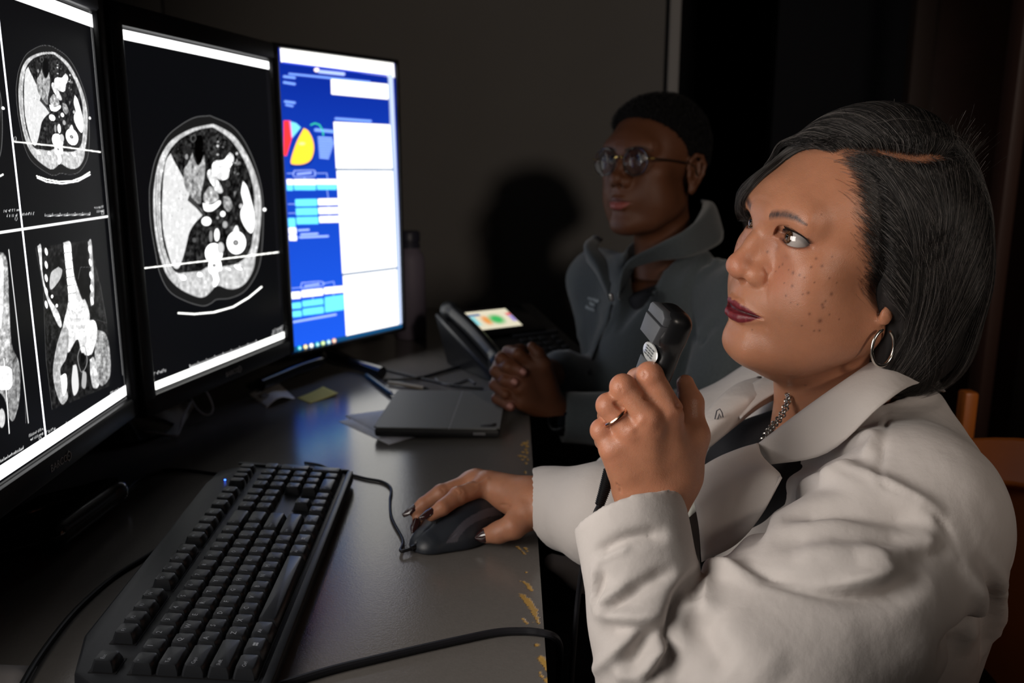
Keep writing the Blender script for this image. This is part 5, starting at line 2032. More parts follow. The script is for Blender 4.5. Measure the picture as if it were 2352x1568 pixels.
# left hand round the recorder
LW, LF = A(1498, 1140, 0.652), A(1500, 1330, 0.628)
LM = [A(1538, 946, 0.646), A(1490, 962, 0.638), A(1448, 992, 0.641), A(1410, 1030, 0.648)]
LP = [A(1492, 862, 0.650), A(1431, 889, 0.646), A(1398, 931, 0.649), A(1383, 988, 0.653)]
LD = [A(1464, 870, 0.682), A(1425, 910, 0.682), A(1396, 955, 0.682), A(1388, 1012, 0.680)]
LT = [A(1482, 884, 0.700), A(1450, 920, 0.700), A(1424, 962, 0.698), A(1416, 1012, 0.694)]
TH = [A(1558, 1085, 0.662), A(1586, 1000, 0.666), A(1586, 925, 0.674), A(1574, 880, 0.682)]
s = hand_grid([LW, LF] + LM + LP + LD + LT + TH)
s.cone(LF, LW, 0.033, 0.0255, 0.0, flat=((0, 1, 0), 1.22))
wl, wr = A(1460, 1120, 0.655), A(1535, 1120, 0.655)
for i, (a, b, ra, rb) in enumerate([(wr, LM[0], .019, .0108), (LW, LM[1], .019, .0108), (wl, LM[2], .018, .0105), (wl, LM[3], .0165, .0100)]):
    s.cone(a, b, ra, rb, 0.010)
s.cone(A(1440, 1060, .652), LM[3], 0.016, 0.0105, 0.010)
s.cone(wr, TH[0], 0.018, 0.017, 0.014)
s.cone(TH[0], TH[1], 0.0175, 0.0135, 0.014)
s.cone(A(1545, 1030, .66), TH[1], 0.016, 0.011, 0.016)
s.chain(TH[1:], [.0135, .0106, .0074], 0.004)
for i in range(4):
    r0 = [.0112, .0108, .0104, .0098][i]
    finger(s, [LM[i], LP[i], LD[i], LT[i]], [r0, r0 * 0.93, r0 * 0.82, r0 * 0.72], 0.003, 0.0022)
    s.ell(LP[i], [r0 * 0.98] * 3, 0.002)
VL, FL = s.nets()
VL = relax(VL, FL, 2)
NL = vnormals(VL, FL)
PVL = pix(VL)


def k3(pts):
    return [(x / 2.75 + 1280, y / 2.75 + 680) for x, y in pts]


for pts, w_, h_ in [([(735, 600), (770, 690), (830, 785)], .0022, -.003), ([(500, 560), (560, 640), (600, 660)], .0016, -.0025), ([(360, 660), (400, 700), (435, 725)], .0016, -.0022),
                    ([(300, 790), (330, 820), (350, 840)], .0016, -.002), ([(440, 860), (520, 800), (560, 760)], .003, .0012), ([(640, 900), (700, 780), (720, 700)], .004, .0010),
                    ([(370, 1180), (395, 1210), (400, 1250)], .0012, -.0012), ([(540, 470), (560, 500), (540, 520)], .0010, -.0006), ([(380, 560), (410, 590), (400, 610)], .0010, -.0006)]:
    q = surf(VL, NL, k3(pts), PV=PVL)
    if len(q) > 1:
        stroke(VL, NL, q, w_, h_)
cL = np.repeat(P1c[None] * 1.02, len(VL), 0) * (1 + 0.08 * vnoise(VL, 60, 2) + 0.05 * vnoise(VL, 200, 4))[:, None]
cL = lerp(cL, 0.35 * np.exp(-(np.min([np.linalg.norm(VL - q, axis=1) for q in LM + LP], 0) / 0.014) ** 2), (0.55, 0.19, 0.12))
# ring
ringc = A(1409, 944, 0.6492)
# right hand resting on the mouse
G = lambda x, y, h: on_desk(x, y, h)
RW = G(1222, 1152, 0.040)
RF = G(1330, 1172, 0.048)
RM = [G(1122, 1112, 0.050), G(1094, 1104, 0.049), G(1080, 1108, 0.044), G(1082, 1118, 0.034)]
RP = [G(1052, 1139, 0.0475), G(1014, 1133, 0.040), G(1000, 1146, 0.032), G(1010, 1160, 0.022)]
RD = [G(1016, 1166, 0.042), G(974, 1158, 0.030), G(966, 1178, 0.020), G(990, 1180, 0.012)]
RT = [G(990, 1183, 0.036), G(952, 1174, 0.023), G(958, 1204, 0.011), G(985, 1196, 0.009)]
RTH = [G(1205, 1182, 0.034), G(1180, 1208, 0.026), G(1146, 1222, 0.018), G(1118, 1229, 0.013)]
s = hand_grid([RW, RF] + RM + RP + RD + RT + RTH)
s.cone(RF, RW, 0.030, 0.0235, 0.0)
s.cone(RW, RM[0], 0.022, 0.012, 0.012)
s.cone(RW, RM[1], 0.021, 0.012, 0.012)
s.cone(RW, RM[2], 0.020, 0.011, 0.012)
s.cone(RW + np.array([0, .012, -.004]), RM[3], 0.017, 0.010, 0.012)
s.cone(RW, RTH[0], 0.021, 0.016, 0.012)
s.chain(RTH, [.016, .0128, .0108, .0085], 0.006)
for i in range(4):
    r0 = [.0098, .0098, .0092, .0082][i]
    finger(s, [RM[i], RP[i], RD[i], RT[i]], [r0 * 1.1, r0, r0 * 0.86, r0 * 0.66], 0.007, 0.002)
    s.ell(RP[i], [r0 * 1.03] * 3, 0.003)
    s.ell(RM[i] + np.array([0, 0, 0.001]), [r0 * 1.12] * 3, 0.005)
VR, FR = s.nets()
VR = relax(VR, FR, 2)
NR = vnormals(VR, FR)
PVR = pix(VR)
k7 = lambda pts: [(x / 5.227 + 850, y / 5.227 + 1050) for x, y in pts]
for pts, w_, h_ in [([(1020, 395), (1060, 420), (1050, 450)], .001, -.0007), ([(1080, 380), (1110, 420), (1090, 450)], .001, -.0006), ([(840, 370), (880, 400), (870, 430)], .001, -.0007),
                    ([(1540, 580), (1640, 570), (1700, 600)], .0014, -.0012), ([(1560, 700), (1640, 680), (1680, 640)], .0014, -.0012),
                    ([(1250, 330), (1350, 300), (1450, 250)], .003, .0012), ([(1150, 300), (1280, 300), (1400, 240)], .002, -.001)]:
    q = surf(VR, NR, k7(pts), PV=PVR)
    if len(q) > 1:
        stroke(VR, NR, q, w_, h_)
cR = np.repeat(P1c[None], len(VR), 0) * (1 + 0.08 * vnoise(VR, 60, 2) + 0.05 * vnoise(VR, 200, 4))[:, None]
# the whole body is one mesh: head and neck, shoulders and arms under the coat, hands
s = Sculpt(np.arange(0.05, 0.60, 0.012), np.arange(0.42, 1.16, 0.012), np.arange(0.34, 0.98, 0.012))
Wp = lambda x, y, z: np.array([x, y, z + CAMZ])
SHL, SHR = A(2095, 1205, 0.685), Wp(0.345, 1.005, -0.30)
ELL_, ELR = A(1640, 1700, 0.580), Wp(0.20, 1.03, -0.385)
NKB = Wp(0.345, 0.835, -0.275)
s.cone(SHL, SHR, 0.04, 0.045)
s.ell(Wp(0.36, 0.84, -0.45), (0.10, 0.15, 0.19), 0.05)
s.cone(NKB + [0, 0, -0.05], NKB + [0, 0, 0.03], 0.06, 0.05, 0.04)
s.cone(SHL, ELL_, 0.04, 0.04, 0.03)
s.cone(ELL_, A(1500, 1450, .605), 0.036, 0.030, 0.02)
s.cone(A(1500, 1450, .605), LF, 0.030, 0.030, 0.02)
s.cone(SHR, ELR, 0.05, 0.04, 0.03)
s.cone(ELR, G(1400, 1188, 0.055), 0.036, 0.030, 0.02)
s.cone(G(1400, 1188, 0.055), RF, 0.030, 0.028, 0.02)
VB, FB = s.nets()
cB = np.repeat(P1c[None], len(VB), 0)
Vs = [V1h, VL, VR, VB]
Fs = [F1h, FL, FR, FB]
off = np.cumsum([0] + [len(v) for v in Vs[:-1]])
me = mesh_np('body', np.vstack(Vs), np.vstack([f + o_ for f, o_ in zip(Fs, off)]))
set_col(me, np.vstack([C1h, cL, cR, cB]))
person1.location = (0, 0, 0)
body1 = link('body', me, skin_mat('skin_light_brown', 0.36), person1)
eye_objects(body1, R1, O1, P1['eye'], (0.01, 1, 0.12), 0.44, (0.11, 0.05, 0.022))
m_nail = mat('nail_lacquer', (0.035, 0.012, 0.012), 0.10, coat=1.0)
for i, (L_, w_) in enumerate(((0.009, .0062), (0.009, .0062), (0.008, .0058))):
    nail('fingernail', RT[i], RD[i], (RT[i] - RD[i])[[0, 1, 2]] * 0 + np.array([-0.12, -0.25, 1.0]), w_, 0.010, m_nail, body1, 0.007)
nail('fingernail', RTH[3], RTH[2], np.array([0.1, -0.8, 0.45]), 0.0078, 0.011, m_nail, body1, 0.005)
# gold ring with small stones
ax_r = LP[2] - LM[2]
ax_r /= np.linalg.norm(ax_r)
rc = LM[2] * 0.42 + LP[2] * 0.58
u_ = np.cross(ax_r, [0, 1, 0])
u_ /= np.linalg.norm(u_)
v_ = np.cross(ax_r, u_)
b = MB()
b.tube([rc + (u_ * math.cos(a) + v_ * math.sin(a)) * 0.0122 + ax_r * 0.0008 * math.cos(2 * a) for a in np.linspace(0, 2 * PI, 36, endpoint=False)], 0.0013, 8, closed=True)
ring = b.build('finger_ring', mat('rose_gold', (0.80, 0.52, 0.38), 0.2, metal=1.0), body1, label='thin gold ring set with small clear stones')
b = MB()
for k in range(6):
    a = PI * 1.5 - 0.62 + k * 0.17
    p_ = rc + (u_ * math.cos(a) + v_ * math.sin(a)) * 0.0134
    q = bmesh.ops.create_icosphere(b.bm, subdivisions=1, radius=0.0011, matrix=Matrix.Translation(p_))
b.build('ring_stones', mat('clear_stone', (0.8, 0.8, 0.85), 0.05, metal=0.6), ring)['kind'] = 'stuff'

# ------------------------------------------------------------------ the recorder in her left hand
ra_, rb_ = A(1460, 960, 0.672), A(1552, 712, 0.655)
axis = rb_ - ra_
RL = np.linalg.norm(axis)
axis /= RL
nf = np.array([-0.96, -0.26, -0.10])
nf = nf - axis * (nf @ axis)
nf /= np.linalg.norm(nf)
sx_ = np.cross(axis, nf)
rec = thing('voice_recorder', 'black handheld dictation recorder with a grey mic grille, held upright', 'recorder')
rec.matrix_world = Matrix(((sx_[0], axis[0], nf[0], ra_[0]), (sx_[1], axis[1], nf[1], ra_[1]), (sx_[2], axis[2], nf[2], ra_[2]), (0, 0, 0, 1)))
m_rec = mat('recorder_black', (0.010, 0.010, 0.011), 0.3)
m_recg = mat('recorder_grey', (0.085, 0.09, 0.10), 0.45, bump=[(2500, 0.00008, 'noise')])
W2, T2 = 0.032, 0.026
s = Sculpt(np.arange(-0.03, 0.0301, 0.0015), np.arange(-0.06, RL + 0.02, 0.0015), np.arange(-0.03, 0.0281, 0.0015))


def rbox(c, h, r):
    c = np.array(c)
    h = np.array(h)

    def fn(X, Y, Z):
        qx, qy, qz = np.abs(X - c[0]) - h[0] + r, np.abs(Y - c[1]) - h[1] + r, np.abs(Z - c[2]) - h[2] + r
        return (np.sqrt(np.maximum(qx, 0) ** 2 + np.maximum(qy, 0) ** 2 + np.maximum(qz, 0) ** 2) + np.minimum(np.maximum(qx, np.maximum(qy, qz)), 0) - r).astype(np.float32)
    s.op(c - h, c + h, fn, 0.006, 'u', 0.012)


rbox((0, RL / 2 - 0.02, -0.003), (W2 / 2, RL / 2 + 0.018, 0.0090), 0.008)
rbox((0, RL - 0.014, 0.0015), (W2 / 2 + 0.001, 0.016, 0.0125), 0.010)
Vr, Fr = s.nets()
Vr = relax(Vr, Fr, 2)
link('body_shell', mesh_np('body_shell', Vr, Fr), m_rec, rec)
b = MB()
b.box((-0.001, RL / 2 - 0.035, 0.0072), (W2 * .78, RL * .78, 0.003), 0.0014)
b.build('face_plate', mat('recorder_face', (0.06, 0.065, 0.068), 0.32), rec)
b = MB()
b.prism([(-0.0135, RL - 0.0255), (0.011, RL - 0.0270), (0.0145, RL - 0.0105), (-0.0135, RL - 0.0095)], 0.006, 0.0172, None, 0.0014)
b.build('mic_grille', m_recg, rec)
b = MB()
b.prism([(-0.0135, RL - 0.0087), (0.0145, RL - 0.0097), (0.0135, RL - 0.003), (0.008, RL + 0.0005), (-0.011, RL + 0.0005), (-0.0135, RL - 0.002)], 0.006, 0.0162, None, 0.0016)
b.build('mic_cap', m_recg, rec)
b = MB()
b.lathe([(0, 0), (0.0115, 0), (0.0120, 0.0006), (0.0110, 0.0012), (0, 0.0014)], 32, Matrix.Translation((0.0, RL - 0.0385, 0.0082)) @ Matrix.Diagonal((1.05, 0.62, 1, 1)))
b.build('silver_label', mat('brushed_silver', (0.72, 0.72, 0.70), 0.3, metal=0.7), rec)
b = MB()
for i in range(4):
    for j in range(3):
        b.box((-0.005 + j * 0.0048, RL - 0.0350 - i * 0.0022, 0.0099), (0.0034, 0.0009, 0.0003))
b.build('label_print', mat('grey_ink', (0.10, 0.11, 0.12), 0.6), rec)['kind'] = 'stuff'
for i in range(3):
    b = MB()
    b.box((0, RL - 0.062 - i * 0.018, 0.0088), (0.016, 0.010, 0.003), 0.0013)
    b.build('button', m_recg, rec)
# strain relief and cord below the hand
b = MB()
c0, c1, c2 = A(1402, 1080, 0.672), A(1390, 1120, 0.672), A(1377, 1160, 0.670)
n_ = 18
pts, rd = [], []
for i in range(n_ * 2 + 1):
    t = i / (n_ * 2)
    pts.append(c0 * (1 - t) ** 2 + c1 * 2 * t * (1 - t) + c2 * t * t)
    rd.append((0.0062 - 0.0018 * t) * (1.0 if i % 2 else 0.82))
inv = rec.matrix_world.inverted()
b.tube([inv @ Vector(p) for p in pts], rd, 12)
b.build('strain_relief', m_cable, rec)
b = MB()
b.tube([inv @ Vector(p) for p in catmull([c0 + [0.0, 0.0, 0.02], (c0 + c1) / 2, c1, c2, A(1368, 1180, 0.668), A(1352, 1230, 0.69), A(1338, 1300, 0.71), A(1325, 1400, 0.72), A(1310, 1600, 0.70), A(1300, 1800, 0.66)], 6)], 0.0026, 10)
b.build('cord', m_cable2, rec)
# ------------------------------------------------------------------ her white coat
st_ = 0.0031
s = Sculpt(np.arange(0.02, 0.62, st_), np.arange(0.40, 1.17, st_), np.arange(0.40, 0.985, st_))
m_coat = mat('white_coat_cloth', (0.60, 0.555, 0.53), 0.82, var=0.03, var_scale=30, bump=[(1500, 0.00012, 'noise'), (60, 0.0010, 'noise')], sheen=0.1)
# torso
s.ell(Wp(0.350, 0.845, -0.44), (0.115, 0.185, 0.20))
s.ell(Wp(0.340, 0.845, -0.62), (0.150, 0.195, 0.20), 0.06)
s.ell(Wp(0.262, 0.765, -0.455), (0.085, 0.085, 0.095), 0.05)
s.ell(Wp(0.262, 0.925, -0.455), (0.085, 0.085, 0.095), 0.05)
s.cone(Wp(0.360, 0.735, -0.320), Wp(0.355, 1.00, -0.30), 0.066, 0.066, 0.06)
s.ell(Wp(0.385, 0.81, -0.37), (0.080, 0.15, 0.14), 0.05)
s.cone(Wp(0.365, 0.845, -0.30), Wp(0.360, 0.84, -0.245), 0.080, 0.062, 0.05)
# left arm: shoulder cap, upper sleeve, elbow, forearm
SL = A(2095, 1195, 0.675)
MIDL = A(1915, 1400, 0.615)
s.ell(SL + [0.0, 0.01, 0.0], (0.068, 0.070, 0.072), 0.05)
s.cone(SL, MIDL, 0.070, 0.078, 0.03)
s.cone(MIDL, A(1765, 1555, 0.585), 0.078, 0.080, 0.03)
s.cone(A(1765, 1555, 0.585), A(1620, 1780, 0.57), 0.080, 0.074, 0.03)
T = s.D.copy()
# forearm sleeve, a separate tube meeting the upper sleeve in a deep crease
s.D[:] = 1.0
FA, FB_, FC = A(1560, 1780, 0.575), A(1490, 1430, 0.598), A(1450, 1196, 0.632)
s.cone(FA, FB_, 0.060, 0.0445)
s.cone(FB_, FC, 0.0445, 0.0455, 0.01, flat=((0, 1, 0), 1.08))
fore = s.D.copy()
h = np.maximum(0.010 - np.abs(T - fore), 0) / 0.010
s.D = (np.minimum(T, fore) - h * h * 0.0025).astype(np.float32)
# right arm reaching to the mouse
RC = G(1258, 1162, 0.036)
s.cone(SHR, ELR + [0, 0, 0.01], 0.072, 0.062, 0.04)
SR1 = G(1400, 1188, 0.055)
s.cone(ELR + [0, 0, 0.01], SR1, 0.060, 0.050, 0.03)
s.cone(SR1, RC, 0.050, 0.044, 0.02, flat=((0, 1, 0), 1.1))
# hanging front hem below the right forearm
s.cone(A(1268, 1290, 0.93), A(1340, 1318, 0.95), 0.010, 0.016, 0.012)
s.cone(A(1340, 1318, 0.95), Wp(0.22, 0.98, -0.50), 0.016, 0.05, 0.03)
# open cuffs: cut the end flat and hollow it
ftop = FC - FB_
ftop /= np.linalg.norm(ftop)
cutp = FC + ftop * 0.008
tilt = ftop + np.array([-0.22, 0.42, 0.0])
tilt /= np.linalg.norm(tilt)
s.op(FC - 0.10, FC + 0.10, lambda X, Y, Z: (-((X - cutp[0]) * tilt[0] + (Y - cutp[1]) * tilt[1] + (Z - cutp[2]) * tilt[2])).astype(np.float32)
     + 10.0 * (np.sqrt((X - FC[0]) ** 2 + (Y - FC[1]) ** 2 + (Z - FC[2]) ** 2) > 0.085), 0.002, 's', 0)
s.cone(FC - ftop * 0.05, FC + ftop * 0.07, 0.0345, 0.0385, 0.002, 's', flat=((0, 1, 0), 1.08))
rt = RC - SR1
rt /= np.linalg.norm(rt)
cutr = RC + rt * 0.006
rt0 = rt.copy()
rt = rt + np.array([0.0, -0.50, -0.22])
rt /= np.linalg.norm(rt)
s.op(RC - 0.09, RC + 0.09, lambda X, Y, Z: (-((X - cutr[0]) * rt[0] + (Y - cutr[1]) * rt[1] + (Z - cutr[2]) * rt[2])).astype(np.float32)
     + 10.0 * (np.sqrt((X - RC[0]) ** 2 + (Y - RC[1]) ** 2 + (Z - RC[2]) ** 2) > 0.075), 0.002, 's', 0)
s.cone(RC - rt0 * 0.05, RC + rt0 * 0.06, 0.031, 0.0355, 0.002, 's', flat=((0, 1, 0), 1.1))
# opening of the coat over the chest
s.chain([Wp(0.300, 0.84, -0.20), Wp(0.225, 0.845, -0.33), Wp(0.185, 0.85, -0.42)], [0.062, 0.056, 0.034], 0.008, 's')
s.cone(Wp(0.345, 0.835, -0.15), Wp(0.350, 0.838, -0.29), 0.064, 0.066, 0.008, 's')
s.op((-1, -1, -1), (2, 2, 2), lambda X, Y, Z: (Z - 0.432 + 0 * X + 0 * Y).astype(np.float32), 0.01, 's', 0)
V, F = s.nets()
V = relax(V, F, 2)
N = vnormals(V, F)
PV = pix(V)


def k4(pts):
    return [(x * 0.4898 + 1200, y * 0.4898 + 850) for x, y in pts]


# folds and creases read off the cloth: (points, width, height)
FOLDS = [
    ([(340, 880), (430, 810), (560, 770), (680, 770)], .006, -.006), ([(330, 900), (420, 860), (520, 820)], .004, .004),
    ([(335, 1130), (430, 1050), (560, 960), (700, 870)], .006, .006), ([(370, 1150), (480, 1060), (600, 990), (720, 930)], .006, -.006),
    ([(330, 900), (350, 1010), (345, 1130)], .004, .004), ([(380, 930), (370, 1020), (350, 1130)], .004, -.004),
    ([(335, 1140), (450, 1150), (600, 1160), (690, 1130)], .006, .005), ([(360, 1190), (450, 1230), (560, 1220), (680, 1170)], .008, -.006),
    ([(340, 1420), (420, 1330), (540, 1230), (690, 1170)], .006, .006), ([(480, 1400), (540, 1310), (620, 1240), (690, 1200)], .008, -.009),
    ([(560, 1440), (620, 1350), (690, 1280)], .006, .006), ([(440, 1440), (500, 1420), (600, 1440)], .006, .004), ([(600, 1460), (650, 1390), (690, 1340)], .005, -.006),
    # crease between forearm and upper sleeve
    ([(700, 1460), (700, 1250), (720, 1120), (770, 1020), (840, 950)], .007, -.012),
    ([(750, 1050), (800, 980), (870, 930), (960, 930), (1040, 955)], .010, .007),
    ([(800, 1100), (830, 1200), (880, 1300), (980, 1420)], .012, -.007), ([(860, 970), (860, 1080), (880, 1180)], .010, .006), ([(830, 1000), (810, 1090)], .008, -.004),
    # armpit fold running back along the upper arm
    ([(830, 940), (960, 935), (1100, 975), (1300, 1005), (1500, 1010), (1700, 970), (1850, 880)], .008, .010),
    ([(1000, 925), (1150, 975), (1350, 1020), (1560, 1045), (1750, 1040), (1900, 950)], .010, -.014),
    ([(1060, 830), (1120, 740), (1180, 620), (1250, 570)], .010, -.010),
    ([(1120, 720), (1250, 600), (1420, 520), (1560, 560), (1700, 590)], .010, .008),
    ([(1200, 700), (1400, 640), (1600, 650), (1800, 680), (1920, 700)], .012, -.009), ([(1460, 480), (1600, 500), (1800, 600), (1980, 700)], .010, .008),
    ([(1150, 800), (1400, 780), (1650, 770), (1900, 800)], .014, -.006), ([(1250, 850), (1500, 850), (1700, 840)], .014, .004),
    ([(1560, 880), (1750, 880), (1900, 830), (2000, 760)], .010, .007), ([(1700, 930), (1880, 870), (2020, 780)], .010, -.007),
    ([(1580, 430), (1480, 510), (1400, 550)], .008, .005), ([(1100, 470), (1300, 360), (1480, 310), (1640, 300)], .010, .007), ([(1120, 560), (1280, 440), (1450, 380), (1560, 370)], .012, -.009),
    # armhole seam
    ([(1700, 180), (1715, 280), (1690, 420), (1660, 540), (1760, 590), (1900, 650), (2010, 760), (2060, 880)], .003, -.0035),
    ([(1560, 345), (1640, 300), (1660, 330), (1600, 420)], .006, .005),
    # back folds
    ([(2050, 900), (2120, 1050), (2120, 1200), (2050, 1350)], .010, .008), ([(2120, 850), (2180, 1000), (2200, 1200), (2150, 1420)], .009, -.007),
    ([(2200, 880), (2240, 1050), (2240, 1250), (2200, 1440)], .009, .007), ([(2260, 1000), (2280, 1150), (2260, 1350)], .008, -.006),
    ([(2150, 1160), (2050, 1240), (1950, 1330)], .012, -.009), ([(1380, 1180), (1250, 1300), (1150, 1450)], .02, -.004), ([(900, 1180), (1100, 1350), (1200, 1460)], .02, .004),
]
for pts, w_, h_ in FOLDS:
    q = surf(V, N, catmull(k4(pts), 3), 5, PV)
    if len(q) > 2:
        for _ in range(4):
            q[1:-1] = (q[:-2] + q[1:-1] * 2 + q[2:]) / 4
        stroke(V, N, q, w_ * 0.9, h_ * 1.15)
V += N * (0.0012 * vnoise(V, 22, 3) + 0.0005 * vnoise(V, 60, 5))[:, None]
V = relax(V, F, 1, 0.2)
coat = link('coat', mesh_np('coat', V, F), m_coat, person1)
N = vnormals(V, F)
PV = pix(V)
# cuff hem seam
q = surf(V, N, k4([(275, 810), (340, 760), (450, 700), (560, 670), (680, 660), (770, 660)]), 5, PV)
# black top under the coat
b = Sculpt(np.arange(0.14, 0.46, 0.006), np.arange(0.70, 0.98, 0.006), np.arange(0.55, 0.93, 0.006))
b.ell(Wp(0.365, 0.845, -0.43), (0.125, 0.135, 0.20))
b.ell(Wp(0.29, 0.845, -0.42), (0.085, 0.085, 0.10), 0.05)
b.ell(Wp(0.283, 0.862, -0.335), (0.075, 0.085, 0.065), 0.04)
b.cone(Wp(0.35, 0.838, -0.30), Wp(0.345, 0.836, -0.265), 0.072, 0.064, 0.03)
b.op((0, 0, 0), (1, 2, 2), lambda X, Y, Z: (-(Z - (CAMZ - 0.262) - (X - 0.30) * 0.2)).astype(np.float32) + 0 * Y, 0.004, 's', 0)
Vt, Ft = b.nets()
link('top', mesh_np('top', relax(Vt, Ft, 2), Ft), mat('black_knit', (0.008, 0.008, 0.010), 0.8), person1)


def cloth_strip(name, rows, m, parent, th=0.0022, sub=6, **kw):
    """thick cloth panel through rows of points (each row is a curve)"""
    R_ = [catmull(r_, sub) for r_ in rows]
    n = len(R_[0])
    grid = [catmull([R_[i][j] for i in range(len(R_))], sub) for j in range(n)]
    G_ = np.array(grid)
    a, b_ = G_.shape[0], G_.shape[1]
    ids = np.arange(a * b_).reshape(a, b_)
    F_ = np.stack([ids[:-1, :-1].ravel(), ids[1:, :-1].ravel(), ids[1:, 1:].ravel(), ids[:-1, 1:].ravel()], 1)
    me = mesh_np(name, G_.reshape(-1, 3), F_)
    o = link(name, me, m, parent, **kw)
    md_ = o.modifiers.new('thickness', 'SOLIDIFY')
    md_.thickness = th
    md_.offset = 0
    return o


def on_coat(pts, lift=0.004):
    q = []
    for x, y in k4(pts):
        r_ = surf(V, N, [(x, y)], 6, PV)
        if len(r_):
            p_ = r_[0]
            d_ = np.array([0, 0, CAMZ]) - p_
            q.append(p_ + d_ / np.linalg.norm(d_) * lift)
    return q


# camera-side collar: stands at the neck and folds down onto the shoulder
cl_out = [A(1760, 1068, 0.755), A(1900, 1040, 0.715), A(2025, 930, 0.700), A(2110, 880, 0.745), A(2170, 900, 0.85)]
cl_mid = [A(1748, 1040, 0.760), A(1880, 985, 0.725), A(1995, 890, 0.718), A(2075, 835, 0.765), A(2140, 850, 0.86)]
cl_top = [A(1738, 1024, 0.765), A(1850, 940, 0.745), A(1950, 868, 0.745), A(2040, 812, 0.790), A(2090, 815, 0.86)]
cl_in = [A(1742, 1030, 0.775), A(1855, 955, 0.760), A(1955, 895, 0.765), A(2040, 850, 0.80), A(2085, 850, 0.86)]
cloth_strip('collar', [cl_out, cl_mid, cl_top, cl_in], m_coat, coat)
# camera-side lapel, turned back over the chest
lp_edge = [A(1592, 1196, 0.700), A(1640, 1160, 0.700), A(1720, 1100, 0.712), A(1790, 1055, 0.722)]
lp_tip = [A(1602, 1200, 0.690), A(1660, 1180, 0.680), A(1740, 1140, 0.690), A(1800, 1085, 0.700)]
lp_fold = [A(1588, 1094, 0.735), A(1640, 1062, 0.742), A(1700, 1035, 0.750), A(1742, 1022, 0.760)]
cloth_strip('lapel', [[A(1586, 1092, 0.742), A(1650, 1052, 0.752), A(1700, 1032, 0.760), A(1740, 1020, 0.768)], lp_fold,
                      [A(1590, 1130, 0.715), A(1650, 1105, 0.712), A(1710, 1070, 0.722), A(1752, 1050, 0.735)],
                      [A(1604, 1200, 0.690), A(1690, 1150, 0.688), A(1760, 1095, 0.695), A(1790, 1088, 0.700)],
                      [A(1612, 1290, 0.685), A(1690, 1250, 0.672), A(1750, 1180, 0.675), A(1794, 1096, 0.690)]], m_coat, coat)
# far lapel and collar
cloth_strip('lapel', [[A(1600, 1050, 0.80), A(1680, 985, 0.835), A(1745, 935, 0.86), A(1806, 905, 0.875)],
                      [A(1598, 1020, 0.80), A(1660, 960, 0.825), A(1730, 910, 0.855), A(1800, 888, 0.875)],
                      [A(1596, 985, 0.825), A(1640, 930, 0.855), A(1690, 888, 0.88), A(1745, 868, 0.895)],
                      [A(1598, 985, 0.85), A(1645, 925, 0.88), A(1700, 880, 0.905), A(1750, 866, 0.915)]], m_coat, coat)
cloth_strip('collar', [[A(1700, 962, 0.835), A(1745, 925, 0.848), A(1795, 895, 0.86), A(1830, 880, 0.875)],
                       [A(1690, 935, 0.850), A(1735, 900, 0.862), A(1785, 875, 0.875), A(1830, 862, 0.890)],
                       [A(1700, 905, 0.870), A(1745, 872, 0.885), A(1790, 862, 0.895), A(1830, 858, 0.905)]], m_coat, coat)
# folded facing below the lapel
cloth_strip('facing', [[A(1580, 1190, 0.735), A(1640, 1140, 0.742), A(1700, 1090, 0.75), A(1755, 1050, 0.757)],
                       [A(1584, 1090, 0.755), A(1640, 1055, 0.765), A(1700, 1030, 0.77), A(1738, 1020, 0.775)]], mat('coat_lining', (0.50, 0.50, 0.46), 0.85), coat)
# small dark embroidered mark on the far lapel
b = MB()
mk = A(1651, 951, 0.822)
for pts in ([(-.004, -.005), (-.0025, .004), (.0005, .006), (.003, .002), (.0042, -.003)], [(-.001, -.005), (.0005, .001), (.0022, -.003)]):
    b.tube([mk + np.array([x, -0.001, z]) for x, z in pts], 0.0006, 6)
b.build('embroidered_mark', mat('dark_thread', (0.02, 0.02, 0.03), 0.7), coat)
# chain necklace
b = MB()
pts = catmull([A(1812, 898, 0.800), A(1808, 925, 0.790), A(1795, 955, 0.785), A(1778, 975, 0.785), A(1765, 990, 0.790), A(1752, 1012, 0.80)], 8)
nl = len(pts)
for i in range(0, nl - 2, 2):
    c_ = (pts[i] + pts[i + 2]) / 2
    d_ = pts[i + 2] - pts[i]
    L_ = np.linalg.norm(d_) * 0.68
    d_ /= np.linalg.norm(d_)
    side = np.cross(d_, [0, -1, 0]) if (i // 2) % 2 else np.cross(d_, np.cross(d_, [0, -1, 0]))
    side /= np.linalg.norm(side)
    b.tube([c_ + d_ * L_ * math.cos(a) + side * 0.0032 * math.sin(a) for a in np.linspace(0, 2 * PI, 14, endpoint=False)], 0.0009, 6, closed=True)
b.build('chain_necklace', mat('dark_silver', (0.45, 0.43, 0.40), 0.25, metal=1.0), person1, label='silver chain-link necklace at the open collar')['kind'] = 'stuff'
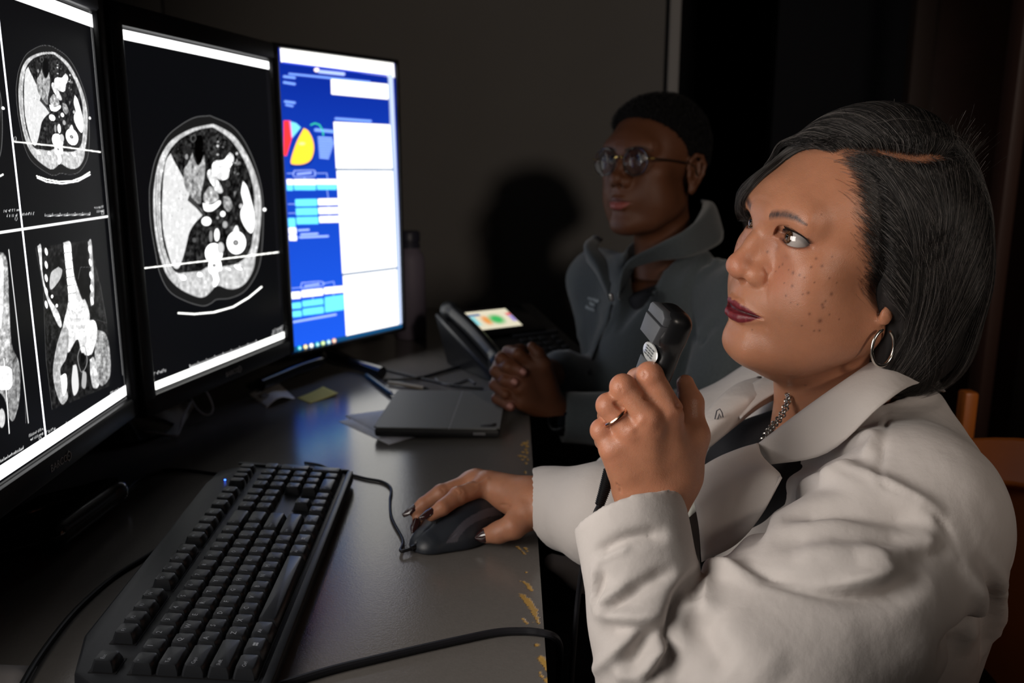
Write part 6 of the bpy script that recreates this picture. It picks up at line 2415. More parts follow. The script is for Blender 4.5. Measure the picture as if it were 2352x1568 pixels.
# lower body: dark trousers and shoes, mostly in the shade of the desk
s = Sculpt(np.arange(-0.42, 0.62, 0.012), np.arange(0.60, 1.12, 0.012), np.arange(0.06, 0.66, 0.012))
s.ell((0.40, 0.845, 0.535), (0.15, 0.19, 0.11))
for y0 in (0.745, 0.945):
    s.cone((0.38, y0, 0.515), (0.02, y0, 0.53), 0.083, 0.065, 0.03)
    s.cone((0.02, y0, 0.52), (-0.02, y0, 0.10), 0.062, 0.045, 0.02)
Vt, Ft = s.nets()
link('trousers', mesh_np('trousers', relax(Vt, Ft, 2), Ft), mat('black_trousers', (0.010, 0.010, 0.012), 0.85), person1)
for y0 in (0.745, 0.945):
    b = Sculpt(np.arange(-0.26, 0.06, 0.006), np.arange(y0 - 0.07, y0 + 0.07, 0.006), np.arange(-0.005, 0.14, 0.006))
    b.cone((-0.02, y0, 0.06), (-0.16, y0, 0.035), 0.045, 0.036)
    b.cone((-0.01, y0, 0.10), (-0.02, y0, 0.05), 0.042, 0.045, 0.02)
    b.op((-1, 0, -1), (1, 2, 1), lambda X, Y, Z: (Z - 0.003 + 0 * X + 0 * Y).astype(np.float32), 0.002, 's', 0)
    Vt, Ft = b.nets()
    link('shoe', mesh_np('shoe', relax(Vt, Ft, 1), Ft), mat('black_leather', (0.01, 0.01, 0.01), 0.4), person1)

# ------------------------------------------------------------------ her chair: orange wooden shell on a swivel base
ch = thing('armchair', 'orange-brown wooden armchair behind the person in the white coat', 'chair', (0.47, 0.83, 0))
chi = Matrix.Translation((-0.47, -0.83, 0))
m_chair = mat('orange_wood', (0.46, 0.125, 0.018), 0.42, var=0.2, var_scale=14)


def arc_panel(name, cx, cy, r, a0, a1, z0f, z1f, th, n=26, m_=10):
    V_ = []
    for i in range(n + 1):
        a = math.radians(a0 + (a1 - a0) * i / n)
        for j in range(m_ + 1):
            z = z0f(i / n) + (z1f(i / n) - z0f(i / n)) * j / m_
            rr = r + 0.03 * (j / m_)
            V_.append((cx + rr * math.cos(a) - 0.47, cy + rr * math.sin(a) - 0.83, z))
    ids = np.arange((n + 1) * (m_ + 1)).reshape(n + 1, m_ + 1)
    F_ = np.stack([ids[:-1, :-1].ravel(), ids[1:, :-1].ravel(), ids[1:, 1:].ravel(), ids[:-1, 1:].ravel()], 1)
    o = link(name, mesh_np(name, V_, F_), m_chair, ch)
    md_ = o.modifiers.new('thickness', 'SOLIDIFY')
    md_.thickness = th
    md_.offset = 0
    bv = o.modifiers.new('bevel', 'BEVEL')
    bv.width = 0.006
    bv.segments = 2
    return o


arc_panel('backrest', 0.36, 0.845, 0.245, -62, 62, lambda t: 0.50, lambda t: 0.80 - 0.10 * abs(2 * t - 1) ** 2, 0.016)
arc_panel('top_rail', 0.36, 0.845, 0.262, -70, 70, lambda t: 0.775 - 0.11 * abs(2 * t - 1) ** 2, lambda t: 0.83 - 0.11 * abs(2 * t - 1) ** 2, 0.034)
MB().box((-0.03, 0.015, 0.395), (0.46, 0.46, 0.05), 0.02).build('seat', mat('seat_cushion', (0.02, 0.02, 0.022), 0.8), ch)
for sx, sy in ((-1, -1), (-1, 1), (1, -1), (1, 1)):
    MB().tube([(-0.03 + sx * 0.19, 0.015 + sy * 0.19, 0.38), (-0.03 + sx * 0.22, 0.015 + sy * 0.22, 0.0)], [0.02, 0.015], 12).build('leg', m_chair, ch)
# rear post of a second chair further back
c2 = thing('wooden_chair', 'slim orange-brown wooden chair back seen past the shoulder of the white coat', 'chair', (0.86, 1.30, 0))
MB().box((0, 0, 0.44), (0.42, 0.42, 0.04), 0.012).build('seat', m_chair, c2)
for sx, sy in ((-1, -1), (-1, 1), (1, -1), (1, 1)):
    MB().box((sx * 0.19, sy * 0.19, 0.21), (0.034, 0.034, 0.42), 0.006).build('leg', m_chair, c2)
px_ = A(2222, 925, 1.28)
for dx in (px_[0] - 0.86, px_[0] - 0.86 + 0.34):
    MB().box((dx, -0.02, (px_[2] + 0.02) / 2 + 0.22), (0.022, 0.026, px_[2] + 0.02 - 0.44), 0.005).build('back_post', m_chair, c2)
MB().box((px_[0] - 0.86 + 0.17, -0.02, 0.60), (0.34, 0.02, 0.12), 0.006).build('back_rail', m_chair, c2)
# ------------------------------------------------------------------ her hair: a solid bob volume with combed strands over it
def hair_curves(name, P, L, radius, m, parent, tip=0.3):
    """P (total,3) points, L list of strand lengths -> one hair object"""
    hc = bpy.data.hair_curves.new(name)
    hc.add_curves([int(q) for q in L])
    hc.attributes['position'].data.foreach_set('vector', np.asarray(P, np.float32).ravel())
    r = hc.attributes.get('radius') or hc.attributes.new('radius', 'FLOAT', 'POINT')
    rr = np.concatenate([radius * (1 - (1 - tip) * np.linspace(0, 1, n) ** 2) for n in L])
    r.data.foreach_set('value', rr.astype(np.float32))
    hc.materials.append(m)
    o = bpy.data.objects.new(name, hc)
    C.objects.link(o)
    o.parent = parent
    return o


def hair_mat(name, dark, light, grey, rough=0.35):
    m = bpy.data.materials.new(name)
    m.use_nodes = True
    nt = m.node_tree
    b = nt.nodes['Principled BSDF']
    hi = nt.nodes.new('ShaderNodeHairInfo')
    cr = nt.nodes.new('ShaderNodeValToRGB')
    cr.color_ramp.elements[0].color = (*dark, 1)
    cr.color_ramp.elements[0].position = 0.0
    cr.color_ramp.elements[1].color = (*grey, 1)
    cr.color_ramp.elements[1].position = 1.0
    e = cr.color_ramp.elements.new(0.72)
    e.color = (*light, 1)
    nt.links.new(hi.outputs['Random'], cr.inputs['Fac'])
    nt.links.new(cr.outputs['Color'], b.inputs['Base Color'])
    b.inputs['Roughness'].default_value = rough
    b.inputs['Specular IOR Level'].default_value = 0.35
    return m


class Field3:
    """trilinear lookup in a sculpt grid, for tracing strands over it"""

    def __init__(s, sc):
        s.ax, s.D = sc.ax, sc.D

    def val(s, P):
        idx, fr = [], []
        for i in range(3):
            a = s.ax[i]
            q = np.clip(np.searchsorted(a, P[:, i]) - 1, 0, len(a) - 2)
            idx.append(q)
            fr.append(np.clip((P[:, i] - a[q]) / (a[q + 1] - a[q]), 0, 1))
        out = 0
        for i in (0, 1):
            for j in (0, 1):
                for k in (0, 1):
                    w = (fr[0] if i else 1 - fr[0]) * (fr[1] if j else 1 - fr[1]) * (fr[2] if k else 1 - fr[2])
                    out = out + w * s.D[idx[0] + i, idx[1] + j, idx[2] + k]
        return out

    def grad(s, P, e=0.002):
        g = np.stack([s.val(P + np.eye(3)[i] * e) - s.val(P - np.eye(3)[i] * e) for i in range(3)], 1)
        return g / (np.linalg.norm(g, axis=1)[:, None] + 1e-9)


ax_ = np.arange(-0.118, 0.119, 0.0025)
ay_ = np.arange(-0.168, 0.125, 0.0025)
az_ = np.arange(-0.150, 0.158, 0.0025)
hs = Sculpt(ax_, ay_, az_)
HL = lambda *q: np.array(q, float) * MMF
hs.ell(HL(-3, -18, 50), HL(77, 97, 92))
for sx in (-1, 1):
    hs.ell(HL(sx * 50 if sx < 0 else 42, -34 if sx < 0 else -46, 20), HL(40, 70 if sx < 0 else 60, 66), 0.03)
    hs.ell(HL(sx * 52, -44, -24), HL(36, 62, 60), 0.03)
    hs.ell(HL(sx * 46, -64, -70), HL(38, 56, 42), 0.03)
hs.ell(HL(0, -84, -20), HL(70, 56, 76), 0.03)
hs.ell(HL(0, -88, -70), HL(60, 50, 44), 0.03)
# sweep over the far temple and brow
hs.chain([HL(0, 54, 98), HL(22, 62, 88), HL(36, 62, 68), HL(52, 55, 46), HL(64, 42, 22), HL(73, 22, -4), HL(75, 2, -34)], [.008, .006, .005, .005, .006, .009, .011], 0.012)
hfld = Field3(hs)
part_pts = [HL(-27, 52, 104), HL(-43, 30, 105), HL(-54, -8, 105), HL(-42, -46, 108), HL(-24, -72, 104)]


def hairline(X, Z):
    yl = np.interp(Z / MMF, [-140, -60, -37, -20, 16, 53, 85, 98, 104, 108, 114], [-30, -14, -2, 1, 6, 15, 22, 30, 44, 62, 110])
    yr = np.interp(Z / MMF, [-140, -40, 0, 30, 55, 75, 90, 100, 106, 114], [-20, 8, 34, 58, 74, 80, 80, 70, 74, 110])
    ym = np.interp(Z / MMF, [-140, 60, 90, 100, 106, 112], [40, 60, 60, 58, 66, 110])
    w = np.clip((X / MMF + 30) / 28, 0, 1)
    xh = np.interp(Z / MMF, [-140, -40, 0, 25, 40, 65, 90, 103, 110], [70, 66, 60, 46, 24, 12, 12, 6, 0])
    w2 = np.clip((X / MMF - xh) / 6, 0, 1)
    yr = yr * 0 + 120
    return ((yl * (1 - w) + ym * w) * (1 - w2) + yr * w2) * MMF


# keep the face free: cut the volume in front of the hair line
hcut = Sculpt(ax_, ay_, az_)
hcut.D = hs.D.copy()
hcut.op((-1, -1, -1), (1, 1, 1), lambda X, Y, Z: (hairline(X + 0 * Z, Z + 0 * X) - Y).astype(np.float32), 0.006, 's', 0)
hcut.ell(HL(30, 100, -20), HL(40, 60, 50), 0.006, 's')
hcut.ell(HL(0, 30, -85), HL(56, 70, 50), 0.006, 's')
hcut.ell(HL(-88, -4, -48), HL(24, 15, 22), 0.004, 's')
hcut.chain(part_pts, [.014, .010, .008, .006, .003], 0.006, 's')
# scalp shows the hair volume shrunken by 3 mm: solid undercoat
hcut.D += 0.0035
Vh, Fh = hcut.nets()
Vh = relax(Vh, Fh, 2)
Nh = vnormals(Vh, Fh)
Vh += Nh * (0.0012 * vnoise(Vh * np.array([1.0, 1.0, 0.12]), 260, 4))[:, None]
me = mesh_np('hair', world_pts(R1, O1, Vh), Fh)
m_under = mat('hair_undercoat', (0.012, 0.010, 0.010), 0.7, var=0.3, var_scale=300)
hair1 = link('hair', me, m_under, body1)


def strands(roots, dirs, nstep, step, off, pull, seed, wig=0.0006, fld=None, bend=None):
    """trace strands over the hair volume; dirs(P, t) gives the comb direction"""
    fld = fld or hfld
    r = np.random.RandomState(seed)
    P = roots.copy()
    n = len(P)
    jit = r.randn(n, 3)
    out = [P.copy()]
    offs = off * (0.2 + r.rand(n) ** 1.5 * 1.0)
    lens = nstep
    for k in range(1, nstep):
        t = k / nstep
        d = dirs(P, t)
        g = fld.grad(P)
        d = d - g * (np.sum(d * g, 1))[:, None] * pull
        d = d / (np.linalg.norm(d, axis=1)[:, None] + 1e-9)
        P = P + d * step + jit * wig * (0.4 + t)
        g = fld.grad(P)
        v = fld.val(P)
        tgt = offs * min(1.0, k / 6)
        P = P - g * ((v - tgt) * np.where(v < tgt, 1.0, 0.7))[:, None]
        out.append(P.copy())
    return np.stack(out, 1)


def sample_line(pts, n, seed, jit):
    r = np.random.RandomState(seed)
    L = catmull(pts, 12)
    i = r.rand(n) * (len(L) - 1.001)
    k = i.astype(int)
    f_ = (i - k)[:, None]
    return L[k] * (1 - f_) + L[k + 1] * f_ + r.randn(n, 3) * jit


rs = np.random.RandomState(3)
allP, allL = [], []


def addS(S, cut=None, seed=0):
    r = np.random.RandomState(seed)
    lo = np.array([ax_[2], ay_[2], az_[2]])
    hi = np.array([ax_[-3], ay_[-3], az_[-3]])
    bad = ((S < lo) | (S > hi)).any(2) | (S[..., 1] > hairline(S[..., 0], S[..., 2]) + 0.004)
    bad |= (((S - HL(-88, -4, -48)) / HL(22, 13, 20)) ** 2).sum(2) < 1
    bad[:, :3] = False
    for q, bd in zip(S, bad):
        m_ = int(len(q) * r.uniform(0.8, 1.0))
        if bd.any():
            m_ = min(m_, int(np.argmax(bd)))
        if m_ < 4:
            continue
        allP.append(q[:m_])
        allL.append(m_)


# 1) camera side: from the parting and temple line down over the ear
hairline_L = [HL(-46, 24, 98), HL(-60, 22, 84), HL(-68, 18, 66), HL(-73, 15, 48), HL(-76, 6, 20), HL(-78, 0, -5)]
rootsA = sample_line(part_pts + [HL(-5, -95, 80)], 8000, 1, 0.003) + HL(-4, 0, -8)


def dirA(P, t):
    base = np.array([-0.55, -0.25, -0.55]) * (1 - t) + np.array([-0.05, -0.10 if t < .6 else 0.25, -1.0]) * t
    d = np.repeat(base[None], len(P), 0)
    d[:, 1] += np.clip((P[:, 1] - 0.0) * (-9) * (1 - t), -1.2, 0.6)
    low = np.clip((-0.080 - P[:, 2]) / 0.03, 0, 1)
    d[:, 0] += low * np.sign(-P[:, 0]) * 1.5
    d[:, 1] += low * 0.7
    return d


addS(strands(rootsA, dirA, 38, 0.0075, 0.003, 1.0, 1, 0.0004), seed=1)
rootsB = sample_line(hairline_L, 3200, 2, 0.0035)


def dirB(P, t):
    d = np.repeat(np.array([[-0.25, -0.75, -0.55]]) * (1 - t) + np.array([[-0.05, -0.02, -1.0]]) * t, len(P), 0)
    low = np.clip((-0.080 - P[:, 2]) / 0.03, 0, 1)
    d[:, 0] += low * 1.5
    return d


addS(strands(rootsB, dirB, 24, 0.0075, 0.003, 1.0, 2, 0.0005), seed=2)
# 2) over the top, away from the camera, then down the far side
rootsC = sample_line(part_pts, 7000, 5, 0.0030) + HL(5, 0, 5)


def dirC(P, t):
    d = np.repeat((np.array([[0.80, 0.10, 0.35]]) * (1 - t) + np.array([[0.5, 0.10, -0.9]]) * t), len(P), 0)
    d[:, 1] += np.clip(P[:, 1] * 7, -0.6, 0.55) * (1 - t)
    return d


addS(strands(rootsC, dirC, 34, 0.0070, 0.005, 1.0, 3, 0.0005), seed=3)
rootsF = sample_line([HL(-27, 52, 104), HL(-12, 60, 105), HL(8, 63, 103)], 2500, 7, 0.003)


def dirF(P, t):
    return np.repeat(np.array([[0.90, 0.10, 0.10]]) * (1 - t) + np.array([[0.42, -0.25, -1.0]]) * t, len(P), 0)


addS(strands(rootsF, dirF, 28, 0.0062, 0.004, 1.0, 4, 0.0006), seed=4)
# 3) back of the head
rootsD = sample_line([HL(-30, -60, 112), HL(-10, -85, 106), HL(20, -90, 96), HL(40, -60, 110)], 4500, 9, 0.012)


def dirD(P, t):
    d = np.repeat(np.array([[0.0, -0.6, -0.6]]) * (1 - t) + np.array([[0, 0.0, -1.0]]) * t, len(P), 0)
    d[:, 0] += P[:, 0] * 9 * (1 - t)
    low = np.clip((-0.088 - P[:, 2]) / 0.03, 0, 1)
    d[:, 1] += low * 1.4
    return d


addS(strands(rootsD, dirD, 38, 0.0070, 0.005, 1.0, 5, 0.0005), seed=6)
# loose short flyaways along the crown and the nape
rootsE = sample_line([HL(-30, 40, 122), HL(-36, 0, 134), HL(-30, -50, 124), HL(-20, -95, 90), HL(-40, -100, 30), HL(-50, -90, -40)], 45, 11, 0.012)


def dirE(P, t):
    g = hfld.grad(P)
    r = np.random.RandomState(int(t * 100))
    return np.array([0.1, -0.7, -0.35])[None] + g * 0.25 + r.randn(len(P), 3) * 0.05


addS(strands(rootsE, dirE, 16, 0.0045, 0.009, 0.2, 7, 0.0008), seed=8)
Pall = world_pts(R1, O1, np.concatenate(allP))
m_hair1 = hair_mat('bob_hair', (0.006, 0.0055, 0.0055), (0.020, 0.018, 0.017), (0.20, 0.18, 0.17), 0.42)
st = hair_curves('strands', Pall, allL, 0.000085, m_hair1, hair1)
st['kind'] = 'stuff'
# fine short hair at the camera-side temple hair line
r = np.random.RandomState(21)
P_, L_ = [], []
tl_ = sample_line([HL(-34, 44, 103), HL(-50, 36, 92), HL(-60, 34, 76), HL(-66, 30, 58), HL(-69, 24, 40), HL(-71, 14, 22), HL(-73, 6, -4)], 3500, 12, 0.007)
hd = Field3(type('G', (), dict(ax=[a for a in HEADGRID.ax], D=HEADGRID.D))())
tl_ = tl_ - hd.grad(tl_) * hd.val(tl_)[:, None]
Q = tl_.copy()
tr = [Q.copy()]
jit = r.randn(len(Q), 3) * 0.00025
for k in range(9):
    g = hd.grad(Q)
    d = np.array([[-0.1, -0.85, -0.5 - 0.04 * k]]) + 0 * Q
    d = d - g * np.sum(d * g, 1)[:, None]
    Q = Q + d / np.linalg.norm(d, axis=1)[:, None] * 0.0028 + jit
    Q = Q - g * (hd.val(Q) - 0.0007)[:, None]
    tr.append(Q.copy())
T_ = np.stack(tr, 1)
st2 = hair_curves('baby_hair', world_pts(R1, O1, T_.reshape(-1, 3)), [T_.shape[1]] * len(T_), 0.00007, m_hair1, hair1, 0.1)
st2['kind'] = 'stuff'
# side-swept front hair lying on the far half of the forehead
r = np.random.RandomState(33)
wp = catmull([HL(-20, 58, 103), HL(2, 66, 100), HL(16, 74, 90), HL(22, 82, 70), HL(28, 84, 48), HL(44, 74, 26), HL(60, 56, 2), HL(68, 36, -22)], 4)
nS = 1300
sft = r.rand(nS) ** 0.8
rootshift = r.rand(nS)
base_ = np.repeat(wp[None], nS, 0)
tt = np.linspace(0, 1, len(wp))[None, :, None]
base_ = base_ + np.stack([sft * 0.024 - 0.002, -sft * 0.004, sft * 0.010], 1)[:, None] * (0.25 + 0.75 * tt)
OFFK = r.rand(nS)
base_[:, :, 0] += (rootshift[:, None] * 0.02 * (1 - tt[..., 0].repeat(nS, 0)) ** 3)
wig_ = r.randn(nS, 3) * 0.0009
base_ = base_ + wig_[:, None] * np.sin(tt * 5 + rootshift[:, None, None] * 6)
fl_ = base_.reshape(-1, 3)
for _ in range(3):   # hug the forehead
    g_ = hd.grad(fl_)
    v_ = hd.val(fl_)
    off_ = 0.0012 + 0.0055 * np.repeat(OFFK, len(wp))
    fl_ = fl_ - g_ * (v_ - off_)[:, None]
fl_ = fl_.reshape(nS, len(wp), 3)
ln_ = (len(wp) * (0.55 + 0.45 * r.rand(nS))).astype(int)
st3 = hair_curves('swept_strands', world_pts(R1, O1, np.concatenate([q[:n_] for q, n_ in zip(fl_, ln_)])), ln_, 0.00008, m_hair1, hair1, 0.2)
st3['kind'] = 'stuff'
lash = hair_curves('eyelashes', world_pts(R1, O1, np.array(LASH).reshape(-1, 3)), [4] * len(LASH), 0.00011, hair_mat('lash_hair', (0.004, 0.003, 0.003), (0.004, 0.003, 0.003), (0.01, 0.008, 0.008), 0.5), body1, 0.2)
lash['kind'] = 'stuff'
# silver hoop earring
er = link('earring', None, None, None)
bpy.data.objects.remove(er)
lobe = at(2026, 752, 0.735)
lobe = world_pts(R1, O1, np.array([HL(-81, -4, -41)]))[0]
b = MB()
cx = lobe + np.array([0, 0, -0.0165])
hd_ = np.array([0.93, 0.36, 0.0])
hd_ /= np.linalg.norm(hd_)
pts = []
for a in np.linspace(0.12, 2 * PI - 0.55, 40):
    pts.append(cx + hd_ * math.sin(a) * 0.0125 * -1 + np.array([0, 0, 1]) * math.cos(a) * 0.0165)
b.tube(pts, [0.0009] + [0.0016] * 38 + [0.0013], 12)
b.build('hoop_earring', mat('silver', (0.75, 0.72, 0.66), 0.22, metal=1.0), body1, label='silver open hoop earring')
# ------------------------------------------------------------------ second person: grey fleece, glasses, clasped hands
P2 = dict(eye=(31, 68, 22), tip=(0, 113, -12), ala=(14.5, 90, -17), mz=-50, my=99, mw=24, az0=0.2, azw=1.15, lu=0.46, ll=0.34, cant=0.03, step=1.6,
          full=0.92, jaw=0.94, cheekw=0.94, nose=1.0, lip=1.12, open=0.6, dbl=0.8, ear=True,
          necks=[((0, -16, -40), (0, -34, -110), 50, 47, 22), ((0, -34, -110), (0, -44, -190), 47, 56, 20), ((0, 4, -95), (0, -22, -165), 24, 28, 20)])
R2, O2 = frame((-0.669, 0.743, -0.005), (-0.743, -0.669, 0.035), None, (0.253, 1.527, -0.02))
person2 = thing('person', 'person in grey zip-neck fleece and round glasses, hands clasped on desk', 'person')
V, F = head_sculpt(P2)
N = vnormals(V, F)
c2 = np.array([0.125, 0.046, 0.021])
sk = np.repeat(c2[None], len(V), 0) * (1 + 0.10 * vnoise(V, 45, 12))[:, None]
lm_ = lip_mask(V, P2)
low = (V[:, 2] < -0.0505)
sk = lerp(sk, lm_ * low * 0.95, (0.30, 0.075, 0.065))
sk = lerp(sk, lm_ * (~low) * 0.9, (0.10, 0.035, 0.028))
for sx in (-1, 1):
    x = V[:, 0] * sx / MMF
    z = V[:, 2] / MMF
    mid = np.interp(x, [10, 20, 32, 44, 54], [36, 38, 40.5, 39.5, 35])
    th_ = np.interp(x, [10, 18, 32, 44, 54], [2.6, 3.6, 3.2, 2.2, 0.8])
    sk = lerp(sk, np.clip(1.25 - np.abs(z - mid) / th_, 0, 1) * (x > 9) * (x < 55) * (V[:, 1] > 0.04) * 0.8, (0.012, 0.008, 0.007))
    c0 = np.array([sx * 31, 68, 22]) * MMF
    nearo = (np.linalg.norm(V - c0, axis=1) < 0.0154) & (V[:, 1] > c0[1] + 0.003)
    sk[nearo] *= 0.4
h2V, h2F, h2C = world_pts(R2, O2, V), F, sk
# clasped hands over the desk edge
B_ = at
hw = B_(1290, 930, 1.335)
parts_c = []
s = Sculpt(np.arange(-0.07, 0.20, 0.0019), np.arange(1.20, 1.50, 0.0019), np.arange(DESK + 0.001, 0.93, 0.0019))
# near (left) hand: back of hand towards the camera
WL2 = B_(1272, 945, 1.325)
ML2 = [B_(1222, 838, 1.300), B_(1200, 862, 1.292), B_(1192, 893, 1.290), B_(1195, 925, 1.292)]
for m_, r_ in zip(ML2, (.013, .0128, .012, .0115)):
    s.cone(WL2, m_, 0.021, r_, 0.012)
PL2 = [B_(1190, 812, 1.292), B_(1165, 842, 1.285), B_(1160, 874, 1.283), B_(1165, 906, 1.285)]
DL2 = [B_(1166, 806, 1.315), B_(1144, 838, 1.31), B_(1142, 868, 1.31), B_(1148, 900, 1.31)]
for i in range(4):
    r0 = (.0098, .0098, .0094, .0086)[i]
    finger(s, [ML2[i], PL2[i], DL2[i], DL2[i] + np.array([0.006, 0.016, -0.002])], [r0 * 1.1, r0, r0 * .9, r0 * .8], 0.004, 0.002)
s.cone(WL2, B_(1248, 838, 1.30), 0.020, 0.014, 0.012)
s.chain([B_(1248, 838, 1.30), B_(1236, 812, 1.30), B_(1222, 796, 1.305)], [.0125, .0105, .0082], 0.004)
# far (right) hand: its finger tips lie between the near fingers
WR2 = B_(1262, 860, 1.40)
for k, (a_, b_) in enumerate((((1150, 823), (1202, 855)), ((1138, 852), (1182, 878)), ((1136, 884), (1160, 905)), ((1142, 915), (1172, 934)))):
    pa, pb = B_(a_[0], a_[1], 1.300), B_(b_[0], b_[1], 1.279)
    far = B_(1190, 820 + k * 24, 1.37)
    finger(s, [far, B_(a_[0] + 4, a_[1] - 4, 1.335), pa, pb], [.0115, .0098, .0094, .0078], 0.003, 0.002)
    s.cone(WR2, far, 0.021, 0.013, 0.012)
s.chain([WR2, B_(1225, 815, 1.35), B_(1195, 806, 1.325), B_(1178, 806, 1.31)], [.018, .013, .0105, .0085], 0.006)
WLf = B_(1330, 975, 1.35)
s.cone(WL2, WLf, 0.025, 0.027, 0.01)
Vh2, Fh2 = s.nets()
Vh2 = relax(Vh2, Fh2, 2)
ch2 = np.repeat(c2[None] * 1.15, len(Vh2), 0) * (1 + 0.15 * vnoise(Vh2, 60, 12))[:, None]
tips = [B_(*t) for t in ((1202, 855, 1.272), (1182, 878, 1.272), (1172, 934, 1.272))]
ch2 = lerp(ch2, np.exp(-(np.min([np.linalg.norm(Vh2 - q, axis=1) for q in tips], 0) / 0.010) ** 2) * 0.6, (0.30, 0.12, 0.10))
s = Sculpt(np.arange(-0.05, 0.62, 0.012), np.arange(1.2, 2.0, 0.012), np.arange(0.45, 1.02, 0.012))
W2p = lambda x, y, z: np.array([x, y, z + CAMZ])
S2L, S2R = W2p(0.395, 1.43, -0.235), W2p(0.175, 1.70, -0.235)
s.cone(S2L, S2R, 0.045, 0.045)
s.ell(W2p(0.28, 1.56, -0.40), (0.11, 0.12, 0.18), 0.05)
E2L = W2p(0.33, 1.36, -0.43)
s.cone(S2L, E2L, 0.042, 0.036, 0.02)
s.cone(E2L, WLf, 0.034, 0.026, 0.02)
E2R = W2p(0.20, 1.58, -0.43)
s.cone(S2R, E2R, 0.042, 0.036, 0.02)
s.cone(E2R, WR2, 0.034, 0.020, 0.02)
Vb2, Fb2 = s.nets()
Vs = [h2V, Vh2, Vb2]
Fs = [h2F, Fh2, Fb2]
off = np.cumsum([0] + [len(v) for v in Vs[:-1]])
me = mesh_np('body', np.vstack(Vs), np.vstack([f + o_ for f, o_ in zip(Fs, off)]))
set_col(me, np.vstack([h2C, ch2, np.repeat(c2[None], len(Vb2), 0)]))
body2 = link('body', me, skin_mat('skin_dark_brown', 0.48, 0.15, (0.006, 0.002, 0.001)), person2)
eye_objects(body2, R2, O2, P2['eye'], (0.0, 1, 0.04), 0.42, (0.03, 0.014, 0.008))
for t_, d_ in zip(tips, ((1, .6), (1, .6), (1, .5))):
    nail('fingernail', t_ + np.array([0, .004, 0]), t_ + np.array([-0.02, .012, 0.012]), np.array([0, -1, 0.25]), 0.0052, 0.009, mat('bare_nail', (0.42, 0.2, 0.17), 0.3), body2)

# hair: short, pulled back
s = Sculpt(np.arange(-0.10, 0.101, 0.003), np.arange(-0.15, 0.105, 0.003), np.arange(-0.05, 0.16, 0.003))
s.ell(HL(0, -14, 50), HL(80, 97, 88))
s.ell(HL(0, 26, 66), HL(66, 56, 56), 0.02)
s.ell(HL(0, -100, 30), HL(34, 32, 34), 0.02)


def hl2(X, Z):
    return (np.interp(Z / MMF, [-60, -20, 12, 45, 69, 88, 100, 110, 116], [-30, -22, 0, 18, 40, 62, 72, 82, 120]) * MMF).astype(np.float32)


s.op((-1, -1, -1), (1, 1, 1), lambda X, Y, Z: (hl2(X, Z + 0 * X) - Y + 0.0 * X - np.abs(X) * 0.10).astype(np.float32), 0.006, 's', 0)
Vh, Fh = s.nets()
Vh = relax(Vh, Fh, 2)
Nh = vnormals(Vh, Fh)
Vh += Nh * (0.0016 * vnoise(Vh, 380, 8))[:, None]
hair2 = link('hair', mesh_np('hair', world_pts(R2, O2, Vh), Fh), mat('short_black_hair', (0.005, 0.0045, 0.0045), 0.9, spec=0.15, bump=[(900, 0.0012, 'cells')]), body2)

# short curls that soften the cap of hair
r = np.random.RandomState(44)
front = np.nonzero(Vh[:, 0] > -1)[0]
pick = r.choice(front, 9000)
n0 = vnormals(Vh, Fh)[pick]
p0 = Vh[pick] - n0 * 0.001
tn = np.cross(n0, r.randn(len(pick), 3))
tn /= np.linalg.norm(tn, axis=1)[:, None] + 1e-9
SS = [p0 + n0 * (0.0045 * math.sin(PI * t * 0.8)) + tn * (0.006 * t) for t in np.linspace(0, 1, 6)]
cu2 = hair_curves('curls', world_pts(R2, O2, np.stack(SS, 1).reshape(-1, 3)), [6] * len(pick), 0.00022, hair_mat('curl_hair', (0.004, 0.0035, 0.0035), (0.008, 0.007, 0.007), (0.02, 0.018, 0.018), 0.6), hair2, 0.5)
cu2['kind'] = 'stuff'
# round glasses
gl = link('glasses', None, None, person2)
bpy.data.objects.remove(gl)
fb = MB()


def G2(*q):
    return world_pts(R2, O2, np.array([HL(*q)]))[0]


ctrs = {}
for sx in (-1, 1):
    ring_ = []
    for a in np.linspace(0, 2 * PI, 36, endpoint=False):
        rr = 24.5
        ring_.append(G2(sx * 34 + rr * math.cos(a), 96.5 - 0.06 * (rr * math.cos(a) * sx) - 2, 17 + rr * 0.93 * math.sin(a)))
    ctrs[sx] = ring_
    fb.tube(ring_, 0.0016, 8, closed=True)
frame_o = fb.build('glasses', mat('tortoise_dark', (0.03, 0.018, 0.012), 0.25, coat=0.6), person2, label='round dark-rimmed glasses with brass bridge')
b = MB()
b.tube([G2(x, 95.5 + 3 * (1 - (x / 11) ** 2), 23 + 2.5 * (1 - (x / 11) ** 2)) for x in (-11, -7, -3, 0, 3, 7, 11)], 0.0015, 10)
b.build('bridge', mat('brass', (0.75, 0.52, 0.16), 0.18, metal=1.0), frame_o)
for sx in (-1, 1):
    b = MB()
    b.tube([G2(sx * 57, 93, 22), G2(sx * 63, 91, 22), G2(sx * 66, 86, 22)], 0.0022, 10)
    b.build('hinge', mat('brass'), frame_o)
    b = MB()
    b.tube([G2(sx * 66, 86, 22), G2(sx * 72, 50, 21), G2(sx * 77, 10, 18), G2(sx * 79, -8, 12), G2(sx * 80, -18, -6)], [.0017, .0015, .0015, .0017, .0018], 8)
    b.build('temple_arm', mat('tortoise_dark'), frame_o)
    r_ = ctrs[sx]
    c_ = sum(r_) / len(r_)
    V_ = [c_] + [p for p in r_]
    F_ = [(0, i + 1, (i + 1) % 36 + 1) for i in range(36)]
    lm2 = mat('coated_lens', (0.02, 0.02, 0.03), 0.03, ior=1.6, spec=0.9, coat=0.4, alpha=0.22)
    lo = link('lens', mesh_np('lens', V_, F_), lm2, frame_o)
    md_ = lo.modifiers.new('thickness', 'SOLIDIFY')
    md_.thickness = 0.0014

